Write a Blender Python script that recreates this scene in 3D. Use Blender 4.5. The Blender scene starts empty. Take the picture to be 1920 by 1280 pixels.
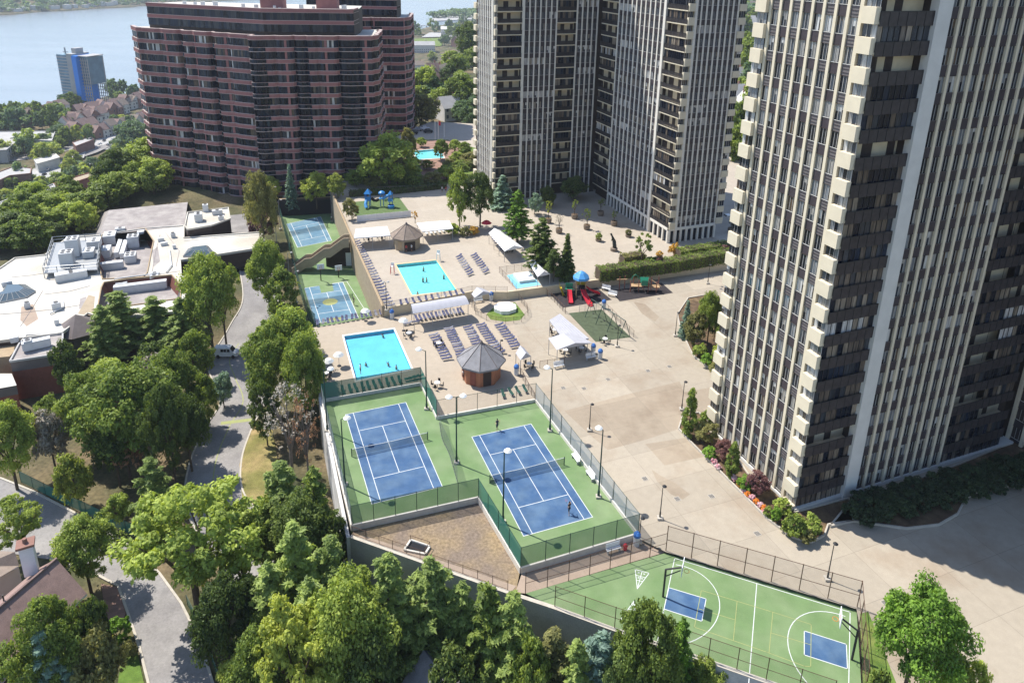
import bpy, math, random
import numpy as np
from mathutils import Vector, Matrix
from mathutils.geometry import tessellate_polygon
R_ = math.radians
random.seed(7)
rng = np.random.default_rng(7)
SC = bpy.context.scene
COL = SC.collection
# ---------------------------------------------------------------- camera
FPX, PITCH, ROLL, HCAM, PYC = 1357.952, 0.3141294, 0.0207194, 78.0632, 362.6024
CX = np.array([1.0, 0, 0]); CF = np.array([0, math.cos(PITCH), -math.sin(PITCH)]); CU = np.array([0, math.sin(PITCH), math.cos(PITCH)])
CR = math.cos(ROLL) * CX + math.sin(ROLL) * CU
CUP = -math.sin(ROLL) * CX + math.cos(ROLL) * CU
EYE = np.array([0, 0, HCAM])
cam = bpy.data.cameras.new("camera"); cam_o = bpy.data.objects.new("camera", cam); COL.objects.link(cam_o)
cam.sensor_width = 36; cam.sensor_fit = 'HORIZONTAL'; cam.lens = FPX / 1920 * 36
cam.shift_x = 0; cam.shift_y = -(640 - PYC) / 1920
cam.clip_start = 1; cam.clip_end = 20000
cam_o.matrix_world = Matrix(((CR[0], CUP[0], -CF[0], 0), (CR[1], CUP[1], -CF[1], 0), (CR[2], CUP[2], -CF[2], HCAM), (0, 0, 0, 1)))
SC.camera = cam_o
# ---------------------------------------------------------------- sky, sun, exposure
SUN_EL, SUN_AZ = 56.5, 151.0          # azimuth counted from +x, towards +y
W = bpy.data.worlds.new("World"); SC.world = W; W.use_nodes = True
wn = W.node_tree.nodes; bg = wn["Background"]; sky = wn.new("ShaderNodeTexSky")
sky.sky_type = 'NISHITA'; sky.sun_disc = False; sky.sun_elevation = R_(SUN_EL); sky.sun_rotation = R_(90 - SUN_AZ)
sky.air_density = 1.0; sky.dust_density = 0.6; sky.ozone_density = 2.0
W.node_tree.links.new(sky.outputs[0], bg.inputs[0]); bg.inputs[1].default_value = 0.125
sl = bpy.data.lights.new("sun", 'SUN'); sl.energy = 4.15; sl.angle = R_(0.5); sl.color = (1.0, 0.95, 0.86)
so = bpy.data.objects.new("sun", sl); COL.objects.link(so)
sd = Vector((math.cos(R_(SUN_AZ)) * math.cos(R_(SUN_EL)), math.sin(R_(SUN_AZ)) * math.cos(R_(SUN_EL)), math.sin(R_(SUN_EL))))
so.rotation_euler = sd.to_track_quat('Z', 'Y').to_euler(); so.location = (-60, 60, 160)
SC.view_settings.view_transform = 'Standard'; SC.view_settings.look = 'None'
SC.view_settings.exposure = 0.78; SC.view_settings.gamma = 1.0
SC.render.engine = 'CYCLES'
SC.cycles.max_bounces = 6; SC.cycles.diffuse_bounces = 4; SC.cycles.glossy_bounces = 3; SC.cycles.transparent_max_bounces = 12
SC.cycles.use_denoising = True
SC.cycles.caustics_reflective = False; SC.cycles.caustics_refractive = False

# ---------------------------------------------------------------- measuring helpers (the photograph's 1920 px grid -> metres)
def P(a, b, z=0.0):
    d = CF + CR * (a - 960) / FPX - CUP * (b - PYC) / FPX
    t = (z - HCAM) / d[2]
    q = EYE + d * t
    return Vector((float(q[0]), float(q[1]), float(z)))
def depth(q): return float((np.array(q) - EYE) @ CF)
def ppm(q): return FPX / depth(q)                       # pixels per metre at a point
def proj(q):
    d = np.array(q) - EYE; z = d @ CF
    return (960 + FPX * float(d @ CR) / z, PYC - FPX * float(d @ CUP) / z)
def top_z(q, ytop):                                     # height over q whose image row is ytop
    x, y = q[0], q[1]
    k = (PYC - ytop) / FPX
    n = CUP - k * CF
    return float(HCAM - (n[0] * x + n[1] * y) / n[2])
TH = R_(21.5)
EX = Vector((math.cos(TH), math.sin(TH), 0)); EY = Vector((-math.sin(TH), math.cos(TH), 0))
VS = 1.33
ZU, ZL, ZW, ZR = 1.8, -6.5, -0.4, -1.0

# ---------------------------------------------------------------- materials
MATS = {}
def newmat(name):
    m = bpy.data.materials.new(name); m.use_nodes = True
    MATS[name] = m
    return m, m.node_tree.nodes, m.node_tree.links, m.node_tree.nodes["Principled BSDF"]
def nz(n, l, vec, scale, detail=4, rough=.55):
    t = n.new("ShaderNodeTexNoise"); t.inputs["Scale"].default_value = scale; t.inputs["Detail"].default_value = detail
    t.inputs["Roughness"].default_value = rough
    if vec is not None: l.new(vec, t.inputs["Vector"])
    return t.outputs["Fac"]
def mrange(n, l, v, a, b, c, d):
    t = n.new("ShaderNodeMapRange"); l.new(v, t.inputs[0])
    for i, x in enumerate((a, b, c, d)): t.inputs[i + 1].default_value = x
    return t.outputs[0]
def mathn(n, l, op, a, b=None):
    t = n.new("ShaderNodeMath"); t.operation = op
    for i, x in enumerate((a, b)):
        if x is None: continue
        if isinstance(x, (int, float)): t.inputs[i].default_value = x
        else: l.new(x, t.inputs[i])
    return t.outputs[0]
def mixc(n, l, fac, a, b, blend='MIX'):
    t = n.new("ShaderNodeMix"); t.data_type = 'RGBA'; t.blend_type = blend
    for i, x in ((0, fac), (6, a), (7, b)):
        if isinstance(x, (int, float)): t.inputs[i].default_value = x
        elif isinstance(x, tuple): t.inputs[i].default_value = (*x, 1) if len(x) == 3 else x
        else: l.new(x, t.inputs[i])
    return t.outputs[2]
def val3(n, l, v):                                       # grey multiplier
    t = n.new("ShaderNodeCombineColor")
    for i in range(3): l.new(v, t.inputs[i])
    return t.outputs[0]
def pos(n, l, rot=None):
    g = n.new("ShaderNodeNewGeometry").outputs["Position"]
    if rot is None: return g
    mp = n.new("ShaderNodeMapping"); mp.vector_type = 'POINT'; l.new(g, mp.inputs[0]); mp.inputs["Rotation"].default_value = (0, 0, -rot)
    return mp.outputs[0]
def mat(name, col, rough=.8, var=.18, scale=.6, fine=None, spec=.3, metal=0., bump=0., tint=None, tscale=.08):
    """plain surface with mottled tone: var at `scale`, a finer grain, an optional second colour in large patches"""
    m, n, l, b = newmat(name)
    p = pos(n, l)
    f = mrange(n, l, nz(n, l, p, scale), .3, .7, 1 - var, 1 + var)
    if fine: f = mathn(n, l, 'MULTIPLY', f, mrange(n, l, nz(n, l, p, scale * 14, 2), .3, .7, 1 - fine, 1 + fine))
    base = col
    if tint is not None: base = mixc(n, l, mrange(n, l, nz(n, l, p, tscale, 3), .4, .65, 0, 1), col, tint)
    c = mixc(n, l, 1.0, base, val3(n, l, f), 'MULTIPLY')
    l.new(c, b.inputs["Base Color"]); b.inputs["Roughness"].default_value = rough
    b.inputs["Specular IOR Level"].default_value = spec; b.inputs["Metallic"].default_value = metal
    if bump:
        bp = n.new("ShaderNodeBump"); bp.inputs["Strength"].default_value = bump; bp.inputs["Distance"].default_value = .1
        l.new(nz(n, l, p, scale * 6), bp.inputs["Height"]); l.new(bp.outputs[0], b.inputs["Normal"])
    return m
def slabs(name, col, cell, var=.1, stain=.25, joint=.8, rot=TH, stain_col=(.26, .19, .13), rough=.85, sscale=.07, jw=.012, off=(0, 0)):
    """poured concrete: slabs of slightly different tone, dark joints, rust coloured stains and dark oil spots"""
    m, n, l, b = newmat(name)
    p = pos(n, l, rot)
    sx = n.new("ShaderNodeSeparateXYZ"); l.new(p, sx.inputs[0])
    def axis(o, c, of):
        v = mathn(n, l, 'DIVIDE', mathn(n, l, 'ADD', o, of), c)
        return mathn(n, l, 'FLOOR', v), mathn(n, l, 'ABSOLUTE', mathn(n, l, 'SUBTRACT', mathn(n, l, 'FRACT', v), .5))
    fx, ax = axis(sx.outputs[0], cell[0], off[0]); fy, ay = axis(sx.outputs[1], cell[1], off[1])
    cb = n.new("ShaderNodeCombineXYZ"); l.new(fx, cb.inputs[0]); l.new(fy, cb.inputs[1])
    wnz = n.new("ShaderNodeTexWhiteNoise"); l.new(cb.outputs[0], wnz.inputs[0])
    tone = mrange(n, l, wnz.outputs["Value"], 0, 1, 1 - var, 1 + var)
    w = pos(n, l)
    tone = mathn(n, l, 'MULTIPLY', tone, mrange(n, l, nz(n, l, w, .9, 5, .65), .3, .7, .93, 1.06))
    tone = mathn(n, l, 'MULTIPLY', tone, mrange(n, l, nz(n, l, w, 9, 2), .3, .7, .95, 1.05))
    jn = mathn(n, l, 'MAXIMUM', mrange(n, l, ax, .5 - jw / cell[0] * 4, .5, 0, 1), mrange(n, l, ay, .5 - jw / cell[1] * 4, .5, 0, 1))
    jt = mathn(n, l, 'SUBTRACT', 1.0, mathn(n, l, 'MULTIPLY', jn, 1 - joint))
    tone = mathn(n, l, 'MULTIPLY', tone, jt)
    st = mathn(n, l, 'MULTIPLY', mrange(n, l, nz(n, l, w, sscale, 6, .62), .5, .72, 0, 1), stain)
    c = mixc(n, l, st, col, stain_col)
    sp = mathn(n, l, 'MULTIPLY', mrange(n, l, nz(n, l, w, .35, 4, .7), .68, .76, 0, 1), .45)
    c = mixc(n, l, sp, c, (.16, .14, .12))
    c = mixc(n, l, 1.0, c, val3(n, l, tone), 'MULTIPLY')
    l.new(c, b.inputs["Base Color"]); b.inputs["Roughness"].default_value = rough; b.inputs["Specular IOR Level"].default_value = .25
    return m
def leafmat(name, dark, mid, bright, trans=.38):
    dark, mid, bright = [tuple(min(.8, c * k) for c in q) for q, k in ((dark, 2.7), (mid, 2.8), (bright, 2.3))]
    m, n, l, b = newmat(name)
    at = n.new("ShaderNodeAttribute"); at.attribute_name = "tint"
    cr = n.new("ShaderNodeValToRGB"); e = cr.color_ramp.elements
    e[0].position = .05; e[0].color = (*dark, 1); e[1].position = .95; e[1].color = (*bright, 1)
    k = e.new(.5); k.color = (*mid, 1)
    oi = n.new("ShaderNodeObjectInfo")
    f = mathn(n, l, 'ADD', at.outputs["Fac"], mrange(n, l, oi.outputs["Random"], 0, 1, -.14, .14))
    l.new(f, cr.inputs[0])
    b.inputs["Roughness"].default_value = .55; b.inputs["Specular IOR Level"].default_value = .25
    l.new(cr.outputs[0], b.inputs["Base Color"])
    tr = n.new("ShaderNodeBsdfTranslucent"); l.new(mixc(n, l, 1.0, cr.outputs[0], (1.35, 1.3, .6), 'MULTIPLY'), tr.inputs[0])
    mx = n.new("ShaderNodeMixShader"); mx.inputs[0].default_value = trans
    l.new(b.outputs[0], mx.inputs[1]); l.new(tr.outputs[0], mx.inputs[2])
    l.new(mx.outputs[0], n["Material Output"].inputs[0])
    return m
def meshmat(name, col, opacity, rough=.7):
    """woven screen or wire mesh: partly see-through cloth"""
    m, n, l, b = newmat(name)
    b.inputs["Base Color"].default_value = (*col, 1); b.inputs["Roughness"].default_value = rough
    tr = n.new("ShaderNodeBsdfTransparent"); mx = n.new("ShaderNodeMixShader"); mx.inputs[0].default_value = opacity
    l.new(tr.outputs[0], mx.inputs[1]); l.new(b.outputs[0], mx.inputs[2]); l.new(mx.outputs[0], n["Material Output"].inputs[0])
    return m
def glassmat(name, stops, rough=.06, spec=.6, stripe=0.):
    """window glazing: what stands behind each pane (dark room, curtain, blind) and painted sky tint by the pane's own value"""
    m, n, l, b = newmat(name)
    at = n.new("ShaderNodeAttribute"); at.attribute_name = "tint"
    cr = n.new("ShaderNodeValToRGB"); cr.color_ramp.interpolation = 'CONSTANT'; e = cr.color_ramp.elements
    e[0].position = 0; e[0].color = (*stops[0][1], 1); e[1].position = stops[-1][0]; e[1].color = (*stops[-1][1], 1)
    for q, c in stops[1:-1]: k = e.new(q); k.color = (*c, 1)
    l.new(at.outputs["Fac"], cr.inputs[0])
    p = pos(n, l)
    mp = n.new("ShaderNodeMapping"); mp.inputs["Scale"].default_value = (3.2, 3.2, .25); l.new(p, mp.inputs[0])
    f = mrange(n, l, nz(n, l, mp.outputs[0], 1.2, 3), .3, .7, .45, 1.45)
    c = mixc(n, l, 1.0, cr.outputs[0], val3(n, l, f), 'MULTIPLY')
    l.new(c, b.inputs["Base Color"]); b.inputs["Roughness"].default_value = rough; b.inputs["Specular IOR Level"].default_value = spec
    return m

# ---------------------------------------------------------------- mesh building
class MB:
    def __init__(s): s.v = []; s.f = []; s.m = []; s.t = []
    def add(s, vs, fs, mi=0, t=0.):
        k = len(s.v); s.v += [tuple(v) for v in vs]
        for f in fs: s.f.append([i + k for i in f]); s.m.append(mi); s.t.append(t)
        return s
    def obox(s, o, u, v, w, mi=0, t=0.):                 # box from a corner and three edge vectors
        o, u, v, w = Vector(o), Vector(u), Vector(v), Vector(w)
        vs = [o, o + u, o + u + v, o + v, o + w, o + u + w, o + u + v + w, o + v + w]
        fs = [(3, 2, 1, 0), (4, 5, 6, 7), (0, 1, 5, 4), (1, 2, 6, 5), (2, 3, 7, 6), (3, 0, 4, 7)]
        if u.cross(v).dot(w) < 0: fs = [f[::-1] for f in fs]
        return s.add(vs, fs, mi, t)
    def box(s, c, sz, rot=0., mi=0, t=0.):               # centre of the base, size, heading
        u = Vector((math.cos(rot), math.sin(rot), 0)); v = Vector((-math.sin(rot), math.cos(rot), 0))
        o = Vector(c) - u * sz[0] / 2 - v * sz[1] / 2
        return s.obox(o, u * sz[0], v * sz[1], Vector((0, 0, sz[2])), mi, t)
    def quad(s, a, b, c, d, mi=0, t=0.): return s.add([a, b, c, d], [(0, 1, 2, 3)], mi, t)
    def prism(s, pts, z0, z1, mi=0, mt=None, cap=True):  # vertical prism over a plan polygon
        pts = [Vector((p[0], p[1], 0)) for p in pts]
        ar = sum(a.x * b.y - b.x * a.y for a, b in zip(pts, pts[1:] + pts[:1]))
        if ar < 0: pts = pts[::-1]
        n = len(pts); lo = [Vector((p.x, p.y, z0)) for p in pts]; hi = [Vector((p.x, p.y, z1)) for p in pts]
        s.add(lo + hi, [(i, (i + 1) % n, n + (i + 1) % n, n + i) for i in range(n)], mi)
        if cap: s.add(hi, [tuple(t) if (hi[t[1]] - hi[t[0]]).cross(hi[t[2]] - hi[t[0]]).z > 0 else tuple(t[::-1]) for t in tessellate_polygon([hi])], mi if mt is None else mt)
        return s
    def sheet(s, loops, z, mi=0):
        ls = [[Vector((p[0], p[1], z)) for p in lp] for lp in loops]
        al = [p for lp in ls for p in lp]
        return s.add(al, [tuple(t) if (al[t[1]] - al[t[0]]).cross(al[t[2]] - al[t[0]]).z > 0 else tuple(t[::-1]) for t in tessellate_polygon(ls)], mi)
    def tube(s, a, b, r0, r1=None, n=8, mi=0, cap=True):
        a, b = Vector(a), Vector(b); r1 = r0 if r1 is None else r1
        d = (b - a).normalized(); x = d.orthogonal().normalized(); y = d.cross(x)
        vs = [c + (x * math.cos(i * math.tau / n) + y * math.sin(i * math.tau / n)) * r for c, r in ((a, r0), (b, r1)) for i in range(n)]
        fs = [(i, (i + 1) % n, n + (i + 1) % n, n + i) for i in range(n)]
        if cap: fs += [tuple(range(n))[::-1], tuple(range(n, 2 * n))]
        return s.add(vs, fs, mi)
    def path(s, pts, r, n=6, mi=0):
        for a, b in zip(pts, pts[1:]): s.tube(a, b, r, r, n, mi)
        return s
    def lathe(s, c, prof, n=16, mi=0, ph=0.):            # prof: (radius, z) pairs
        c = Vector(c); k = len(prof)
        vs = [c + Vector((r * math.cos(ph + j * math.tau / n), r * math.sin(ph + j * math.tau / n), z)) for r, z in prof for j in range(n)]
        return s.add(vs, [(i * n + j, i * n + (j + 1) % n, (i + 1) * n + (j + 1) % n, (i + 1) * n + j) for i in range(k - 1) for j in range(n)], mi)
    def ribbon(s, pts, w, z, mi=0):                      # flat painted line along plan points
        pts = [Vector((p[0], p[1], 0)) for p in pts]
        s.rz = getattr(s, 'rz', 0) + 1; z += .0004 * (s.rz % 8)
        if len(pts) > 8:
            L, Rr = [], []
            for i, p in enumerate(pts):
                d = (pts[min(i + 1, len(pts) - 1)] - pts[max(i - 1, 0)]).normalized(); q = Vector((-d.y, d.x, 0)) * w / 2 + Vector((0, 0, z)) * 0
                L.append(Vector((p.x + q.x, p.y + q.y, z))); Rr.append(Vector((p.x - q.x, p.y - q.y, z)))
            for i in range(len(pts) - 1): s.quad(Rr[i], Rr[i + 1], L[i + 1], L[i], mi)
            return s
        for a, b in zip(pts, pts[1:]):
            d = (b - a).normalized(); q = Vector((-d.y, d.x, 0)) * w / 2; e = d * w / 2
            s.quad(*[Vector((p.x, p.y, z)) for p in (a - e - q, b + e - q, b + e + q, a - e + q)], mi)
        return s
    def wallpath(s, pts, t, z0, z1, mi=0):               # wall of thickness t along plan points
        for a, b in zip(pts, pts[1:]):
            a = Vector((a[0], a[1], z0)); b = Vector((b[0], b[1], z0)); d = (b - a).normalized(); q = Vector((-d.y, d.x, 0)) * t
            s.obox(a - q / 2, b - a, q, Vector((0, 0, z1 - z0)), mi)
        return s
    def mesh(s, name, mats, smooth=False):
        me = bpy.data.meshes.new(name); me.from_pydata(s.v, [], s.f)
        for m in (mats if isinstance(mats, (list, tuple)) else [mats]): me.materials.append(MATS[m] if isinstance(m, str) else m)
        me.polygons.foreach_set("material_index", s.m)
        if any(s.t):
            a = me.attributes.new("tint", 'FLOAT', 'FACE'); a.data.foreach_set("value", s.t)
        if smooth: me.polygons.foreach_set("use_smooth", [True] * len(s.f))
        me.update(); return me
    def build(s, name, mats, parent=None, smooth=False):
        o = bpy.data.objects.new(name, s.mesh(name, mats, smooth)); COL.objects.link(o)
        if parent is not None:
            o.parent = parent; o.matrix_parent_inverse = Matrix.Translation(-Vector(parent.location)) if parent.rotation_euler.z == 0 else parent.matrix_basis.inverted()
        return o
def tag(o, label=None, cat=None, group=None, kind=None):
    for k, v in (("label", label), ("category", cat), ("group", group), ("kind", kind)):
        if v: o[k] = v
    return o
def empty(name, loc, label=None, cat=None, group=None, rz=0.):
    o = bpy.data.objects.new(name, None); COL.objects.link(o); o.location = loc; o.rotation_euler = (0, 0, rz)
    o.empty_display_size = .5
    return tag(o, label, cat, group)
def local(mb, name, mats, parent, smooth=False):         # part whose mesh is in the parent's own axes
    o = bpy.data.objects.new(name, mb.mesh(name, mats, smooth)); COL.objects.link(o); o.parent = parent
    return o
KIDS = {}
def copy_tree(o, loc=None, rz=None, sc=None, label=None, group=None, parent=None):
    c = o.copy(); COL.objects.link(c)
    if parent is not None: c.parent = parent
    if loc is not None: c.location = loc
    if rz is not None: c.rotation_euler = (0, 0, rz)
    if sc is not None: c.scale = sc
    if label: c["label"] = label
    if group: c["group"] = group
    if o.name not in KIDS: KIDS[o.name] = list(o.children)
    for ch in KIDS[o.name]: copy_tree(ch, parent=c)
    return c
def first_or_copy(cache, key, make, loc, rz=0., sc=(1, 1, 1), label=None, group=None):
    if key not in cache:
        o = make(); cache[key] = o; KIDS[o.name] = list(o.children)
        for ch in KIDS[o.name]: KIDS[ch.name] = list(ch.children)
        o.location = loc; o.rotation_euler = (0, 0, rz); o.scale = sc
        if label: o["label"] = label
        if group: o["group"] = group
        return o
    return copy_tree(cache[key], loc, rz, sc, label, group)
# ---------------------------------------------------------------- material library
slabs("plaza_concrete", (.365, .317, .252), (9.4, 7.2), .07, .7, .62)
slabs("pool_concrete", (.39, .33, .26), (6.2, 6.2), .035, .25, .93)
slabs("upper_concrete", (.40, .35, .29), (7.5, 7.5), .03, .22, .94)
slabs("apron_concrete", (.34, .30, .25), (7.0, 3.4), .05, .3, .9)
slabs("walk_concrete", (.36, .28, .22), (2.4, 2.4), .05, .2, .85)
slabs("brick_paving", (.27, .165, .13), (1.2, .6), .12, .2, .85)
mat("asphalt", (.225, .212, .208), .9, .14, .25, .12, tint=(.285, .27, .26), tscale=.12)
mat("kerb", (.46, .42, .36), .85, .12, 1.5)
mat("court_green", (.135, .215, .088), .8, .08, .45, .04, tint=(.185, .255, .125), tscale=.16)
mat("court_blue", (.042, .098, .205), .75, .10, .5, .05, tint=(.085, .15, .245), tscale=.32)
mat("court_teal", (.095, .195, .285), .75, .10, .6, .04, tint=(.15, .25, .32), tscale=.25)
mat("court_line", (.58, .60, .60), .7, .05, 2)
mat("court_yellow", (.30, .32, .13), .7, .08, 2)
mat("turf_pad", (.10, .15, .055), .95, .15, 1.2, .1)
mat("dark_pad", (.075, .095, .055), .95, .2, 1.0, .1)
mat("rubber", (.035, .03, .033), .95, .2, 1.2, .15)
mat("gravel", (.20, .155, .12), .95, .3, 2.5, .4, tint=(.30, .22, .12), tscale=.13, bump=.4)
mat("soil", (.10, .065, .04), .95, .35, .8, .3, tint=(.16, .11, .06), tscale=.3)
mat("lawn", (.10, .17, .03), .95, .22, .8, .25, tint=(.17, .20, .05), tscale=.2)
mat("dry_lawn", (.17, .16, .05), .95, .25, .5, .3, tint=(.34, .25, .12), tscale=.14)
mat("slope_ground", (.075, .08, .035), .95, .35, .12, .3, tint=(.14, .105, .06), tscale=.06)
mat("cream", (.66, .585, .445), .75, .05, .8)
mat("pale_stone", (.70, .665, .60), .75, .05, .8)
mat("cream_wall", (.62, .52, .36), .8, .08, .8)
mat("grey_pier", (.62, .61, .58), .8, .06, .5)
mat("brown_panel", (.050, .040, .046), .5, .15, .7)
mat("brown_louvre", (.15, .135, .135), .5, .15, 2.5)
mat("dark_rail", (.045, .038, .040), .4, .25, 1.5)
mat("metal_dark", (.04, .04, .042), .45, .1, 2, metal=.3)
mat("metal_green", (.02, .055, .045), .5, .1, 2)
mat("metal_grey", (.33, .34, .35), .45, .08, 2, metal=.4)
mat("frame_grey", (.40, .39, .38), .5, .05, 2)
mat("rust", (.10, .055, .035), .7, .2, 2)
mat("white_paint", (.78, .78, .77), .5, .04, 1.5)
mat("white_roof", (.60, .575, .52), .85, .13, .18, .06, tint=(.44, .40, .34), tscale=.09)
mat("tarp_white", (.74, .76, .80), .6, .04, .8)
mat("canopy_white", (.72, .71, .72), .6, .05, .8)
mat("canopy_grey", (.42, .42, .46), .6, .06, 1.2)
mat("membrane_grey", (.30, .27, .26), .9, .12, .4, .08, tint=(.36, .33, .31), tscale=.2)
mat("shingle_grey", (.23, .225, .235), .9, .14, 1.0, .2)
mat("shingle_brown", (.24, .19, .155), .9, .16, 1.0, .2)
mat("shingle_red", (.25, .17, .15), .9, .16, .8, .2)
mat("slate_roof", (.16, .135, .13), .9, .1, .8)
mat("brick_red", (.24, .085, .06), .85, .12, 1.5, .15)
mat("brick_orange", (.36, .155, .085), .85, .12, 1.5, .12)
mat("tower_brick", (.30, .135, .13), .8, .08, .6, .06)
mat("tower_trim", (.43, .34, .32), .7, .08, .8)
mat("tan_block", (.36, .29, .205), .85, .1, .8, .08)
mat("wall_white", (.62, .58, .52), .85, .1, 1.2)
mat("wall_stain", (.60, .59, .58), .9, .2, .5, .12, tint=(.46, .44, .43), tscale=.25)
mat("dark_brown", (.05, .035, .03), .7, .15, 1)
mat("tan_wood", (.36, .27, .17), .8, .12, 1.5)
mat("black_cloth", (.012, .012, .016), .8, .1, 1)
mat("navy_cloth", (.075, .08, .15), .85, .12, 3)
mat("faded_cloth", (.20, .20, .24), .85, .12, 3)
mat("green_cloth", (.02, .07, .055), .85, .12, 3)
mat("white_cloth", (.7, .7, .68), .85, .05, 3)
mat("pool_tile", (.22, .55, .72), .5, .09, .35, .06)
mat("pool_tile_pale", (.32, .72, .74), .5, .16, 1.6, .12)  # strong mottling paints the sparkle of rippled water into the tile
mat("coping", (.60, .44, .26), .8, .06, 1)
mat("coping_white", (.66, .64, .58), .8, .06, 1)
mat("play_red", (.55, .03, .05), .4, .05, 2); mat("play_blue", (.03, .20, .50), .4, .05, 2)
mat("play_sky", (.08, .30, .62), .5, .05, 2); mat("play_yellow", (.55, .40, .04), .4, .05, 2)
mat("play_green", (.02, .20, .12), .4, .05, 2); mat("play_tan", (.42, .28, .16), .6, .1, 2)
mat("bin_blue", (.05, .16, .45), .5, .05, 2)
mat("skin", (.46, .27, .18), .6, .05, 3); mat("cloth_dark", (.025, .03, .05), .9, .1, 3); mat("hair", (.03, .02, .015), .7, .1, 3)
mat("cloth_white", (.7, .7, .7), .9, .05, 3); mat("cloth_red", (.45, .05, .05), .9, .1, 3)
mat("hvac", (.58, .59, .60), .5, .06, 1.0); mat("hvac_dark", (.07, .07, .075), .6, .1, 2)
mat("copper_well", (.16, .06, .045), .8, .12, 1); mat("seam_dark", (.09, .085, .09), .5, .3, .9)
mat("bark", (.10, .075, .055), .95, .2, 3); mat("bark_grey", (.20, .17, .15), .95, .2, 3)
mat("planter", (.22, .175, .135), .9, .12, 2)
mat("bronze", (.03, .035, .03), .5, .2, 2, metal=.3)
mat("car_white", (.72, .73, .74), .25, .03, 1, spec=.5); mat("car_dark", (.03, .032, .036), .25, .05, 1, spec=.5)
mat("car_red", (.32, .03, .03), .25, .05, 1, spec=.5); mat("car_grey", (.28, .29, .31), .25, .05, 1, spec=.5)
mat("car_glass", (.01, .013, .016), .08, .05, 1, spec=.6); mat("tyre", (.015, .015, .015), .9, .1, 2)
mat("signal_orange", (.6, .2, .03), .6, .1, 2)
mat("scaffold_blue", (.02, .22, .72), .6, .05, .3); mat("curtain_wall", (.11, .21, .29), .2, .25, .12, spec=.6)
mat("concrete_far", (.38, .37, .36), .8, .1, .2)
mat("house_wall", (.60, .58, .54), .8, .08, .3); mat("house_brick", (.26, .14, .11), .85, .12, .4)
mat("window_far", (.05, .06, .075), .2, .3, .4, spec=.5)
meshmat("screen_green", (.02, .12, .085), .60); meshmat("screen_teal", (.015, .15, .115), .80); meshmat("screen_grey", (.30, .36, .40), .55)
meshmat("chain_link", (.16, .13, .11), .16); meshmat("net_black", (.02, .022, .028), .42); meshmat("net_grey", (.10, .12, .13), .35)
meshmat("rail_dark", (.025, .02, .022), .88); meshmat("skylight", (.10, .14, .17), .95, .1); meshmat("glazing_clear", (.05, .055, .06), .45, .1)
glassmat("glass_sun", [(0, (.016, .019, .026)), (.36, (.045, .055, .07)), (.52, (.09, .065, .045)), (.62, (.17, .185, .20)), (.74, (.28, .27, .25)), (.86, (.46, .46, .45)), (.95, (.05, .15, .18))])  # paler grey-blue stops also paint in the sky's reflection
glassmat("glass_brown", [(0, (.006, .009, .019)), (.4, (.014, .022, .042)), (.58, (.04, .045, .055)), (.68, (.12, .095, .075)), (.80, (.24, .20, .155)), (.87, (.50, .49, .48))], .1, .3)  # bluish dark stops paint in the tone of shaded panes
def watermat(name, tint, deep):
    m, n, l, b = newmat(name)
    tr = n.new("ShaderNodeBsdfTransparent"); tr.inputs[0].default_value = (*tint, 1)
    gl = n.new("ShaderNodeBsdfGlossy"); gl.inputs["Roughness"].default_value = .04
    p = pos(n, l); bp = n.new("ShaderNodeBump"); bp.inputs["Strength"].default_value = .35; bp.inputs["Distance"].default_value = .12
    l.new(nz(n, l, p, 1.6, 3), bp.inputs["Height"]); l.new(bp.outputs[0], gl.inputs["Normal"])
    fr = n.new("ShaderNodeFresnel"); fr.inputs[0].default_value = 1.33; l.new(bp.outputs[0], fr.inputs["Normal"])
    mx = n.new("ShaderNodeMixShader"); l.new(fr.outputs[0], mx.inputs[0]); l.new(tr.outputs[0], mx.inputs[1]); l.new(gl.outputs[0], mx.inputs[2])
    l.new(mx.outputs[0], n["Material Output"].inputs[0])
watermat("pool_water", (.72, .95, .985), 0)
def rivermat():
    m, n, l, b = newmat("river")
    p = pos(n, l)
    mp = n.new("ShaderNodeMapping"); mp.inputs["Scale"].default_value = (.0022, .009, 1); mp.inputs["Rotation"].default_value = (0, 0, .25); l.new(p, mp.inputs[0])
    f = mrange(n, l, nz(n, l, mp.outputs[0], 1.0, 5, .6), .3, .7, 0, 1)
    l.new(mixc(n, l, f, (.17, .195, .22), (.235, .262, .29)), b.inputs["Base Color"])
    b.inputs["Roughness"].default_value = .22; b.inputs["Specular IOR Level"].default_value = .5
    bp = n.new("ShaderNodeBump"); bp.inputs["Strength"].default_value = .5; bp.inputs["Distance"].default_value = .6
    l.new(nz(n, l, p, .15, 4), bp.inputs["Height"]); l.new(bp.outputs[0], b.inputs["Normal"])
rivermat()
leafmat("leaf_mid", (.020, .032, .008), (.070, .096, .020), (.165, .195, .040))
leafmat("leaf_bright", (.034, .048, .010), (.110, .140, .030), (.24, .27, .055))
leafmat("leaf_yellow", (.042, .052, .012), (.125, .145, .030), (.25, .265, .055))
leafmat("leaf_dark", (.013, .022, .008), (.038, .056, .015), (.095, .120, .028))
leafmat("leaf_pine", (.030, .046, .014), (.095, .125, .036), (.20, .24, .065))
leafmat("leaf_blue", (.035, .055, .045), (.085, .125, .10), (.19, .25, .20))
leafmat("leaf_olive", (.030, .032, .012), (.085, .085, .030), (.17, .16, .06))
leafmat("leaf_vivid", (.020, .040, .007), (.070, .122, .018), (.15, .235, .032))
leafmat("leaf_purple", (.022, .010, .012), (.065, .030, .032), (.14, .075, .065))
leafmat("leaf_brown", (.06, .030, .018), (.16, .085, .045), (.28, .16, .09), .1)
leafmat("leaf_grey", (.06, .055, .045), (.13, .115, .095), (.22, .20, .17), .1)
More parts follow.
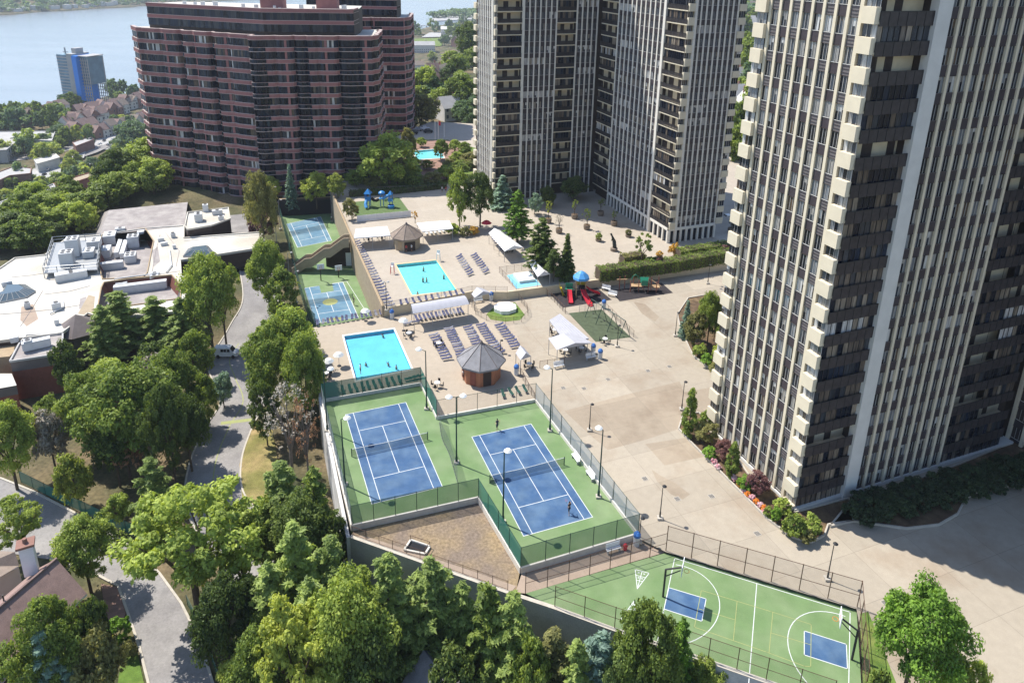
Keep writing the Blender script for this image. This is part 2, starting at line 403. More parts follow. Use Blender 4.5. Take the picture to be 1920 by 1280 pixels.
leafmat("leaf_rust", (.09, .05, .015), (.22, .14, .03), (.34, .24, .05))
leafmat("leaf_shade", (.006, .011, .005), (.013, .022, .009), (.03, .045, .016), .15)  # leaf colours blackened to stand in for the tower's shade
leafmat("leaf_far", (.020, .036, .020), (.05, .078, .035), (.10, .14, .06))
leafmat("petal_orange", (.30, .05, .01), (.50, .13, .02), (.60, .22, .04), .1)
leafmat("petal_pink", (.40, .05, .08), (.55, .18, .20), (.65, .40, .40), .1)

# ---------------------------------------------------------------- the lie of the land
CLIFF = ([-100, 150, 190, 235, 262, 330, 430, 520, 620, 800, 1200, 2000, 5000], [-196, -190, -180, -152, -136, -112, -80, -62, -20, 70, 200, 420, 1150])
SHORE = [(-760, 0), (-640, 600)] + [tuple(P(a, b, -100)[:2]) for a, b in ((0, 226), (60, 207), (130, 191), (200, 185), (258, 178), (700, 70), (765, 62), (800, 54), (845, 46), (890, 40))]
SHORE += [(SHORE[-1][0] + 500, SHORE[-1][1] + 1500), (1500, 7000)]
_sy = [s[1] for s in SHORE]; _sx = [s[0] for s in SHORE]
def sstep(t): t = min(1, max(0, t)); return t * t * (3 - 2 * t)
def lump(x, y): return 1.2 * math.sin(x * .043 + y * .031) + .8 * math.sin(x * .11 - y * .07 + 1) + .5 * math.sin(x * .19 + y * .23)
def plateau(x, y):
    z = -10 + 3.2 * sstep((y - 148) / 22) + 1.6 * sstep((y - 232) / 22)
    z += 5.0 * sstep((x + 40 + (y - 250) * .1) / 90) * sstep((y - 230) / 60)
    return z
def ground_z(x, y):
    xc = float(np.interp(y, *CLIFF)); d = x - xc
    z = plateau(x, y) + (0 if y < 240 else .3 * lump(x, y))
    low = -95 + .5 * lump(x, y)
    wid = 120 if y < 300 else 150
    z = z + (low - z) * sstep(-d / wid)
    xs = float(np.interp(y, _sy, _sx))
    return z + (-106 - z) * sstep((xs + 8 - x) / 16)
def terrain():
    def axis(parts): return np.unique(np.concatenate([np.arange(a, b, s) for a, b, s in parts]))
    xs = axis([(-1000, -700, 40), (-700, -200, 10), (-200, -30, 3.5), (-30, 150, 8), (150, 500, 25), (500, 1700, 100)])
    ys = axis([(-120, 40, 20), (40, 260, 3.5), (260, 560, 8), (560, 1100, 20), (1100, 2400, 45), (2400, 6500, 220)])
    mb = MB(); nx = len(xs)
    mb.v = [(x, y, ground_z(x, y)) for y in ys for x in xs]
    for j in range(len(ys) - 1):
        for i in range(nx - 1):
            k = j * nx + i; mb.f.append([k, k + 1, k + nx + 1, k + nx]); mb.m.append(0); mb.t.append(0)
    tag(mb.build("terrain", "slope_ground", smooth=True), kind='structure')
terrain()
mb = MB(); mb.quad((-6000, -800, -100), (3000, -800, -100), (3000, 11000, -100), (-6000, 11000, -100)); tag(mb.build("river", "river"), kind='structure')

def pts(l, z=0.): return [P(a, b, z) for a, b in l]
def ground(name, mt, loops, z, base=None):
    mb = MB(); mb.sheet(loops, z)
    if base is not None: mb.prism(loops[0], base, z, cap=False)
    return tag(mb.build(name, mt), kind='structure')
TEN = [(604, 754), (789, 722), (819, 786), (1004, 753), (1196, 1005), (976, 1070), (897, 937), (660, 990)]
TENW = pts(TEN)
POOL1 = pts([(645, 630), (738, 617), (771, 691), (668, 713)]); POOL3 = pts([(775, 283), (826, 279), (832, 296), (782, 299)], ZU); POOL2 = pts([(743, 496), (818, 488), (856, 544), (773, 553)], ZU)
LOW_EDGE = pts([(597, 752), (600, 700), (592, 645), (586, 614), (718, 592)])
STEP = [P(a, b, ZU) for a, b in ((718, 580), (768, 571), (885, 548), (951, 549), (1114, 527), (1378, 492))]
# tennis terrace, pool terrace and the wide concrete plaza; one level
deck1 = LOW_EDGE + [P(730, 588), P(885, 560), P(990, 550), P(1040, 752), P(1004, 753), P(819, 785), P(789, 721)]
ground("pool_terrace", "pool_concrete", [deck1, POOL1], -.004, -10.5)
far_plaza = [Vector((q.x, q.y, 0)) for q in STEP[3:]]
plaza = far_plaza + [Vector((130, 215, 0)), Vector((170, 150, 0)), Vector((170, 60, 0)), Vector((100, -10, 0)), Vector((52, 30, 0)), P(1640, 1330), P(1606, 1141), P(1248, 1034), P(1204, 1012), P(1196, 1005), P(1004, 752)]
ground("plaza", "plaza_concrete", [plaza], 0.0)
slabs("stained_concrete", (.325, .268, .203), (9.4, 7.2), .08, .8, .70, stain_col=(.21, .16, .115), sscale=.11)
ground("stained_slabs", "stained_concrete", [pts([(1058, 770), (1168, 741), (1274, 715), (1282, 735), (1356, 722), (1352, 790), (1300, 778), (1278, 802), (1210, 824), (1140, 843), (1112, 820)])], .004)
ground("worn_slabs", "stained_concrete", [pts([(1210, 832), (1300, 818), (1338, 852), (1246, 872)])], .004)
ground("worn_slabs", "stained_concrete", [pts([(1222, 880), (1240, 892), (1266, 905), (1294, 926), (1280, 936), (1258, 926), (1232, 902)])], .004)
ground("worn_slabs", "stained_concrete", [pts([(1188, 566), (1210, 570), (1236, 594), (1228, 603), (1204, 588)])], .004)
ground("tennis_surface", "court_green", [TENW], .004, -10.5)
UP = [P(622, 345, ZU), P(624, 364, ZU), P(652, 432, ZU), P(718, 580, ZU)] + STEP[1:] + [Vector((130, 218, ZU)), Vector((112, 262, ZU)), Vector((60, 330, ZU)), Vector((-40, 345, ZU)), P(640, 300, ZU)]
ground("upper_terrace", "upper_concrete", [UP, POOL2, POOL3], ZU, -9)
ground("garden_paving", "brick_paving", [pts([(756, 304), (764, 270), (800, 263), (850, 263), (868, 276), (842, 302), (838, 336), (792, 340), (788, 308)], ZU), POOL3], ZU + .008)
ground("garden_lawn", "lawn", [pts([(655, 340), (690, 290), (745, 262), (840, 262), (893, 278), (893, 335), (835, 345), (700, 350)], ZU), POOL3], ZU + .004)
def pool(name, loop, z, tile, wat, dep, cop, label, cw=.5):
    loop = [Vector((p.x, p.y, 0)) for p in loop]
    c = sum(loop, Vector()) / len(loop)
    root = empty(name, (c.x, c.y, z), label, "swimming pool")
    mb = MB(); n = len(loop)
    lo = [Vector((p.x, p.y, z - (dep[0] if i < 2 else dep[1]))) for i, p in enumerate(loop)]; hi = [Vector((p.x, p.y, z)) for p in loop]
    mb.add(lo + hi, [(n + i, n + (i + 1) % n, (i + 1) % n, i) for i in range(n)], 0); mb.add(lo, [tuple(range(n))[::-1] if (lo[1] - lo[0]).cross(lo[2] - lo[1]).z < 0 else tuple(range(n))], 0)
    mb.build("basin", tile, root)
    mb = MB()
    out = [p + (p - c).normalized() * cw * 1.4 for p in loop]
    mb.sheet([out, loop], z + .03); mb.prism(out, z - .01, z + .03, cap=False); mb.build("coping", cop, root)
    mb = MB(); mb.sheet([loop], z - .18); mb.build("water", wat, root)
    return root
pool("swimming_pool", POOL1, 0, "pool_tile", "pool_water", (.75, .75), "coping_white", "blue swimming pool on the lower terrace behind the tennis courts")
pool("swimming_pool", POOL2, ZU, "pool_tile_pale", "pool_water", (.8, .9), "coping", "turquoise swimming pool with orange rim on the upper terrace")
pool("swimming_pool", POOL3, ZU, "pool_tile_pale", "pool_water", (.7, .7), "coping_white", "pale small pool in brick paving behind the big round tree")

# lower courts
LC = pts([(529, 404), (621, 400), (717, 590), (592, 614), (566, 545), (552, 480)], ZL)
ground("lower_court_surface", "court_green", [LC], ZL, -11)
ground("basketball_surface", "court_green", [pts([(985, 1112), (1248, 1036), (1606, 1142), (1616, 1300), (1500, 1300), (1436, 1277), (1275, 1221), (1152, 1180), (1040, 1140)], ZW)], ZW)
ground("gravel_yard", "gravel", [pts([(658, 1004), (662, 996), (897, 941), (974, 1074), (968, 1106), (955, 1112)], ZW)], ZW - .03)
ground("walkway", "walk_concrete", [pts([(978, 1076), (1198, 1010), (1210, 1016), (1250, 1034), (985, 1112), (966, 1110)], ZW)], ZW + .004)
ground("wall_walk", "walk_concrete", [pts([(657, 1006), (680, 1003), (780, 1035), (880, 1068), (968, 1098), (955, 1113)], ZW)], ZW + .002)

# roads
def draped(name, mt, px, dz, width=None, zfun=None):
    q = px
    mb = MB(); L = []; Rr = []
    for i, p in enumerate(q):
        a = q[max(0, i - 1)]; b = q[min(len(q) - 1, i + 1)]; d = Vector((b[0] - a[0], b[1] - a[1], 0)).normalized(); nn = Vector((-d.y, d.x, 0)) * width / 2
        z = ground_z(p[0], p[1]) + dz
        L.append(Vector((p[0], p[1], z)) + nn); Rr.append(Vector((p[0], p[1], z)) - nn)
    for i in range(len(q) - 1): mb.quad(Rr[i], Rr[i + 1], L[i + 1], L[i])
    return mb, L, Rr
def spline(p, k=6):
    p = [Vector((a[0], a[1], 0)) for a in p]; o = []
    for i in range(len(p) - 1):
        a, b, c, d = p[max(0, i - 1)], p[i], p[i + 1], p[min(len(p) - 1, i + 2)]
        for j in range(k):
            t = j / k; o.append(.5 * ((2 * b) + (c - a) * t + (2 * a - 5 * b + 4 * c - d) * t * t + (3 * b - a - 3 * c + d) * t ** 3))
    return o + [p[-1]]
ZG = -10
DRIVE = spline([P(a, b, z) for a, b, z in ((560, 1330, -10), (520, 1120, -10), (452, 1010, -10), (404, 940, -10), (404, 868, -10), (430, 800, -10), (456, 752, -10), (440, 706, -10), (432, 670, -10), (466, 610, -8.5), (490, 560, -7), (478, 490, -6.8), (462, 440, -6.5), (452, 395, -5.5))])
mb, L1, R1 = draped("driveway", "asphalt", DRIVE, .06, 9.0)
tag(mb.build("driveway", "asphalt"), kind='structure')
mb = MB()
for S in (L1, R1):
    for a, b in zip(S, S[1:]):
        d = (b - a).normalized(); q = Vector((-d.y, d.x, 0)) * .14; mb.obox(a - q - Vector((0, 0, .3)), b - a, q * 2, Vector((0, 0, .45)))
tag(mb.build("driveway_kerb", "kerb"), kind='structure')
mb = MB(); mid = [(a + b) / 2 + Vector((0, 0, .008)) for a, b in zip(L1, R1)][18:52]
for a, b in zip(mid, mid[1:]):
    d = (b - a).normalized(); q = Vector((-d.y, d.x, 0)) * .1; mb.quad(a - q, b - q, b + q, a + q)
a, b = P(414, 793, -9.9), P(472, 786, -9.9); d = (b - a).normalized(); q = Vector((-d.y, d.x, 0)) * .5
mb.quad(*[Vector((p.x, p.y, ground_z(p.x, p.y) + .07)) for p in (a - q, b - q, b + q, a + q)])
tag(mb.build("road_markings", "court_yellow"), kind='structure')
STREET = [(-60, 880), (0, 897), (60, 921), (130, 957), (200, 997), (262, 1038), (300, 1077), (340, 1132), (375, 1202), (402, 1290), (415, 1340), (292, 1340), (278, 1280), (262, 1215), (240, 1150), (222, 1100), (170, 1072), (95, 1050), (0, 1035), (-60, 1030)]
ground("street", "asphalt", [pts(STREET, ZG)], -9.86)
mb = MB()
for seg in (STREET[1:10], STREET[11:18]):
    w = pts(seg, ZG)
    for a, b in zip(w, w[1:]):
        d = (b - a).normalized(); q = Vector((-d.y, d.x, 0)) * .16; mb.obox(a - q + Vector((0, 0, -.2)), b - a, q * 2, Vector((0, 0, .48)))
tag(mb.build("street_kerb", "kerb"), kind='structure')
ground("brick_path", "brick_paving", [pts([(190, 1095), (222, 1102), (236, 1150), (228, 1172), (200, 1168)], ZG)], -9.84)
ground("front_lawn", "lawn", [pts([(228, 1235), (258, 1225), (272, 1290), (220, 1290)], ZG)], -9.84)
ground("verge_lawn", "dry_lawn", [pts([(455, 945), (449, 872), (462, 825), (478, 795), (510, 800), (520, 860), (515, 960)], -10)], -9.83)
ground("strip_lawn", "lawn", [pts([(1612, 1150), (1628, 1146), (1700, 1330), (1620, 1330)], 0)], .02)
# courts: painted rectangles and lines
def lines(mb, o, u, v, segs, w, z):
    for (x0, y0), (x1, y1) in segs: mb.ribbon([o + u * x0 + v * y0, o + u * x1 + v * y1], w, z)
def tennis(x, y, th, name):
    u = Vector((math.cos(th), math.sin(th), 0)); v = Vector((math.sin(th), -math.cos(th), 0)); o = Vector((x, y, 0))
    Wd, Ln, s = 10.97, 23.77, 1.372
    ground(name, "court_blue", [[o, o + u * Wd, o + u * Wd + v * Ln, o + v * Ln]], .010)
    mb = MB()
    lines(mb, o, u, v, [((0, 0), (Wd, 0)), ((Wd, 0), (Wd, Ln)), ((Wd, Ln), (0, Ln)), ((0, Ln), (0, 0)), ((s, 0), (s, Ln)), ((Wd - s, 0), (Wd - s, Ln)), ((s, 5.485), (Wd - s, 5.485)), ((s, 18.285), (Wd - s, 18.285)), ((Wd / 2, 5.485), (Wd / 2, 18.285))], .105, .014)
    tag(mb.build("court_markings", "court_line"), kind='structure')
    return o, u, v
TC1 = tennis(-28.915, 110.625, .383, "court_paint"); TC2 = tennis(-6.016, 105.021, .373, "court_paint")
def quadcourt(px, z, name, mt):
    q = pts(px, z); ground(name, mt, [q], z + .006); tl, tr, br, bl = q
    def at(a, b): return (tl * (1 - a) + tr * a) * (1 - b) + (bl * (1 - a) + br * a) * b
    mb = MB(); s = .125
    for (a, b), (c, d) in [((0, 0), (1, 0)), ((1, 0), (1, 1)), ((1, 1), (0, 1)), ((0, 1), (0, 0)), ((s, 0), (s, 1)), ((1 - s, 0), (1 - s, 1)), ((s, .23), (1 - s, .23)), ((s, .77), (1 - s, .77)), ((.5, .23), (.5, .77))]:
        mb.ribbon([at(a, b), at(c, d)], .15, z + .010)
    tag(mb.build("court_markings", "court_line"), kind='structure'); return at
LCA = quadcourt([(537, 420), (601, 406), (622, 451), (558, 464)], ZL, "court_paint", "court_teal")
LCB = quadcourt([(571, 540), (643, 529), (672, 595), (591, 606)], ZL, "court_paint", "court_teal")
mb = MB(); c = LCB(.5, .5); mb.lathe((c.x, c.y, ZL + .014), [(0, 0), (1.9, 0)], 24); q = [LCB(a, b) for a, b in ((.32, .93), (.62, .93), (.62, 1.0), (.32, 1.0))]
mb.sheet([q], ZL + .012); tag(mb.build("centre_circle", "court_yellow"), kind='structure')
mb = MB(); q = pts([(598, 532), (622, 529), (626, 545), (602, 549)], ZL); mb.sheet([q], ZL + .013); tag(mb.build("key_paint", "court_green"), kind='structure')
mb = MB(); mb.ribbon(pts([(592, 537), (650, 527), (690, 590)], ZL), .12, ZL + .01); tag(mb.build("court_markings", "court_line"), kind='structure')
# basketball court
BO = P(1592, 1145, ZW); b2 = P(1263, 1046, ZW); BU = (b2 - BO).normalized(); BV = Vector((-BU.y, BU.x, 0)); BL = (b2 - BO).length
if (P(1592, 1252, ZW) - BO).dot(BV) < 0: BV = -BV
keyL = [pts([(1254, 1101), (1324, 1122), (1316, 1164), (1245, 1141)], ZW), pts([(1508, 1182), (1587, 1207), (1589, 1253), (1508, 1227)], ZW)]
mb = MB()
for k in keyL: mb.sheet([k], ZW + .005)
tag(mb.build("key_paint", "court_blue"), kind='structure')
mb = MB()
for k in keyL: mb.ribbon(k + [k[0]], .10, ZW + .010)
bl = [(1264, 1047), (1594, 1146)]; mb.ribbon(pts([(1240, 1165), (1265, 1046), (1594, 1147), (1591, 1300)], ZW), .10, ZW + .010)
mb.ribbon(pts([(1419, 1093), (1403, 1290)], ZW), .10, ZW + .010)
mb.ribbon(pts([(1240, 1165), (1225, 1240)], ZW), .10, ZW + .010)
def arc(c0, top, bot, apex):
    a, b, m = P(*top, ZW), P(*bot, ZW), P(*apex, ZW); c = (a + b) / 2; e = m - c; h = (a - b) / 2
    return [c + h * math.cos(t) + e * math.sin(t) for t in np.linspace(0, math.pi, 28)]
mb.ribbon(arc(0, (1267, 1058), (1235, 1208), (1349, 1143)), .10, ZW + .010)
mb.ribbon(arc(0, (1585, 1155), (1590, 1335), (1477, 1195)), .10, ZW + .010)
tag(mb.build("court_markings", "court_line"), kind='structure')
mb = MB()
mb.ribbon(pts([(1315, 1106), (1302, 1175), (1438, 1222), (1508, 1248), (1520, 1249), (1521, 1170), (1446, 1146), (1315, 1106)], ZW), .08, ZW + .013)
for s in ([(1382, 1127), (1375, 1199)], [(1311, 1141), (1377, 1161)], [(1449, 1147), (1442, 1222)], [(1446, 1186), (1520, 1208)]): mb.ribbon(pts(s, ZW), .08, ZW + .013)
tag(mb.build("court_markings", "court_yellow"), kind='structure')
mb = MB()
for tri in ([(1191, 1067), (1217, 1074), (1195, 1103)], [(1189, 1126), (1164, 1160), (1193, 1166)]):
    t = pts(tri, ZW); mb.ribbon(t + [t[0]], .1, ZW + .01)
    m = (t[0] + t[1]) / 2 if tri[0][1] < 1100 else (t[1] + t[2]) / 2; ap = t[2] if tri[0][1] < 1100 else t[0]
    mb.ribbon([m, ap], .09, ZW + .01)
    e0, e1 = (t[0], t[1]) if tri[0][1] < 1100 else (t[1], t[2])
    for f in (.3, .55): mb.ribbon([e0 * (1 - f) + ap * f, e1 * (1 - f) + ap * f], .09, ZW + .01)
    for f, g in ((.12, .25), (.12, .72), (.4, .3), (.4, .7)): mb.box(((e0 * (1 - g) + e1 * g) * (1 - f) + ap * f) + Vector((0, 0, .006)), (.35, .06, .006), .4); mb.box(((e0 * (1 - g) + e1 * g) * (1 - f) + ap * f) + Vector((0, 0, .006)), (.06, .35, .007), .4)
tag(mb.build("game_markings", "court_line"), kind='structure')
# soft play pads
for nm, mt, px, z in (("rubber_pad", "rubber", [(1028, 549), (1112, 533), (1147, 562), (1056, 577)], 0), ("rubber_pad", "rubber", [(1136, 549), (1112, 533), (1238, 528), (1262, 549), (1162, 565)], 0),
                      ("turf_pad", "turf_pad", [(652, 380), (748, 370), (770, 400), (670, 408)], ZU), ("turf_pad", "dark_pad", [(1066, 587), (1128, 580), (1183, 632), (1117, 641)], 0), ("ring_lawn", "lawn", [(912, 589), (930, 572), (966, 567), (984, 590), (975, 600), (948, 603), (920, 599)], 0)):
    q = pts(px, z)
    if nm == "rubber_pad" and px[0] == (1136, 549): q = pts([(1145, 545), (1240, 530), (1262, 549), (1162, 565)], z)
    ground(nm, mt, [q], z + .012)
# ---------------------------------------------------------------- apartment towers with pilasters and balconies
def plan(o, a, b, z=0.): return Vector((o.x, o.y, 0)) + EX * a + EY * b + Vector((0, 0, z))
TINTS = [.05, .3, .45, .55, .66, .7, .74, .78, .82, .88]
class Tower:
    def __init__(s, name, loc, label, fh, zbase, tone):
        s.root = empty(name, loc, label, "apartment tower"); s.fh = fh; s.z0 = zbase; s.wall = MB(); s.win = []; s.rnd = random.Random(len(label)); s.tone = tone
        s.topfloor = int((80 - zbase) / fh)
    WM = ["cream", "brown_panel", "brown_louvre", "cream_wall", "dark_brown", "grey_pier", "white_roof"]
    def bays(s, a, u, n, L, nb, zb, ztop, pw=.5, pd=.45, louv=(), first=True, last=True, dark=False):
        """nb window bays between full-height pilasters along a -> a+u*L, facing n"""
        w = L / nb; fh = s.fh; z0 = s.z0
        for i in range(nb + 1):
            if (i == 0 and not first) or (i == nb and not last): continue
            m = MB(); m.obox(a + u * (i * w - pw / 2) - n * .1 + Vector((0, 0, zb)), u * pw, n * (pd + .1), Vector((0, 0, ztop - zb)))
            m.build("pilaster", "pale_stone" if s.tone else "cream", s.root)
        k = 0
        nfl = int(math.ceil((ztop - zb) / fh)) + 1
        for k in range(-1, nfl):
            zs = z0 + k * fh - 1.5; ze = z0 + k * fh; zt = ze + fh - 1.5
            lo, hi = max(zs, zb), min(ze, ztop)
            if hi > lo:
                for i in range(nb):
                    mi = 2 if i in louv else 1
                    s.wall.quad(*[a + u * x + Vector((0, 0, z)) for x, z in ((i * w, lo), ((i + 1) * w, lo), ((i + 1) * w, hi), (i * w, hi))], mi)
                    if mi == 2:
                        for zz in (.35, .8, 1.2):
                            if zs + zz > zb: s.wall.obox(a + u * (i * w + pw / 2 + .1) + n * .002 + Vector((0, 0, zs + zz)), u * (w - pw - .2), n * .05, Vector((0, 0, .09)), 1)
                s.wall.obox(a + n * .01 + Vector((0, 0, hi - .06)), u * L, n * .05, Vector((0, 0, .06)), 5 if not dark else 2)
                s.wall.obox(a + n * .01 + Vector((0, 0, lo)), u * L, n * .05, Vector((0, 0, .06)), 4)
            if ze >= zb - .1 and ze < ztop - 1:
                style = s.rnd.random()
                for i in range(nb):
                    if i % 4 == 0: style = s.rnd.random()
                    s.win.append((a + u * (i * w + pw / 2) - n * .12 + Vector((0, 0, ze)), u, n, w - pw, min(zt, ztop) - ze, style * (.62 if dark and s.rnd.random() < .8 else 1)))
    def window(s, mb, q):
        o, u, n, w, h, st = q
        np_ = 3 if w > 1.2 else 2; r = s.rnd
        base = TINTS[int(st * 10) % 10] if r.random() < .75 else r.choice(TINTS)
        for j in range(np_):
            t = base if r.random() < .6 else r.choice((.1, .3, base))
            if st > .82 and j == np_ - 1: t = .88
            if s.tone and st < .7: t = min(t, .5 if r.random() < .75 else .7)
            x0, x1 = w * j / np_, w * (j + 1) / np_
            drop = 0 if r.random() < .75 else r.uniform(.2, .7)
            f = lambda x, z: o + u * x + Vector((0, 0, z))
            if drop:
                mb.quad(f(x0, h * (1 - drop)), f(x1, h * (1 - drop)), f(x1, h), f(x0, h), 0, min(t + .15, .88)); mb.quad(f(x0, 0), f(x1, 0), f(x1, h * (1 - drop)), f(x0, h * (1 - drop)), 0, r.choice((.05, .3, .45)))
            else: mb.quad(f(x0, 0), f(x1, 0), f(x1, h), f(x0, h), 0, t)
            if j: mb.obox(f(x0 - .03, 0) + n * .005, u * .06, n * .06, Vector((0, 0, h)), 1)
    def balcony(s, a, u, n, L, z, enc, parapet, rail="dark_rail", deep=1.7, slab="cream", side=None, part=True):
        """recessed balcony bay one storey high: slab, back wall with doors, railing; enc adds full-height glazing"""
        fh = s.fh; m = MB() if part else s.wall
        mi = [0, 1, 2, 3] if part else [0, 3, 4, 4]
        up = Vector((0, 0, 1))
        m.obox(a - n * deep + up * z, u * L, n * (deep + .12), up * .28, mi[0])
        m.quad(*[a - n * deep + u * x + up * zz for x, zz in ((0, z + .28), (L, z + .28), (L, z + fh), (0, z + fh))], mi[1])
        for e0, e1 in s.rnd.choice((((.12, .36), (.58, .72)), ((.3, .5), (.8, .95)), ((.05, .3), (.45, .6)))):
            m.obox(a - n * deep + n * .004 + u * (L * e0) + up * (z + .28), u * (L * (e1 - e0)), n * .05, up * (fh * .8), mi[2])
        if not part: m.obox(a - n * .02 + up * (z + .1), u * L, n * .10, up * 1.5, 4); return
        b = m.build("balcony", [slab, "cream_wall", "dark_brown", "dark_brown"], s.root)
        r = MB()
        zb_ = z + .3 if rail == 'rail_dark' else z - .25
        r.quad(*[a + n * .14 + u * x + up * zz for x, zz in ((0, zb_), (L, zb_), (L, z + 1.45), (0, z + 1.45))], 0)
        r.obox(a + n * .10 + up * (z + 1.45), u * L, n * .08, up * .09, 1)
        kk = max(3, int(L / 1.3))
        for i in range(kk + 1): r.obox(a + n * .145 + u * (L * i / kk - .03) + up * zb_, u * .06, n * .05, up * (z + 1.45 - zb_), 1)
        r.build("railing", [rail, "metal_dark"], b)
        if enc:
            g = MB(); kk = max(4, int(L / .95)); st = s.rnd.random()
            for i in range(kk):
                t = s.rnd.choice((.05, .45, .62, .7)) if st < .5 else s.rnd.choice((.62, .7, .72, .82)) if st < .9 else s.rnd.choice((.9, .9, .82))
                if s.rnd.random() < .22: t = .1
                g.quad(*[a - n * .15 + u * x + up * zz for x, zz in ((L * i / kk, z + .28), (L * (i + 1) / kk, z + .28), (L * (i + 1) / kk, z + fh - .05), (L * i / kk, z + fh - .05))], 0, t)
                g.obox(a - n * .14 + u * (L * i / kk - .035) + up * (z + .28), u * .07, n * .07, up * (fh - .3), 1)
            g.build("glazing", ["glass_brown", "metal_dark"], b)
        if side is not None:                             # solid cream parapet on the short face round the corner
            (pa, pu, pn, pl) = side
            p = MB(); p.obox(pa + pn * -.35 + up * z, pu * pl, pn * .75, up * 2.0); p.build("parapet", "cream", b)
            g = MB(); kk = 3
            for i in range(kk):
                g.quad(*[pa - pn * .25 + pu * x + up * zz for x, zz in ((pl * i / kk, z + 2.0), (pl * (i + 1) / kk, z + 2.0), (pl * (i + 1) / kk, z + fh), (pl * i / kk, z + fh))], 0, s.rnd.choice((.1, .45, .66, .78, .88)))
                g.obox(pa - pn * .24 + pu * (pl * i / kk) + up * (z + 2), pu * .06, pn * .07, up * (fh - 2), 1)
            g.build("side_glazing", ["glass_sun" if not s.tone else "glass_brown", "frame_grey"], b)
    def finish(s, glass, limit=100):
        vis = []
        for q in s.win:
            c = q[0] + q[1] * q[3] / 2 + Vector((0, 0, q[4] / 2)); px = proj(c); v = Vector(EYE) - c
            ok = 0 < px[0] < 1920 and 0 < px[1] < 1280
            vis.append((-(ppm(c) ** 2) * max(.02, v.normalized().dot(q[2])) if ok else 0, len(vis)))
        order = [i for _, i in sorted(vis)]
        for i in order[:limit]:
            m = MB(); s.window(m, s.win[i]); m.build("window", [glass, "frame_grey"], s.root)
        m = MB()
        for i in order[limit:]: s.window(m, s.win[i])
        if m.f: tag(m.build("window", [glass, "frame_grey"], s.root), kind='stuff')
        s.wall.build("wall", s.WM, s.root)
UPV = Vector((0, 0, 1))
def core(t, o, rects, z0, z1):
    for x0, y0, x1, y1 in rects: t.wall.prism([plan(o, x0, y0), plan(o, x1, y0), plan(o, x1, y1), plan(o, x0, y1)], z0, z1, 4, 6)

# the near tower at the right edge
O3 = P(1490, 957); F3, TOP3 = 3.62, 106.
t3 = Tower("apartment_tower", (O3.x, O3.y, 0), "nearest cream and brown striped tower beside the wide concrete plaza", F3, .95, False)
core(t3, O3, [(2.0, 1.95, 46, 22), (.25, 2.75, 3, 19), (47.6, -30, 64, 24), (45, 3, 48, 22)], -1, TOP3)
core(t3, O3, [(8.9, .3, 29.2, 2)], -1, TOP3)
t3.wall.prism([plan(O3, -.3, -.3), plan(O3, 47, -.3), plan(O3, 47, 3), plan(O3, -.3, 19.5)], -.6, .55, 5)
a = plan(O3, 0, 2.5)
t3.bays(plan(O3, 0, 19.0), -EY, -EX, 16.3, 8, .3, TOP3, .48, .2, louv=(0, 2, 5, 7), last=False)
m = MB(); m.obox(plan(O3, -.28, 2.35, .3), EX * .6, EY * .55, UPV * (TOP3 - .3)); m.build("corner_pier", "cream", t3.root)
m = MB(); m.obox(plan(O3, 8.8, -.55, -.3), EX * 2.4, EY * 1.2, UPV * (TOP3 + .3)); m.build("corner_pier", "grey_pier", t3.root)
t3.bays(plan(O3, 11.2, 0), EX, -EY, 17.95, 9, .3, TOP3, .46, .24, first=False, dark=True)  # shaded face: its shade is put into darker pane and sill colours
for k in range(0, 29):
    z = .95 + F3 * k - 2.0; part = k < t3.topfloor + 1
    if not part:
        for pa, pu, pn, pl in ((plan(O3, -.3, 0), EY, -EX, 2.1), (plan(O3, 0, 19.2), EY, -EX, 2.2)): t3.wall.obox(pa - pn * .35 + UPV * z, pu * pl, pn * .95, UPV * 2.0, 0)
        t3.balcony(plan(O3, 0, 0), EX, -EY, 8.8, z, False, 0, part=False); continue
    enc = k not in (3, 15, 18, 20)
    t3.balcony(plan(O3, 0, 0), EX, -EY, 8.8, z, enc, 0, side=(plan(O3, -.3, 0), EY, -EX, 2.1))
    t3.balcony(plan(O3, 29.3, 0), EX, -EY, 7.2, z, t3.rnd.random() < .6, 0); t3.balcony(plan(O3, 36.6, 0), EX, -EY, 7.2, z, t3.rnd.random() < .6, 0)
    m = MB(); m.obox(plan(O3, -.75, 19.3, max(z, .1)), EX * .9, EY * 2.3, UPV * (z + 2 - max(z, .1))); b = m.build("balcony", "cream", t3.root)
    m = MB(); t3.window(m, (plan(O3, -.3, 19.35, z + 2), EY * 1, -EX, 2.1, F3 - 2, t3.rnd.random())); m.build("side_glazing", ["glass_sun", "frame_grey"], b)
core(t3, O3, [(.3, 19, 4, 21.3)], -1, TOP3)
t3.bays(plan(O3, 47.5, 1.0), -EY, -EX, 12, 5, .3, TOP3, .5, .5)
t3.finish("glass_sun")
m = MB(); q = [(O3, -.2, 22, 64, 24)]
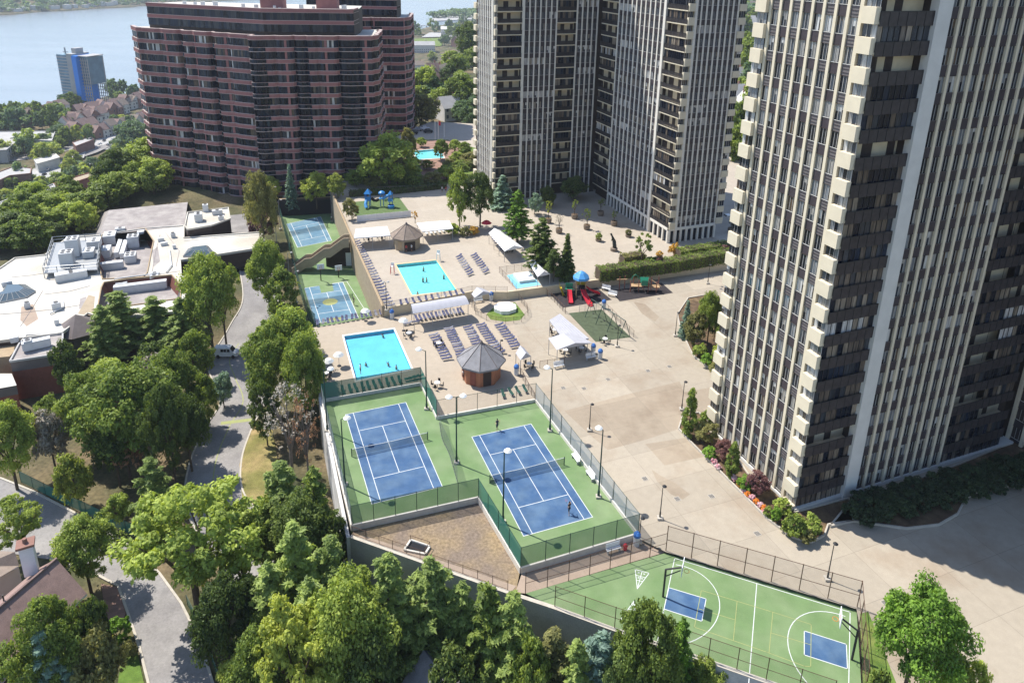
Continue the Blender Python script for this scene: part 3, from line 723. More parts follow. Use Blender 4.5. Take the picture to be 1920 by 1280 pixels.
# the far tower in the middle
O2 = P(1251, 456, ZU); F2, TOP2 = 3.52, 107.
t2 = Tower("apartment_tower", (O2.x, O2.y, ZU), "middle cream and brown striped tower on the planter terrace, with two wings in an L", F2, 7.5, True)
ZB2 = ZU + 4.5
core(t2, O2, [(1.95, 2, 15.5, 48), (2.1, .4, 15.6, 2.5), (.4, 10.2, 3, 36.1), (2, 10, 17, 48), (-33, 51.85, 17, 70), (-25.2, 50.2, -14.3, 60), (-7.3, 49.9, 2, 60), (-34, 52, -30, 70)], ZU - 1, TOP2)
t2.bays(plan(O2, 2.2, 0), EX, -EY, 13.2, 8, ZB2, TOP2, .40, .22)
t2.bays(plan(O2, 0, 35.8), -EY, -EX, 25.2, 10, ZB2, TOP2, .5, .22)
t2.bays(plan(O2, -25.3, 49.9), EX, -EY, 11.0, 6, ZU, TOP2, .42, .22)
t2.bays(plan(O2, -7.3, 49.6), EX, -EY, 7.2, 4, ZU, TOP2, .42, .22)
t2.bays(plan(O2, -34.4, 66.5), -EY, -EX, 14.4, 8, ZU, TOP2, .5, .2)
for x, y in ((-.45, 9.8),): m = MB(); m.obox(plan(O2, x, y, ZU), EX * 1.0, EY * 1.1, UPV * (TOP2 - ZU)); m.build("corner_pier", "pale_stone", t2.root)
for x, y in ((-34.9, 51.5), (-25.9, 49.4), (1.85, -.45)): m = MB(); m.obox(plan(O2, x, y, ZU), EX * .7, EY * .8, UPV * (TOP2 - ZU)); m.build("corner_pier", "pale_stone", t2.root)
for k in range(0, 29):
    z = 6.0 + F2 * k; part = k < t2.topfloor + 1
    if not part:
        t2.balcony(plan(O2, 0, 9.9), -EY, -EX, 9.9, z, False, 0, part=False); t2.wall.obox(plan(O2, 0, -.4, z), EX * 1.9, EY * .8, UPV * 2, 0); continue
    t2.balcony(plan(O2, 0, 9.9), -EY, -EX, 9.9, z, t2.rnd.random() < .65, 0, rail="rail_dark", side=(plan(O2, 0, 0), EX, -EY, 1.9))
    t2.balcony(plan(O2, 0, 46.5), -EY, -EX, 10.2, z, t2.rnd.random() < .5, 0, rail="rail_dark")
    t2.balcony(plan(O2, -34, 50.0), EX, -EY, 8.2, z, t2.rnd.random() < .65, 0, rail="rail_dark", side=(plan(O2, -34.3, 50), EY, -EX, 1.5))
    t2.balcony(plan(O2, -14.1, 49.9), EX, -EY, 6.7, z, t2.rnd.random() < .5, 0, rail="rail_dark")
    m = MB(); m.obox(plan(O2, 15.7, -.5, z), EX * 2.2, EY * 1.0, UPV * 1.8); b = m.build("balcony", "cream", t2.root)
    m = MB(); t2.window(m, (plan(O2, 15.75, -.1, z + 1.8), EX, -EY, 2.1, F2 - 1.8, t2.rnd.random())); m.build("side_glazing", ["glass_brown", "frame_grey"], b)
    m = MB(); m.obox(plan(O2, -35.3, 67, z), EX * 1, EY * 2.2, UPV * 1.8); m.build("balcony", "cream", t2.root)
# tall glazed ground storey behind cream piers
lob = MB(); gl = MB()
for (aa, u, n, L, nb) in ((plan(O2, .3, .25), EX, -EY, 15.3, 8), (plan(O2, .3, 35.8), -EY, -EX, 25.4, 12), (plan(O2, .3, 9.9), -EY, -EX, 9.6, 4)):
    lob.obox(aa + UPV * (ZU + 3.7), u * L, n * .55, UPV * .82)
    for i in range(nb + 1): lob.obox(aa + u * (L * i / nb - .3) + UPV * ZU, u * .6, n * .5, UPV * 3.7)
    for i in range(nb): gl.quad(*[aa + n * .05 + u * x + UPV * z for x, z in ((L * i / nb, ZU), (L * (i + 1) / nb, ZU), (L * (i + 1) / nb, ZU + 3.7), (L * i / nb, ZU + 3.7))], 0, random.choice((.05, .2, .45)))
lob.build("lobby_piers", "pale_stone", t2.root); gl.build("lobby_glazing", "glass_brown", t2.root)
t2.finish("glass_brown")

# ---------------------------------------------------------------- red brick towers with wavy storey bands
def brick_tower(label, faces, ztop, zbase, fh, hid, waves, pent, seed):
    """faces: plan polyline seen by the camera; hid: plan points closing the block behind it"""
    rd = random.Random(seed)
    root = empty("brick_tower", (faces[0][0], faces[0][1], zbase), label, "apartment tower")
    F = [Vector((x, y, 0)) for x, y in faces]
    path = []                                            # dense path with outward bulges
    for fi, (a, b) in enumerate(zip(F, F[1:])):
        d = (b - a); L = d.length; d.normalize(); n = Vector((d.y, -d.x, 0)); sg = waves[fi] or [(1, .1, False)]
        if sg == 1: sg = [(.5, 0, False), (.5, .4, False)]
        s0 = 0.
        for fr, base, rec in sg:
            k = max(3, int(L * fr / .75))
            for i in range(k):
                t = i / k; off = base + (1.1 * math.sin(math.pi * t) ** .6 if rec else .75 * min(1, 5 * abs(((1.5 * t) % 1) - .5)) if L * fr > 4 else 0)
                path.append((a + d * ((s0 + fr * t) * L) + n * off, rec, n))
            s0 += fr
    path.append((F[-1], False, path[-1][2]))
    nfl = int((ztop - zbase) / fh)
    body = MB()
    inner = [p - n * 1.75 for p, r, n in path]
    body.prism([(p.x, p.y) for p in inner] + list(hid), zbase - 2, ztop - .6, 0, 1)
    body.build("wall", ["tower_brick", "white_roof"], root)
    for k in range(nfl + 1):
        z1 = ztop - k * fh; z0 = z1 - 1.45
        m = MB()
        for (p, r, n), (q, r2, n2) in zip(path, path[1:]):
            if r and k:
                m.obox(p + UPV * z0, q - p, -n * 1.4, UPV * .22, 1); m.obox(p + UPV * (z1 - .1), q - p, -n * .1, UPV * .1, 1); continue
            d = q - p
            m.obox(p + UPV * z0, d, -n * 1.0, UPV * 1.45, 0)
            m.obox(p + n * .05 + UPV * (z1 - .16), d, -n * 1.1, UPV * .17, 1); m.obox(p + n * .03 + UPV * (z0 - .01), d, -n * 1.0, UPV * .14, 1)
        m.build("brick_band", ["tower_brick", "tower_trim"], root)
        if k == nfl: break
        g = MB(); w0 = z1 - fh; st = rd.random()
        for j, ((p, r, n), (q, r2, n2)) in enumerate(zip(path, path[1:])):
            if j % 5 == 0: st = rd.random()
            if j % 17 == 9:
                g.obox(p - n * .55 + UPV * w0, q - p, n * .3, UPV * (fh - 1.45), 1); continue
            dpt = 1.25 if r else .42
            t = rd.choice((.05, .2, .45)) if st < .45 or r else rd.choice((.45, .6, .3, .62)) if st < .8 else rd.choice((.6, .72, .62, .3, .75, .88))
            g.quad(*[c - n * dpt + UPV * z for c, z in ((p, w0), (q, w0), (q, z0), (p, z0))], 0, t)
            if not r and j % 2 == 0: g.obox(p - n * .42 + UPV * w0, (q - p).normalized() * .09, n * .08, UPV * (fh - 1.45), 2)
            if r and k < nfl - 1: g.quad(*[c - n * .05 + UPV * z for c, z in ((p, w0 - 1.3), (q, w0 - 1.3), (q, w0 - .08), (p, w0 - .08))], 0, rd.choice((.1, .3, .45)))
        g.build("ribbon_window", ["glass_brown", "tower_brick", "metal_dark"], root)
    # two set-back top storeys
    for lev in range(2):
        z0 = ztop + .6 + lev * fh; pf = [Vector((x, y, 0)) for x, y in pent]
        m = MB(); g = MB()
        for a, b in zip(pf, pf[1:]):
            d = b - a; L = d.length; u = d.normalized(); n = Vector((u.y, -u.x, 0)); kk = int(L / 1.1)
            for i in range(kk):
                t = rd.choice((.05, .3, .45, .5, .6, .66))
                g.quad(*[a - n * .3 + u * x + UPV * z for x, z in ((L * i / kk, z0), (L * (i + 1) / kk, z0), (L * (i + 1) / kk, z0 + fh - 1.2), (L * i / kk, z0 + fh - 1.2))], 0, t)
            m.obox(a + UPV * (z0 + fh - 1.3), d, -n * 1.2, UPV * 1.3, 0); m.obox(a + n * .06 + UPV * (z0 + fh - .12), d, -n * 1.4, UPV * .16, 1); m.obox(a + n * .04 + UPV * (z0 + fh - 1.32), d, -n * 1.2, UPV * .12, 1)
        m.build("brick_band", ["tower_brick", "tower_trim"], root); g.build("ribbon_window", "glass_brown", root)
    m = MB(); pf = [(Vector((x, y, 0)) + Vector((0, .9, 0))) for x, y in pent]
    m.prism([(p.x, p.y) for p in pf] + [(pf[-1].x - 2, pf[-1].y + 15), (pf[0].x + 6, pf[0].y + 15)], ztop - 2, ztop + .6 + 2 * fh - .5, 0, 1); m.build("penthouse", ["dark_brown", "white_roof"], root)
    return root
F1 = 3.68
TA, TB, TC_ = (-122.0, 246.5), (-81.5, 231.0), (-46.8, 235.6)
SC1 = 1.05
LEFT = [(.29, 0, False), (.05, -.9, True), (.26, .3, False), (.05, -.8, True), (.35, .3, False)]; RIGHT = [(.14, .2, True), (.23, 0, False), (.12, -.5, True), (.25, .3, False), (.20, -.3, True), (.06, .3, False)]
def fx(l): return [(x * SC1, y * SC1) for x, y in l]
tA = brick_tower("wide red brick tower with wavy bands nearest the river, stepped in a shallow V", fx([(-132.5, 254), (-127.4, 248.4), TA, (-83.2, 232.6), (-83.6, 229.6), TC_, (-45.2, 239.5), (-47.5, 258)]), 52.2, -5.8, 3.84, fx([(-48, 262), (-80, 258), (-118, 266)]), [1, 0, LEFT, 0, RIGHT, 0, 1], fx([(-125.0, 251.5), (-80.2, 235.2), (-52.2, 238.6), (-52.4, 248)]), 3)
for x, y, w, h in ((-79, 243, 7.5, 7.5), (-62, 246, 7, 5.5)):
    m = MB(); x *= SC1; y *= SC1; m.box((x, y, 59.8), (w, 6, h), .1); m.box((x, y, 59.8 + h), (w + .4, 6.4, .35), .1, 1); m.build("stair_tower", ["tower_brick", "tower_trim"], tA)
m = MB()
for x, y, s in ((-112, 252, .9), (-108, 251, .8), (-100, 248, 1.2), (-90, 246, .9), (-84, 241, 1), (-70, 243, 1.1), (-66, 243, .7), (-56, 243, 1.2), (-105, 250, 1)):
    m.box((x * SC1, y * SC1, 60.0), (s * 1.4, s, s * 1.3), .3)
m.tube((-81, 250, 60.0), (-81, 250, 61.2), .5, .5, 10); m.tube((-79.3, 250, 60.0), (-79.3, 250, 60.6), .45, .45, 10)
m.build("roof_vents", "hvac", tA)
tB = brick_tower("second red brick wavy tower, half hidden behind the wide one", fx([(-90, 309), (-73, 306), (-60, 308), (-47.5, 309), (-45.2, 316), (-47.5, 338)]), 52.2, -6, 3.84, fx([(-46, 335), (-88, 335)]), [1, 1, [(.35, 0, True), (.65, .3, False)], 0, 1], fx([(-88, 313), (-50, 312), (-50, 322)]), 9)
# ---------------------------------------------------------------- trees and shrubs
def leafmesh(name, c, nrm, size, tint, asp=1.5):
    N = len(c); r = rng.normal(size=(N, 3)); u = np.cross(nrm, r); u /= np.linalg.norm(u, axis=1)[:, None] + 1e-9
    v = np.cross(nrm, u); hs = size[:, None] * .5
    a = u * hs * asp; b = v * hs
    co = np.empty((N, 4, 3), np.float32); co[:, 0] = c - a; co[:, 1] = c - b * .9; co[:, 2] = c + a; co[:, 3] = c + b * .9
    me = bpy.data.meshes.new(name); me.vertices.add(4 * N); me.vertices.foreach_set("co", co.ravel())
    me.loops.add(4 * N); me.loops.foreach_set("vertex_index", np.arange(4 * N, dtype=np.int32))
    me.polygons.add(N); me.polygons.foreach_set("loop_start", np.arange(0, 4 * N, 4, dtype=np.int32)); me.polygons.foreach_set("loop_total", np.full(N, 4, np.int32))
    at = me.attributes.new("tint", 'FLOAT', 'FACE'); at.data.foreach_set("value", np.clip(tint, 0, 1).astype(np.float32))
    me.update(calc_edges=True); me.materials.append(MATS["leaf_mid"]); return me
def unit(n):
    v = rng.normal(size=(n, 3)); return v / np.linalg.norm(v, axis=1)[:, None]
def clumpleaves(cc, cr, per, size, spread=.55, up=.5, flat=1.):
    """leaves over clumps: centres cc, radii cr"""
    C, Nn, S, T = [], [], [], []
    for c, r in zip(cc, cr):
        k = max(4, int(per * rng.uniform(.7, 1.3))); d = unit(k); d[:, 2] = np.where(rng.random(k) < .72, np.abs(d[:, 2]), d[:, 2])
        rad = r * rng.uniform(.45, 1.08, k)[:, None]; q = d * rad; q[:, 2] *= flat
        C.append(c + q); nn = d * spread + np.array([0, 0, up]) + rng.normal(size=(k, 3)) * .42; Nn.append(nn / np.linalg.norm(nn, axis=1)[:, None])
        S.append(size * rng.uniform(.6, 1.35, k)); T.append(np.clip(rng.normal(.5, .10) + rng.normal(0, .13, k), 0, 1))
    return np.concatenate(C), np.concatenate(Nn), np.concatenate(S), np.concatenate(T)
def crown_round(name, R, H, h0, ncl, per, size, seed, lop=.25, crad=(.17, .32), topness=1., up=.5):
    """broad crown: clumps scattered through an uneven envelope from h0 to H"""
    global rng; rng = np.random.default_rng(seed)
    lobes = [(unit(1)[0], rng.uniform(-lop, lop)) for _ in range(7)]
    cc, cr = [], []
    mid = (h0 + H) / 2; hz = (H - h0) / 2
    while len(cc) < ncl:
        d = unit(1)[0]
        if d[2] < -.55 and rng.random() < .7: continue
        e = 1 + sum(a * max(0, float(d @ l)) ** 2 for l, a in lobes); rr = e * rng.uniform(.3, 1.0) ** .5 * (1.14 if rng.random() < .18 else 1)
        taper = 1 - .28 * topness * max(0, d[2])
        cc.append([d[0] * R * rr * taper, d[1] * R * rr * taper, mid + d[2] * hz * min(rr, 1.06)]); cr.append(R * (crad[0] * .7 + (crad[1] - crad[0] * .7) * rng.random() ** 1.5))
    return leafmesh(name, *clumpleaves(np.array(cc), np.array(cr), per, size, flat=.8, up=up))
def crown_pine(name, R, H, h0, size, seed, layers=13, per=26, droop=.1, power=.8, jag=.4, tufts=5):
    """tiers of branches, each carrying flat tufts of needles"""
    global rng; rng = np.random.default_rng(seed); cc, cr = [], []
    for i in range(layers):
        f = (i + rng.uniform(0, .6)) / layers; z = h0 + (H - h0) * f; L = R * (1 - f) ** power * (.75 + .25 * min(1, f * 6))
        nb = max(3, int(8 * (1 - f) + 2)); a0 = rng.uniform(0, 6.28)
        for j in range(nb):
            a = a0 + j * math.tau / nb + rng.uniform(-.3, .3); l = L * rng.uniform(1 - jag, 1.08)
            for t in np.linspace(.28, 1, tufts):
                cc.append([math.cos(a) * l * t, math.sin(a) * l * t, z + (.16 - droop * t) * l * t * 1.2 + rng.uniform(-.15, .15)]); cr.append(max(.28, R * .13 * (1.1 - .35 * t)))
    cc.append([0, 0, H]); cr.append(.3)
    return leafmesh(name, *clumpleaves(np.array(cc), np.array(cr), per, size, flat=.55, up=.8, spread=.5), asp=2.6)
def crown_column(name, R, H, h0, ncl, per, size, seed):
    global rng; rng = np.random.default_rng(seed); cc, cr = [], []
    for i in range(ncl):
        f = rng.random(); a = rng.uniform(0, 6.28); r = R * (math.sin(math.pi * min(1, .18 + .82 * f)) ** .7) * rng.uniform(.5, 1)
        cc.append([r * math.cos(a), r * math.sin(a), h0 + (H - h0) * f]); cr.append(R * rng.uniform(.25, .42))
    return leafmesh(name, *clumpleaves(np.array(cc), np.array(cr), per, size, up=.3))
CROWN = {}
def build_crowns():
    for s in range(4): CROWN["broad", s] = (crown_round("crown", 4.5, 10, 2.4, 165, 165, .225, 10 + s, .36), 4.5, 10)
    for s in range(2): CROWN["airy", s] = (crown_round("crown", 4.5, 10, 2.2, 135, 125, .215, 20 + s, .42, (.10, .22)), 4.5, 10)
    for s in range(3): CROWN["mid", s] = (crown_round("crown", 4.5, 9, 1.2, 95, 95, .38, 30 + s, .32), 4.5, 9)
    for s in range(3): CROWN["far", s] = (crown_round("crown", 5, 9, .5, 42, 22, 1.05, 40 + s, .35, (.2, .36)), 5, 9)
    for s in range(3): CROWN["pine", s] = (crown_pine("crown", 3.2, 11, 1.2, .19, 50 + s, 16, 24, power=.62), 3.4, 11)
    for s in range(2): CROWN["spruce", s] = (crown_pine("crown", 2.2, 9, .4, .24, 60 + s, 17, 17, .35, 1.0, .25, 4), 2.2, 9)
    CROWN["column", 0] = (crown_column("crown", 1.2, 6, .2, 70, 50, .24, 70), 1.2, 6)
    for s in range(2): CROWN["shrub", s] = (crown_round("crown", 1.5, 2.2, .05, 50, 55, .22, 80 + s, .2, (.2, .34), .6), 1.5, 2.2)
    CROWN["ball", 0] = (crown_round("crown", 1.2, 2.1, .05, 90, 50, .15, 85, .05, (.16, .24), .3), 1.2, 2.1)
    CROWN["sapling", 0] = (crown_round("crown", 1.2, 3.4, 1.3, 22, 26, .20, 90, .4, (.16, .3)), 1.2, 3.4)
    CROWN["upright", 0] = (crown_round("crown", 1.0, 2.8, .9, 30, 20, .17, 93, .6, (.1, .2), -.9, .2), 1.0, 2.8)
    CROWN["bare", 0] = (crown_round("crown", 3, 9, 2.5, 60, 16, .20, 95, .5, (.14, .3)), 3, 9)
    CROWN["dead", 0] = (crown_pine("crown", 2.0, 9, 3.2, .22, 97, 10, 14, .5, .7, .5, 4), 2.0, 9)
build_crowns()
for k_, (me_, r_, h_) in list(CROWN.items()):              # true reach of each crown
    c_ = np.empty(len(me_.vertices) * 3, np.float32); me_.vertices.foreach_get("co", c_); c_ = c_.reshape(-1, 3)
    CROWN[k_] = (me_, float(np.percentile(np.hypot(c_[:, 0], c_[:, 1]), 97)), float(np.percentile(c_[:, 2], 99.7)))
TRUNK = {}
def trunk_mesh(kind, R, H):
    rd = random.Random(hash(kind) % 97 if False else len(kind) * 7 + int(R * 10)); m = MB()
    if kind in ("pine", "spruce", "dead", "column"):
        m.tube((0, 0, -1), (0, 0, H * .92), H * .019 + .04, .03, 7)
        for i in range(12):
            z = H * (.18 + .06 * i); a = i * 2.4; l = R * (1 - z / H) ** .7 * .8; m.tube((0, 0, z), (math.cos(a) * l, math.sin(a) * l, z + l * .15), .05, .015, 4)
    else:
        hb = H * (.3 if kind != "shrub" else .1); r = H * .02 + .03
        m.tube((0, 0, -1), (.1, 0, hb), r * 1.25, r, 8)
        for i in range(6 if kind in ("broad", "airy", "mid", "bare") else 4):
            a = i * 1.1 + rd.uniform(0, .5); l = R * rd.uniform(.4, .7); e = Vector((math.cos(a) * l, math.sin(a) * l, H * rd.uniform(.58, .85)))
            b = Vector((.1, 0, hb * rd.uniform(.75, 1))); k = b.lerp(e, .5) + Vector((0, 0, H * .05)); m.tube(b, k, r * .62, r * .42, 6); m.tube(k, e, r * .42, r * .14, 5)
            f = k.lerp(e, .3) + Vector((math.cos(a + 1) * l * .4, math.sin(a + 1) * l * .4, H * .1)); m.tube(k, f, r * .3, .02, 4)
    return m.mesh("trunk", "bark")
TN = [0]
def tree_at(q, h, rad, kind, var, leaf, label, group=None, name="tree", cat="tree", trunk=True, bark=None):
    me, R0, H0 = CROWN[kind, var]
    TN[0] += 1; rz = (TN[0] * 2.399) % 6.283
    root = empty(name, q, label, cat, group, rz); root.scale = (rad / R0, rad / R0, h / H0)
    c = bpy.data.objects.new("crown", me); COL.objects.link(c); c.parent = root
    c.material_slots[0].link = 'OBJECT'; c.material_slots[0].material = MATS[leaf]
    if trunk:
        if kind not in TRUNK: TRUNK[kind] = trunk_mesh(kind, R0, H0)
        t = bpy.data.objects.new("trunk" if kind not in ("shrub", "ball") else "stem", TRUNK[kind]); COL.objects.link(t); t.parent = root
        if bark: t.material_slots[0].link = 'OBJECT'; t.material_slots[0].material = MATS[bark]
    return root
def tree(px, yb, yt, wpx, z, kind, var, leaf, label, group=None, name="tree", cat="tree", **kw):
    """a tree from its foot (px, yb at height z), its top row and its width in the photograph"""
    q = P(px, yb, z); zt = top_z(q, yt + wpx * .02); h = max(.5, zt - z); rad = .98 * wpx / 2 / ppm(q + Vector((0, 0, h / 2)))
    return tree_at(q, h, rad, kind, var, leaf, label, group, name, cat, **kw)
G = -10
# ---- trees in the foreground, along the street and in front of the retaining wall
T = tree
T(376, 1165, 905, 275, G, "airy", 0, "leaf_bright", "big airy yellow-green tree leaning over the curved street", name="broadleaf_tree")
T(462, 1130, 960, 110, G, "airy", 1, "leaf_bright", "slim light green tree just behind the big yellow-green street tree", name="broadleaf_tree")
T(45, 1045, 938, 100, G, "airy", 1, "leaf_bright", "small light green tree by the chimney at the far side of the street", name="broadleaf_tree")
T(172, 1112, 976, 108, G, "broad", 2, "leaf_bright", "round green tree beside the red-roofed house corner", name="broadleaf_tree")
T(122, 1330, 1128, 150, G, "broad", 0, "leaf_mid", "dark bushy tree with yellowish top covering the house front", name="broadleaf_tree")
T(196, 1300, 1125, 60, G, "mid", 1, "leaf_dark", "narrow dark tree between the house and the brick path", name="broadleaf_tree")
T(112, 1360, 1185, 105, G, "pine", 0, "leaf_blue", "blue-green conifer at the bottom of the house garden", name="conifer", cat="conifer")
T(200, 1320, 1178, 95, G, "mid", 2, "leaf_olive", "olive green shrub tree left of the bright lawn patch", name="shrub", cat="shrub")
T(226, 1205, 1160, 46, G, "ball", 0, "leaf_vivid", "clipped bright round bush at the street edge", name="round_bush", cat="bush")
T(246, 1232, 1202, 26, G, "ball", 0, "leaf_olive", "smaller clipped round bush next to the bright one", name="round_bush", cat="bush")
T(432, 1265, 1085, 125, G, "broad", 1, "leaf_dark", "dark dense tree right of the street below the yellow-green tree", name="broadleaf_tree")
T(455, 1330, 1238, 90, G, "mid", 0, "leaf_yellow", "low yellowing bush at the bottom edge right of the street", name="shrub", cat="shrub")
T(520, 1245, 1060, 125, G, "pine", 1, "leaf_pine", "slender conifer left in the row before the retaining wall", name="pine_tree", cat="pine tree")
T(568, 1215, 985, 135, G, "pine", 2, "leaf_pine", "tall light green pine at the corner of the retaining wall", name="pine_tree", cat="pine tree")
T(632, 1210, 1005, 110, G, "pine", 0, "leaf_pine", "pine close under the left end of the retaining wall", name="pine_tree", cat="pine tree")
T(560, 1370, 1120, 175, G, "airy", 0, "leaf_yellow", "yellow-green birch-like tree at the bottom left of the wall trees", name="broadleaf_tree")
T(655, 1340, 1085, 165, G, "broad", 3, "leaf_bright", "broad yellowish green tree in the middle of the wall trees", name="broadleaf_tree")
T(735, 1290, 1045, 130, G, "pine", 2, "leaf_pine", "dense mid green pine left of the tall spiky pine", name="pine_tree", cat="pine tree")
T(812, 1280, 1052, 150, G, "pine", 1, "leaf_pine", "spiky bright green pine in front of the middle of the wall", name="pine_tree", cat="pine tree")
T(742, 1190, 1050, 80, G, "pine", 2, "leaf_pine", "thin pine top rising against the wall", name="pine_tree", cat="pine tree")
T(910, 1310, 1098, 120, G, "pine", 2, "leaf_mid", "dark narrow conifer beside the globe lamp", name="conifer", cat="conifer")
T(958, 1330, 1112, 125, G, "pine", 0, "leaf_pine", "feathery pine right of the globe lamp", name="pine_tree", cat="pine tree")
T(1030, 1360, 1180, 125, G, "pine", 0, "leaf_olive", "brownish green pine below the basketball court wall", name="pine_tree", cat="pine tree")
T(1112, 1380, 1190, 130, G, "pine", 2, "leaf_blue", "grey-green pine left of the big court-side tree", name="pine_tree", cat="pine tree")
T(1195, 1390, 1140, 150, G, "broad", 0, "leaf_mid", "tall green tree crossing the painted triangle on the basketball court", name="broadleaf_tree")
T(1258, 1360, 1165, 80, G, "pine", 1, "leaf_vivid", "slim bright tree on the right flank of the tall court-side tree", name="conifer", cat="conifer")
T(1305, 1360, 1240, 90, G, "broad", 2, "leaf_mid", "low green tree at the bottom edge below the basketball court", name="broadleaf_tree")
T(860, 1360, 1215, 100, G, "mid", 1, "leaf_dark", "dark low tree next to the small grey roof at the bottom", name="broadleaf_tree")
T(700, 1390, 1200, 110, G, "mid", 2, "leaf_dark", "shaded low tree under the broad yellowish tree", name="broadleaf_tree")
T(1690, 1320, 1098, 155, 0, "broad", 3, "leaf_vivid", "big vivid green tree right of the basketball court", name="broadleaf_tree")
T(1770, 1330, 1222, 70, 0, "mid", 1, "leaf_mid", "young bush right of the big vivid green tree", name="shrub", cat="shrub")
T(1812, 1330, 1240, 50, 0, "mid", 0, "leaf_bright", "small light bush farthest right at the bottom edge", name="shrub", cat="shrub")
T(1640, 1330, 1255, 50, 0, "shrub", 0, "leaf_mid", "low bush under the big vivid green tree by the court fence", name="shrub", cat="shrub")
T(595, 1300, 1090, 130, G, "pine", 1, "leaf_pine", "feathery pine between the birch-like tree and the retaining wall", name="pine_tree", cat="pine tree")
T(690, 1275, 1062, 95, G, "pine", 0, "leaf_bright", "yellowish pine left of the middle of the retaining wall", name="pine_tree", cat="pine tree")
T(866, 1290, 1095, 110, G, "pine", 1, "leaf_pine", "pine between the spiky pine and the globe lamp", name="pine_tree", cat="pine tree")
T(985, 1380, 1195, 90, G, "mid", 0, "leaf_mid", "low green crown at the bottom edge right of the grey roof", name="broadleaf_tree")
T(1072, 1390, 1205, 110, G, "pine", 1, "leaf_pine", "pine crown at the bottom edge between two pines", name="pine_tree", cat="pine tree")
T(1160, 1400, 1215, 110, G, "broad", 3, "leaf_pine", "pale crown at the foot of the tall court-side tree", name="broadleaf_tree")
T(1235, 1400, 1230, 100, G, "mid", 2, "leaf_mid", "dense low crown right of the foot of the tall court-side tree", name="broadleaf_tree")
T(500, 1380, 1190, 120, G, "broad", 2, "leaf_mid", "mid green crown at the bottom edge beside the street fence", name="broadleaf_tree")
T(480, 1235, 1085, 80, G, "pine", 0, "leaf_dark", "dark slender conifer behind the dense tree at the street", name="conifer", cat="conifer")
# ---- between driveway and tennis terrace
T(515, 770, 600, 128, -9, "broad", 0, "leaf_mid", "tall dark green tree left of the lower swimming pool", name="broadleaf_tree")
T(560, 745, 575, 105, -9, "broad", 1, "leaf_bright", "lighter green tree touching the lounger row of the lower pool", name="broadleaf_tree")
T(575, 800, 625, 85, -9, "broad", 2, "leaf_mid", "rounded green tree beside the lower pool umbrellas", name="broadleaf_tree")
T(502, 832, 715, 62, -9.5, "mid", 0, "leaf_dark", "shaded tree on the bend of the driveway", name="broadleaf_tree")
T(548, 890, 710, 95, -9.5, "bare", 0, "leaf_grey", "thin grey half-bare tree left of the far tennis court", name="bare_tree", cat="bare tree", bark="bark_grey")
T(580, 905, 730, 60, -9.5, "bare", 0, "leaf_brown", "brownish half-bare tree against the tennis court wall", name="bare_tree", cat="bare tree", bark="bark_grey")
T(540, 1050, 865, 115, -9.8, "pine", 0, "leaf_pine", "bushy pine on the dry verge beside the near tennis court corner", name="pine_tree", cat="pine tree")
T(600, 1065, 880, 95, -9.8, "pine", 1, "leaf_mid", "green pine hard against the tennis terrace wall", name="pine_tree", cat="pine tree")
T(565, 1110, 930, 130, -9.8, "broad", 3, "leaf_dark", "dark leafy tree under the tennis terrace corner", name="broadleaf_tree")
T(505, 1050, 930, 75, -9.8, "mid", 2, "leaf_bright", "bright shrub at the lower end of the dry verge", name="shrub", cat="shrub")
T(625, 1110, 965, 60, -9.8, "mid", 1, "leaf_dark", "dark shrub squeezed under the white terrace wall", name="shrub", cat="shrub")
# ---- left park between the flat-roofed building and the driveway
L = [(265, 880, 690, 200, "broad", 1, "leaf_mid", "largest dark green dome tree in the middle of the left grove"), (335, 800, 655, 120, "broad", 0, "leaf_mid", "green tree at the top of the left grove near the van"),
     (215, 800, 680, 130, "broad", 2, "leaf_bright", "yellow-green topped tree behind the dome tree"), (180, 850, 700, 120, "broad", 3, "leaf_mid", "green tree right of the dark brick building"),
     (386, 800, 700, 62, "mid", 0, "leaf_mid", "tree overhanging the inner bend of the driveway"), (360, 880, 745, 90, "broad", 1, "leaf_dark", "dark tree along the kerb of the driveway"),
     (330, 905, 720, 110, "broad", 0, "leaf_dark", "deep green tree left of the driveway shadow"), (300, 770, 668, 80, "mid", 2, "leaf_grey", "greyish thin tree on top of the left grove"),
     (140, 745, 640, 60, "mid", 1, "leaf_dark", "very dark tree at the corner of the dark brick building"), (300, 1000, 858, 95, "pine", 0, "leaf_pine", "pale green pine standing alone near the driveway"),
     (290, 1010, 930, 75, "mid", 0, "leaf_mid", "low green bush beneath the lone pine"), (150, 950, 850, 75, "mid", 1, "leaf_yellow", "yellow round tree next to the green street fence"),
     (32, 915, 755, 110, "broad", 2, "leaf_bright", "bright green tree at the left edge behind the street"), (105, 880, 770, 75, "mid", 2, "leaf_grey", "pale leaning tree over the dry clearing"),
     (100, 800, 740, 60, "mid", 0, "leaf_mid", "small green tree in front of the brick wall"), (420, 760, 700, 45, "mid", 1, "leaf_blue", "small silvery tree at the driveway edge"),
     (230, 985, 925, 60, "mid", 2, "leaf_bright", "light bush by the right end of the street fence"), (225, 910, 780, 85, "broad", 3, "leaf_dark", "shaded tree in the hollow of the left grove")]
for a, b, c, w, k, v, lf, lb in L: T(a, b, c, w * .88, -9.6, k, v, lf, lb, name="pine_tree" if k == "pine" else "broadleaf_tree")
T(246, 905, 752, 55, -9.6, "dead", 0, "leaf_brown", "dead rust-brown conifer in the left grove", name="dead_tree", cat="dead tree")
T(235, 660, 548, 100, -9.6, "pine", 2, "leaf_pine", "left of three feathery pines before the flat white roof", name="pine_tree", cat="pine tree")
T(298, 655, 555, 90, -9.6, "pine", 0, "leaf_pine", "middle of three feathery pines before the flat white roof", name="pine_tree", cat="pine tree")
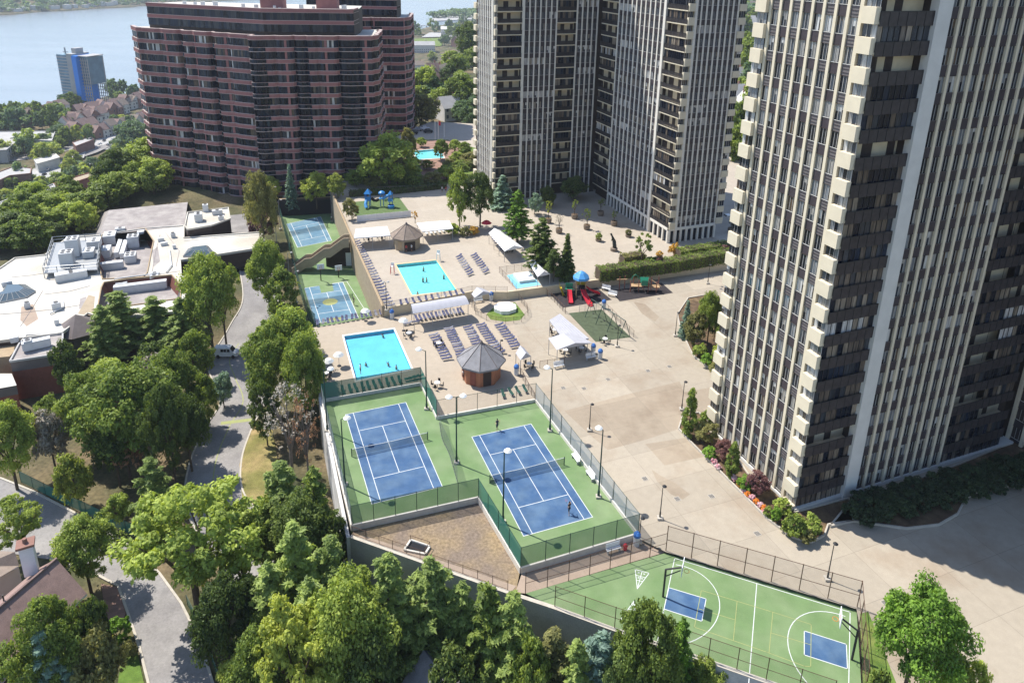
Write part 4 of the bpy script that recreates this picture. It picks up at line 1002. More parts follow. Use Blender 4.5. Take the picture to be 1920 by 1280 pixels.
T(350, 670, 560, 85, -9.6, "pine", 1, "leaf_pine", "right of three feathery pines before the flat white roof", name="pine_tree", cat="pine tree")
T(205, 690, 575, 80, -9.6, "pine", 1, "leaf_pine", "pine next to the cone-shaped dark roof", name="pine_tree", cat="pine tree")
T(400, 660, 478, 100, -9.4, "broad", 1, "leaf_bright", "tall bright twin-topped tree in front of the white-roofed wing", name="broadleaf_tree")
T(425, 650, 485, 70, -9.4, "airy", 1, "leaf_bright", "second bright tree leaning out of the twin-topped tree", name="broadleaf_tree")
T(290, 740, 640, 70, -9.6, "mid", 1, "leaf_dark", "dark shrub mass below the three feathery pines", name="shrub", cat="shrub"); T(375, 720, 620, 70, -9.6, "mid", 0, "leaf_mid", "green bush left of the parked white van", name="shrub", cat="shrub")
# ---- beside the lower courts and along the garden hedge
T(497, 480, 322, 62, -6.2, "broad", 1, "leaf_olive", "tall yellowing tree left of the far lower court", name="broadleaf_tree")
T(494, 455, 385, 56, -6.2, "mid", 1, "leaf_purple", "dark purple-leaved tree left of the far lower court", name="purple_tree")
T(507, 580, 452, 75, -7, "broad", 2, "leaf_mid", "green tree left of the court stairs", name="broadleaf_tree")
T(530, 600, 500, 70, -7, "mid", 0, "leaf_mid", "green tree overhanging the near lower court", name="broadleaf_tree")
T(548, 390, 310, 26, -4, "spruce", 0, "leaf_blue", "pale narrow spruce behind the black court wall", name="spruce_tree", cat="spruce")
T(594, 385, 322, 52, -3, "mid", 2, "leaf_yellow", "yellow-green tree in the middle behind the black court wall", name="broadleaf_tree")
T(505, 378, 330, 45, -4, "mid", 0, "leaf_yellow", "yellow-green tree at the left end of the black court wall", name="broadleaf_tree")
T(634, 372, 326, 34, ZU, "mid", 1, "leaf_yellow", "yellow-green small tree above the right end of the court wall", name="broadleaf_tree")
T(730, 345, 248, 118, ZU, "mid", 0, "leaf_bright", "big round tree in front of the wide red brick tower", name="broadleaf_tree")
T(700, 290, 228, 34, ZU, "mid", 1, "leaf_blue", "pale tree behind the big round tree", name="broadleaf_tree"); T(768, 300, 240, 30, ZU, "mid", 1, "leaf_olive", "olive small tree by the small garden pool", name="broadleaf_tree")
T(826, 300, 262, 32, ZU, "mid", 2, "leaf_mid", "small green tree right of the small garden pool", name="broadleaf_tree")
T(862, 425, 318, 44, ZU, "mid", 1, "leaf_bright", "slender light green tree left of the dark pair by the middle tower", name="broadleaf_tree")
T(900, 425, 322, 58, ZU, "broad", 2, "leaf_dark", "dark green tall tree left of the middle tower", name="broadleaf_tree")
T(942, 390, 330, 48, ZU, "spruce", 1, "leaf_blue", "blue-grey spruce at the foot of the middle tower", name="spruce_tree", cat="spruce")
T(970, 455, 358, 56, ZU, "pine", 1, "leaf_vivid", "bright green pine at the edge of the planter terrace", name="pine_tree", cat="pine tree")
T(1014, 512, 408, 66, ZU, "pine", 0, "leaf_dark", "thick dark pine between the white canopies and the planters", name="pine_tree", cat="pine tree")
T(1038, 528, 470, 40, ZU, "mid", 2, "leaf_dark", "dark bush at the foot of the thick pine", name="shrub", cat="shrub")
T(1061, 522, 440, 36, ZU, "spruce", 0, "leaf_dark", "pointed spruce beside the blue-roofed playground", name="spruce_tree", cat="spruce")
T(1002, 402, 362, 28, ZU, "mid", 0, "leaf_blue", "small pale tree behind the row of planters", name="broadleaf_tree"); T(1028, 388, 350, 30, ZU, "mid", 1, "leaf_dark", "dark shrub in the shade of the middle tower", name="shrub", cat="shrub")
T(1075, 375, 330, 50, ZU, "mid", 2, "leaf_dark", "wide dark shrub in the inner corner of the middle tower", name="shrub", cat="shrub")
T(1203, 500, 438, 34, ZU, "sapling", 0, "leaf_mid", "young tree growing out of the long hedge", name="sapling")
T(660, 412, 372, 30, ZU, "mid", 1, "leaf_olive", "bush beside the left corner of the green turf playground", name="shrub", cat="shrub")
T(778, 418, 395, 18, ZU, "upright", 0, "leaf_rust", "yellow shrub at the right end of the white picket fence", name="shrub", cat="shrub")
for a, b, c, w, lf, lb in ((850, 440, 418, 30, "leaf_bright", "yellow-green shrub at the end of the left white canopy row"), (872, 442, 425, 26, "leaf_olive", "low shrub under the slender light tree"), (888, 440, 424, 22, "leaf_rust", "reddish low shrub under the dark tall tree")): T(a, b, c, w, ZU, "shrub", 0, lf, lb, name="shrub", cat="shrub")
# garden shrubbery behind the turf playground and the hedges
GS = [(668, 350, 320, 40), (700, 352, 330, 40), (745, 345, 315, 50), (775, 348, 322, 40), (808, 345, 322, 40), (838, 338, 310, 40), (860, 330, 300, 44), (880, 312, 285, 40), (858, 308, 284, 30), (690, 330, 306, 36), (752, 322, 296, 34), (770, 335, 308, 40), (660, 345, 318, 34), (722, 322, 300, 30), (775, 312, 294, 30), (800, 318, 300, 26), (846, 325, 298, 34), (852, 285, 262, 26), (872, 292, 266, 28), (755, 285, 262, 26), (790, 276, 258, 20)]
for i, (a, b, c, w) in enumerate(GS): T(a, b, c, w, ZU, "mid", i % 3, ("leaf_mid", "leaf_olive", "leaf_bright")[i % 3], "shrub in the thick garden belt behind the blue playground", group="garden belt shrubs", name="shrub", cat="shrub")
def hedge(px, z, wd, ht, leaf, label, dens=26):
    """clipped hedge: leaves over a long box-like body"""
    global rng; rng = np.random.default_rng(len(label)); q = pts(px, z); C, N, S, Tn = [], [], [], []
    for a, b in zip(q, q[1:]):
        d = b - a; L_ = d.length; u = np.array(d.normalized()); v = np.array([-u[1], u[0], 0]); k = int(L_ * dens * (wd + 2 * ht))
        s = rng.random(k) * L_; side = rng.random(k) * (wd + 2 * ht)
        top = (side > ht) & (side < ht + wd); y = np.where(top, side - ht - wd / 2, np.where(side <= ht, -wd / 2, wd / 2)); zz = np.where(top, ht, np.where(side <= ht, side, side - ht - wd))
        bmp = .18 * np.sin(s * 1.7 + y) + .12 * np.sin(s * 4.1)
        c = np.array(a) + u * s[:, None] + v * (y * (1 + bmp * .4))[:, None] + np.array([0, 0, 1]) * (zz + np.where(top, bmp, 0))[:, None] + rng.normal(0, .09, (k, 3))
        nn = np.where(top[:, None], np.array([0, 0, 1.]), v * np.sign(y)[:, None]) + rng.normal(0, .5, (k, 3)) + np.array([0, 0, .3])
        C.append(c); N.append(nn / np.linalg.norm(nn, axis=1)[:, None]); S.append(rng.uniform(.16, .34, k)); Tn.append(np.clip(rng.normal(.5, .18, k) + .1 * np.sin(s * .9), 0, 1))
    root = empty("hedge", q[0], label, "hedge"); me = leafmesh("foliage", np.concatenate(C) - np.array(q[0]), np.concatenate(N), np.concatenate(S), np.concatenate(Tn)); me.materials.clear(); me.materials.append(MATS[leaf])
    o = bpy.data.objects.new("foliage", me); COL.objects.link(o); o.parent = root
    m = MB()
    for a, b in zip(q, q[1:]):
        d = (b - a); n = Vector((-d.y, d.x, 0)).normalized(); m.obox(a - q[0] - n * (wd / 2 - .2), d, n * (wd - .4), UPV * (ht - .2))
    local(m, "branches", "bark", root)
hedge([(1120, 524), (1250, 508), (1378, 486)], ZU, 3.4, 3.1, "leaf_mid", "long clipped hedge behind the two rubber playgrounds")
hedge([(1165, 499), (1205, 493)], ZU, 3.0, 3.0, "leaf_olive", "short hedge behind the left half of the long hedge")
hedge([(1270, 486), (1372, 470)], ZU, 3.0, 2.8, "leaf_mid", "short hedge behind the right half of the long hedge")
hedge([(655, 368), (745, 362), (836, 352)], ZU, 2.2, 1.8, "leaf_dark", "dark low hedge behind the turf playground")
hedge([(833, 322), (892, 316)], ZU, 4, 3, "leaf_mid", "hedge closing the brick garden beside the middle tower")
for a, b, c, w, lf, lb in ((1232, 505, 480, 24, "leaf_purple", "reddish shrub in the middle of the long hedge"), (1362, 482, 462, 34, "leaf_purple", "reddish shrub at the right end of the hedges"), (1222, 505, 480, 34, "leaf_mid", "round green shrub in the gap of the hedges"), (1263, 480, 455, 20, "leaf_rust", "thin reddish sapling behind the hedges")):
    T(a, b, c, w, ZU, "shrub", 1, lf, lb, name="shrub", cat="shrub")
# ---- beds at the foot of the near tower
def bed(px, z, label, wall=.35):
    root = empty("flower_bed", P(*px[0], z), label, "flower bed"); q = pts(px, z)
    m = MB(); m.wallpath(q + [q[0]], .22, z - .02, z + wall); m.build("kerb", "kerb", root); m = MB(); m.sheet([q], z + .15); m.build("earth", "soil", root)
bed([(1293, 655), (1300, 668), (1325, 688), (1356, 700), (1372, 660), (1372, 570), (1330, 553), (1290, 560), (1270, 590), (1275, 615)], 0, "curved planting bed left of the near tower, farther up")
b2 = [(1272, 805), (1300, 835), (1345, 880), (1395, 930), (1440, 975), (1485, 1008), (1520, 1018), (1545, 1005), (1552, 985), (1600, 978), (1592, 935), (1490, 962), (1475, 935), (1402, 890), (1345, 805), (1310, 775), (1280, 780)]
bed(b2, 0, "long planting bed along the sunny foot of the near tower")
bed([(1556, 988), (1600, 978), (1650, 985), (1700, 992), (1760, 985), (1795, 965), (1810, 935), (1850, 915), (1910, 910), (1990, 925), (1980, 790), (1870, 842), (1762, 886), (1605, 937), (1595, 940)], 0, "wide shaded planting bed along the dark side of the near tower")
B = [(1284, 632, 565, 26, "spruce", "leaf_blue", "dusky conical shrub at the tip of the far bed"), (1326, 645, 548, 46, "broad", "leaf_mid", "tallest tree of the far bed"), (1338, 640, 572, 36, "broad", "leaf_dark", "dark tree in the centre of the far bed"), (1300, 650, 585, 46, "mid", "leaf_olive", "olive tree at the left of the far bed"),
     (1360, 630, 560, 36, "mid", "leaf_purple", "reddish tree in the far bed against the tower"), (1350, 680, 640, 36, "mid", "leaf_yellow", "pale yellow shrub at the near end of the far bed"), (1325, 685, 662, 26, "shrub", "leaf_vivid", "bright low shrub at the near end of the far bed"), (1312, 668, 645, 28, "shrub", "leaf_bright", "yellow-green shrub on the curve of the far bed"),
     (1342, 700, 680, 30, "shrub", "leaf_olive", "low spreading shrub at the lowest point of the far bed"), (1366, 660, 600, 30, "mid", "leaf_mid", "green tree in the far bed close to the tower"), (1355, 665, 590, 36, "mid", "leaf_mid", "leafy tree behind the pale yellow shrub"),
     (1290, 818, 728, 30, "column", "leaf_mid", "tall columnar cedar at the start of the long bed"), (1326, 798, 768, 36, "shrub", "leaf_mid", "round shrub behind the columnar cedar"), (1320, 830, 790, 44, "mid", "leaf_olive", "large shrub right of the columnar cedar"), (1330, 858, 838, 28, "ball", "leaf_vivid", "clipped bright ball in the long bed"),
     (1355, 862, 822, 36, "mid", "leaf_purple", "wine-red bush in the upper part of the long bed"), (1370, 895, 828, 26, "column", "leaf_mid", "narrow cedar between the two wine-red bushes"), (1420, 925, 885, 46, "mid", "leaf_purple", "wine-red maple in the lower part of the long bed"), (1395, 918, 892, 30, "shrub", "leaf_vivid", "green shrub left of the wine-red maple"),
     (1465, 962, 935, 34, "ball", "leaf_bright", "pale round bush at the tower corner"), (1453, 978, 950, 20, "ball", "leaf_vivid", "bright egg-shaped bush at the tower corner"), (1440, 968, 950, 20, "ball", "leaf_mid", "small green ball near the orange flowers"), (1487, 1005, 962, 46, "shrub", "leaf_mid", "spreading green shrub in the rounded bed end"), (1518, 1000, 968, 44, "shrub", "leaf_bright", "light green shrub in the rounded bed end"), (1510, 1015, 990, 36, "shrub", "leaf_olive", "straw-coloured shrub at the very end of the bed"), (1478, 1000, 985, 26, "shrub", "leaf_yellow", "yellowish low shrub at the bed kerb")]
for i, (a, b, c, w, k, lf, lb) in enumerate(B): T(a, b, c, w, .1, k, 0 if k in ("column", "ball", "sapling") else i % 2, lf, lb, name="shrub" if k in ("shrub", "ball", "mid") else "bed_tree", cat="shrub" if k in ("shrub", "ball", "mid") else "tree")
for i in range(30):
    t = i / 29; a = 1600 + 330 * t; b = 968 - 70 * t - 20 * math.sin(i * 2.1) - 12 * t
    T(a, b, b - 26, 44 + 8 * math.sin(i * 3.3), .1, "shrub", i % 2, "leaf_shade", "dark shrub in the shaded bed of the near tower", group="shaded bed shrubs", name="shrub", cat="shrub")
FL = [(1387, 912, 0), (1395, 922, 1), (1402, 930, 0), (1410, 936, 1), (1418, 944, 0), (1425, 950, 1), (1431, 955, 0), (1338, 868, 1), (1346, 878, 1), (1376, 900, 1), (1435, 962, 1)]
for i, (a, b, k) in enumerate(FL): T(a, b, b - 9, 13, .15, "shrub", i % 2, ("petal_orange", "petal_pink")[k], ("clump of orange flowers in the long bed", "clump of pink flowers in the long bed")[k], group=("orange flower clumps", "pink flower clumps")[k], name="flower_clump", cat="flowers")
# ---------------------------------------------------------------- fences, walls, railings
def fence(name, cat, label, runs, z, h, screen, post="metal_green", gap=3.0, r=.05, rails=(1.0,), railmat=None, closed_ends=True, zfun=None):
    """runs: list of (plan point list, screen material or None)"""
    root = empty(name, (runs[0][0][0].x, runs[0][0][0].y, z), label, cat)
    pm = None; last = None
    for q, scr in runs:
        for a, b in zip(q, q[1:]):
            a = Vector((a.x, a.y, 0)); b = Vector((b.x, b.y, 0)); d = b - a; L = d.length; k = max(1, round(L / gap)); za = zfun(a) if zfun else z; zb = zfun(b) if zfun else z
            if scr or screen:
                m = MB(); m.quad(a + UPV * (za + .04), b + UPV * (zb + .04), b + UPV * (zb + h - .04), a + UPV * (za + h - .04)); m.build("screen", scr or screen, root)
            m = MB()
            for f in rails: m.tube(a + UPV * (za + h * f), b + UPV * (zb + h * f), r * .7, r * .7, 5)
            m.build("rail", railmat or post, root)
            for i in range(k + 1):
                if last is not None and i == 0 and (a - last).length < .3: continue
                p = a + d * (i / k); zz = za + (zb - za) * i / k
                if pm is None: pm = MB().tube((0, 0, 0), (0, 0, h + .08), r, r, 6).mesh("post", post)
                o = bpy.data.objects.new("post", pm); COL.objects.link(o); o.parent = root; o.location = (p.x - root.location.x, p.y - root.location.y, zz - z)
            last = b
    return root
def wall(name, label, px, z, z0, z1, t, mt, cat="wall", cap=None):
    q = pts(px, z) if not isinstance(px[0], Vector) else px
    root = empty(name, (q[0].x, q[0].y, z0), label, cat); m = MB(); m.wallpath(q, t, z0, z1)
    m.build("body", mt, root)
    if cap: m = MB(); m.wallpath(q, t + .04, z1, z1 + .08); m.build("coping", cap, root)
    return root
wall("terrace_wall", "low white wall carrying the tennis court fences", TEN + [TEN[0]], 0, -.4, .62, .3, "wall_white")
fence("tennis_fence", "fence", "tall fence with green and pale screens round both tennis courts",
      [([TENW[0], TENW[1]], "screen_teal"), ([TENW[1], TENW[2]], "screen_teal"), ([TENW[2], TENW[3]], "chain_link"), ([TENW[3], TENW[4]], "screen_grey"), ([TENW[4], TENW[5]], "screen_green"), ([TENW[5], TENW[6]], "screen_teal"), ([TENW[6], TENW[7]], "screen_green"), ([TENW[7], TENW[0]], "screen_grey")], .62, 3.3, None, gap=3.4)
# hanging curtain net between the two tennis courts
q = spline(pts([(824, 792), (829, 822), (842, 850), (851, 880), (858, 905)]), 5); m = MB()
for a, b in zip(q, q[1:]): m.quad(a + UPV * .05, b + UPV * .05, b + UPV * 3.0, a + UPV * 3.0); m.tube(a + UPV * .05, b + UPV * .05, .09, .09, 5)
tag(m.build("divider_net", "net_grey"), "grey curtain net hanging between the two tennis courts", "net")
BF = [P(1248, 1036, ZW), P(1606, 1142, ZW), P(1618, 1310, ZW)]
fence("court_fence", "fence", "brown wire fence along the plaza side of the basketball court", [(BF, "chain_link")], ZW, 4.6, None, "rust", 3.5, .06, (1.0, .5))
fence("court_fence", "fence", "brown wire fence between the tennis wall and the basketball court", [([P(1248, 1036, ZW), P(1218, 1045, ZW)], "chain_link"), (pts([(1218, 1045), (985, 1112)], ZW), "chain_link")], ZW, 3.4, None, "rust", 3.3, .05, (1.0, .5))
fence("court_fence", "fence", "wire fence on top of the retaining wall beside the basketball court", [(pts([(1040, 1138), (1152, 1178), (1275, 1219), (1436, 1275), (1560, 1318)], ZW), "chain_link")], ZW, 3.4, None, "rust", 3.5, .05, (1.0, .5))
RW = pts([(657, 1006), (955, 1112), (1040, 1140), (1152, 1181), (1275, 1222), (1436, 1278), (1600, 1335)], ZW)
wall("retaining_wall", "tall grey stained concrete wall below the tennis and basketball courts", RW, ZW, -12.5, ZW + .1, .5, "wall_stain", cap="kerb")
fence("guard_rail", "railing", "thin brown railing on the grey retaining wall beside the gravel triangle", [(pts([(662, 1004), (952, 1107)], ZW), "chain_link")], ZW + .1, 1.5, None, "rust", 2.2, .04, (1.0, .1))
wall("terrace_side_wall", "white wall along the left edge of the tennis terrace above the trees", pts([(600, 745), (653, 1008)]), 0, -11, .1, .5, "wall_stain")
# lower terraces
RWL = [P(a, b, ZU) for a, b in ((623, 366), (652, 433), (718, 581))]
rw = wall("retaining_wall", "high tan wall between the lower courts and the upper pool terrace", RWL, ZU, -9, ZU + 1.0, .5, "tan_block", cap="tan_wood")
m = MB()
for a, b in zip(RWL, RWL[1:]):
    d = b - a; k = int(d.length / 6); n = Vector((-d.y, d.x, 0)).normalized()
    for i in range(1, k): p = a + d * i / k; m.obox(Vector((p.x, p.y, ZL)) + n * .25, d.normalized() * .35, n * .25, UPV * (ZU - ZL + .6)); 
m.build("buttress", "tan_block", rw)
SW = STEP
wall("terrace_step_wall", "beige retaining wall below the upper pools and the long hedge", [Vector((p.x, p.y, 0)) for p in SW], ZU, -.2, ZU + .35, .4, "cream_wall")
fence("pool_railing", "railing", "dark railing on the step between the two pool terraces", [([Vector((p.x, p.y, 0)) for p in SW[:4]], "chain_link")], ZU + .35, 1.3, None, "rust", 2.5, .035)
fence("guard_rail", "railing", "brown railing along the lounger row above the lower courts", [([P(720, 590), P(592, 612)], "chain_link")], .05, 1.2, None, "rust", 2.2, .035)
# black windscreen wall behind the far lower court
bq = pts([(526, 405), (622, 400)], ZL); zt = top_z(bq[0], 374)
root = empty("court_back_wall", bq[0], "black screened wall behind the far lower court", "wall"); m = MB(); m.wallpath(bq, .4, ZL - 2, zt); m.build("body", "dark_brown", root)
m = MB(); m.wallpath([p + Vector((0, -.25, 0)) for p in bq], .05, ZL + .1, zt - .8); m.build("screen", "black_cloth", root); m = MB(); m.wallpath(bq, .6, zt, zt + .2); m.build("coping", "tan_wood", root)
fence("court_fence", "fence", "green fence on the left of the lower courts behind the trees", [(pts([(526, 408), (545, 478), (560, 540), (578, 600), (592, 614)], ZL), "screen_green")], ZL, 3.6, None, "metal_green", 3.5, .05)
# stairs between the lower courts
A0, B0 = P(549, 508, ZL), P(655, 452, ZU); A0.z = ZL; B0.z = ZU
root = empty("court_stairs", A0, "tan stairs with solid stepped sides climbing from the lower courts to the pool terrace", "stairs")
d = (B0 - A0); hd = Vector((d.x, d.y, 0)); hl = hd.length; hu = hd.normalized(); hn = Vector((-hu.y, hu.x, 0)); n = 36
m = MB()
for i in range(n): p = A0 + hu * (hl * i / n); m.obox(Vector((p.x, p.y, ZL + (ZU - ZL) * i / n)) - hn * 1.4, hu * (hl / n), hn * 2.8, UPV * ((ZU - ZL) / n))
m.build("steps", "tan_block", root)
def zig(s): 
    f = s * 3; k = int(f); g = f - k; return (k + min(1, g / .72)) / 3
for sd in (-1, 1):
    m = MB(); k = 30
    for i in range(k):
        s0, s1 = i / k, (i + 1) / k; z0, z1 = ZL + (ZU - ZL) * zig(s0), ZL + (ZU - ZL) * zig(min(s1, .9999))
        p, q = A0 + hu * hl * s0 + hn * 1.5 * sd, A0 + hu * hl * s1 + hn * 1.5 * sd; w = hn * .28
        vs = [Vector((c.x, c.y, z)) for c, z in ((p - w / 2, z0 - 1.3), (q - w / 2, z1 - 1.3), (q + w / 2, z1 - 1.3), (p + w / 2, z0 - 1.3), (p - w / 2, z0 + 1.5), (q - w / 2, z1 + 1.5), (q + w / 2, z1 + 1.5), (p + w / 2, z0 + 1.5))]
        m.add(vs, [(3, 2, 1, 0), (4, 5, 6, 7), (0, 1, 5, 4), (1, 2, 6, 5), (2, 3, 7, 6), (3, 0, 4, 7)])
    m.build("parapet", "tan_block", root)
bw = [P(640, 492, ZL), P(672, 482, ZL)]
root = empty("court_end_wall", bw[0], "brown wall with a white door under the court stairs", "wall"); c0, c1 = A0 + hu * 9 + hn * 2.0, B0 + hn * 2.0; c0.z = c1.z = 0
m = MB(); vs = []
for c, zt2 in ((c0, -2.2), (c1, ZU - .2)): vs += [Vector((c.x, c.y, ZL - 1)), Vector((c.x, c.y, zt2))]
m.add(vs + [v + hn * .3 for v in vs], [(0, 2, 3, 1), (4, 5, 7, 6), (1, 3, 7, 5), (0, 1, 5, 4), (2, 6, 7, 3)]); m.build("body", "dark_brown", root)
dp = c0.lerp(c1, .80); m = MB(); m.obox(Vector((dp.x, dp.y, ZL)) - hn * .08, hu * 2.2, hn * .06, UPV * 4.0); dr = m.build("door", "white_paint", root); m = MB(); m.box(Vector((dp.x, dp.y, ZL + 1.6)) + hu * 1.8 - hn * .15, (.15, .15, .3)); m.build("handle", "metal_dark", dr)
# upper terrace: picket fence, spa fences, pads
fence("picket_fence", "fence", "white picket fence in front of the green turf playground", [(pts([(670, 416), (770, 406)], ZU), "canopy_white")], ZU, 1.9, None, "white_paint", 2.6, .09)
fence("spa_fence", "fence", "wire fence round the covered square spa pool", [(pts([(936, 512), (992, 505), (1010, 520)], ZU), "chain_link"), (pts([(936, 512), (968, 543)], ZU), "chain_link")], ZU, 1.7, None, "rust", 2.2, .035)
fence("garden_fence", "fence", "curved brown fence round the octagonal tarp-covered pool", [(pts([(884, 566), (892, 590), (912, 601), (948, 607), (978, 604), (990, 592), (988, 580), (968, 556)]), "chain_link")], 0, 1.5, None, "rust", 2.0, .035)
fence("pad_fence", "fence", "brown railing left of the dark play pads", [(pts([(1020, 550), (1040, 567), (1060, 588)]), "chain_link")], 0, 1.7, None, "rust", 1.6, .05)
fence("pad_fence", "fence", "brown railing on the right of the dark turf pad", [(pts([(1133, 577), (1188, 632)]), "chain_link")], 0, 1.6, None, "rust", 2.0, .04)
fence("pad_fence", "fence", "pale fence behind the dark turf pad", [(pts([(1086, 585), (1128, 580)]), "chain_link")], 0, 1.6, None, "frame_grey", 1.6, .04)
fence("gate_fence", "fence", "brown fence with gate at the pool terrace corner near the tennis fence", [(pts([(972, 694), (985, 722), (1002, 750)]), "chain_link")], 0, 1.6, None, "rust", 1.6, .045)
fence("gate_fence", "fence", "brown fence in front of the L-shaped grey canopy", [(pts([(1012, 690), (1040, 686), (1058, 682)]), "chain_link")], 0, 1.6, None, "rust", 1.6, .045)
sf = pts([(40, 905), (110, 940), (190, 978), (262, 1010), (290, 1032)], G)
fence("street_fence", "fence", "long dark green screened fence behind the street in the left grove", [(sf, "screen_teal")], G + .1, 2.4, None, "metal_green", 3, .05)
fence("street_fence", "fence", "green fence along the right kerb of the street", [(pts([(352, 1135), (385, 1200), (412, 1282)], G), "screen_green")], G + .1, 1.8, None, "metal_green", 3, .05)
# ---------------------------------------------------------------- nets, lamp posts, hoops
def net(o, u, v, label, half=.9):
    a, b = o + v * 11.885 - u * half, o + v * 11.885 + u * (10.97 + half)
    root = empty("tennis_net", (a.x, a.y, 0), label, "tennis net"); h = 1.45
    m = MB(); c = (a + b) / 2; m.add([a + UPV * .05, c + UPV * .05, b + UPV * .05, b + UPV * h, c + UPV * (h - .18), a + UPV * h], [(0, 1, 4, 5), (1, 2, 3, 4)]); m.build("mesh", "net_black", root)
    m = MB(); m.tube(a + UPV * (h - .03), c + UPV * (h - .2), .045, .045, 5); m.tube(c + UPV * (h - .2), b + UPV * (h - .03), .045, .045, 5); m.build("tape", "white_cloth", root)
    for p in (a, b): m = MB(); m.tube(p, p + UPV * (h + .1), .08, .08, 8); m.build("post", "metal_green", root)
net(*TC1, "net of the left tennis court"); net(*TC2, "net of the right tennis court, beside the white benches")
for at, lb in ((LCA, "net of the far lower court by the black wall"), (LCB, "net of the near lower court with the basketball hoop")):
    a, b = at(-.06, .5), at(1.06, .5); root = empty("tennis_net", a, lb, "tennis net"); m = MB(); m.quad(a + UPV * .05, b + UPV * .05, b + UPV * 1.4, a + UPV * 1.4); m.build("mesh", "net_black", root)
    for p in (a, b): m = MB(); m.tube(p, p + UPV * 1.5, .08, .08, 6); m.build("post", "metal_green", root)
def lamp(px, yb, yt, z, arm, label, heads=1, headmat="white_paint", mt="metal_green", r=.14, hs=1.0, grp=None):
    q = P(px, yb, z); h = top_z(q, yt) - z; root = empty("lamp_post", q, label, "lamp post", grp)
    m = MB(); m.tube((0, 0, 0), (0, 0, h), r, r * .6, 8); m.tube((0, 0, 0), (0, 0, 1.2), r * 1.5, r * 1.4, 8); local(m, "pole", mt, root)
    m = MB(); m.box((0, 0, 0), (.8, .8, .35)); local(m, "footing", "kerb", root)
    for s in ([1] if heads == 1 else [1, -1]):
        a = Vector((arm[0], arm[1], 0)) * s; m = MB(); m.tube((0, 0, h), a * .5 + UPV * (h + .15), r * .4, r * .4, 6); local(m, "arm", mt, root)
        m = MB(); e = Vector((a.x, a.y, h + .15)); m.lathe(e, [(0, .38 * hs), (.35 * hs, .32 * hs), (.62 * hs, .05 * hs), (.55 * hs, -.08 * hs), (0, -.1 * hs)], 12); local(m, "lamp_head", headmat, root)
    return root
for args in ((614, 808, 694, (1.2, .2), "court lamp at the far left corner of the left tennis court", 1), (647, 909, 786, (.9, .1), "court lamp halfway down the left side of the left tennis court", 1), (800, 767, 658, (-1.2, .2), "court lamp at the jog between the two tennis courts", 1),
             (856, 868, 745, (1.1, .2), "twin-headed court lamp between the two tennis courts", 2), (943, 980, 846, (.5, -.1), "court lamp on the left side of the right tennis court", 1), (1122, 932, 806, (-.6, .2), "court lamp on the right of the right tennis court near the benches", 1), (1031, 808, 692, (-.9, .2), "court lamp at the far right corner of the right tennis court", 1)):
    px, yb, yt, arm, lb, hd = args; lamp(px, yb, yt, 0, arm, lb, hd, hs=.95)
for args in ((1105, 807, 760, "dark lamp post on the plaza beside the tennis fence"), (1278, 768, 718, "dark lamp post on the plaza near the columnar cedar"), (1237, 972, 914, "dark lamp post on the plaza by the lower end of the tennis fence"), (1551, 1086, 1022, "dark lamp post behind the basketball court fence"),
             (1266, 630, 588, "dark lamp post next to the far planting bed"), (1327, 532, 498, "dark lamp post in front of the long hedge"), (1157, 650, 612, "dark lamp post by the grey canopy"), (938, 662, 640, "dark lamp post among the loungers behind the octagonal pavilion"), (1198, 1016, 974, "thick lamp post at the tennis fence corner")):
    px, yb, yt, lb = args; lamp(px, yb, yt, 0, (.25, .1), lb, 1, "metal_dark", "metal_dark", .09, .55)
lamp(725, 582, 530, ZU, (.5, .1), "twin globe lamp at the end of the high tan wall", 2, "frame_grey", "metal_dark", .1, .6)
lamp(902, 1185, 1145, G, (.6, .1), "globe lamp with two white balls among the wall trees", 2, "white_paint", "metal_dark", .1, .7)
for args in ((521, 478, 352, "thin light pole left of the far lower court"), (526, 430, 376, "bent light pole beside the black court wall"), (546, 560, 475, "thin light pole at the foot of the court stairs"), (556, 568, 510, "bent light pole left of the near lower court"), (623, 415, 340, "light pole at the right end of the black court wall")):
    px, yb, yt, lb = args; lamp(px, yb, yt, ZL, (.9, .3), lb, 1, "frame_grey", "metal_grey", .1, .5)
def hoop(base, face, label, z, h=5.6, reach=2.0):
    f = Vector((face[0], face[1], 0)).normalized(); s = Vector((-f.y, f.x, 0)); root = empty("basketball_hoop", base, label, "basketball hoop")
    m = MB(); m.tube((0, 0, 0), (0, 0, h * .8), .14, .14, 8); m.tube((0, 0, h * .8), f * reach + UPV * h, .11, .11, 8); m.tube((0, 0, h * .6), f * reach * .9 + UPV * (h - .6), .07, .07, 6); local(m, "pole", "metal_dark", root)
    m = MB(); c = f * reach + UPV * (h - .7); m.obox(c - s * .95, s * 1.9, f * .08, UPV * 1.5); b = local(m, "backboard", "tarp_white", root)
    m = MB(); c2 = c + f * .1; 
    for a, bb in ((-.3, .25), (.3, .25)): m.obox(c2 + s * a - s * .03 + UPV * .3, s * .06, f * .01, UPV * .6)
    m.obox(c2 - s * .3 + UPV * .85, s * .6, f * .01, UPV * .06); local(m, "target_square", "play_red", b)
    m = MB(); ctr = c + f * .55 + UPV * .3; k = 14; p = [ctr + (f * math.cos(i * math.tau / k) + s * math.sin(i * math.tau / k)) * .32 for i in range(k + 1)]; m.path(p, .03, 5); local(m, "rim", "signal_orange", root)
hoop(P(1243, 1118, ZW), (BU * -1), "black basketball hoop at the left key of the basketball court", ZW); hoop(P(1597, 1236, ZW), BU, "black basketball hoop at the right key of the basketball court", ZW)
hoop(P(602, 526, ZL), -EY, "white portable basketball hoop on the near lower court", ZL, 4.6, 1.2); hoop(P(635, 520, ZL), -EY, "smaller dark hoop beside the wall of the near lower court", ZL, 3.2, .8)
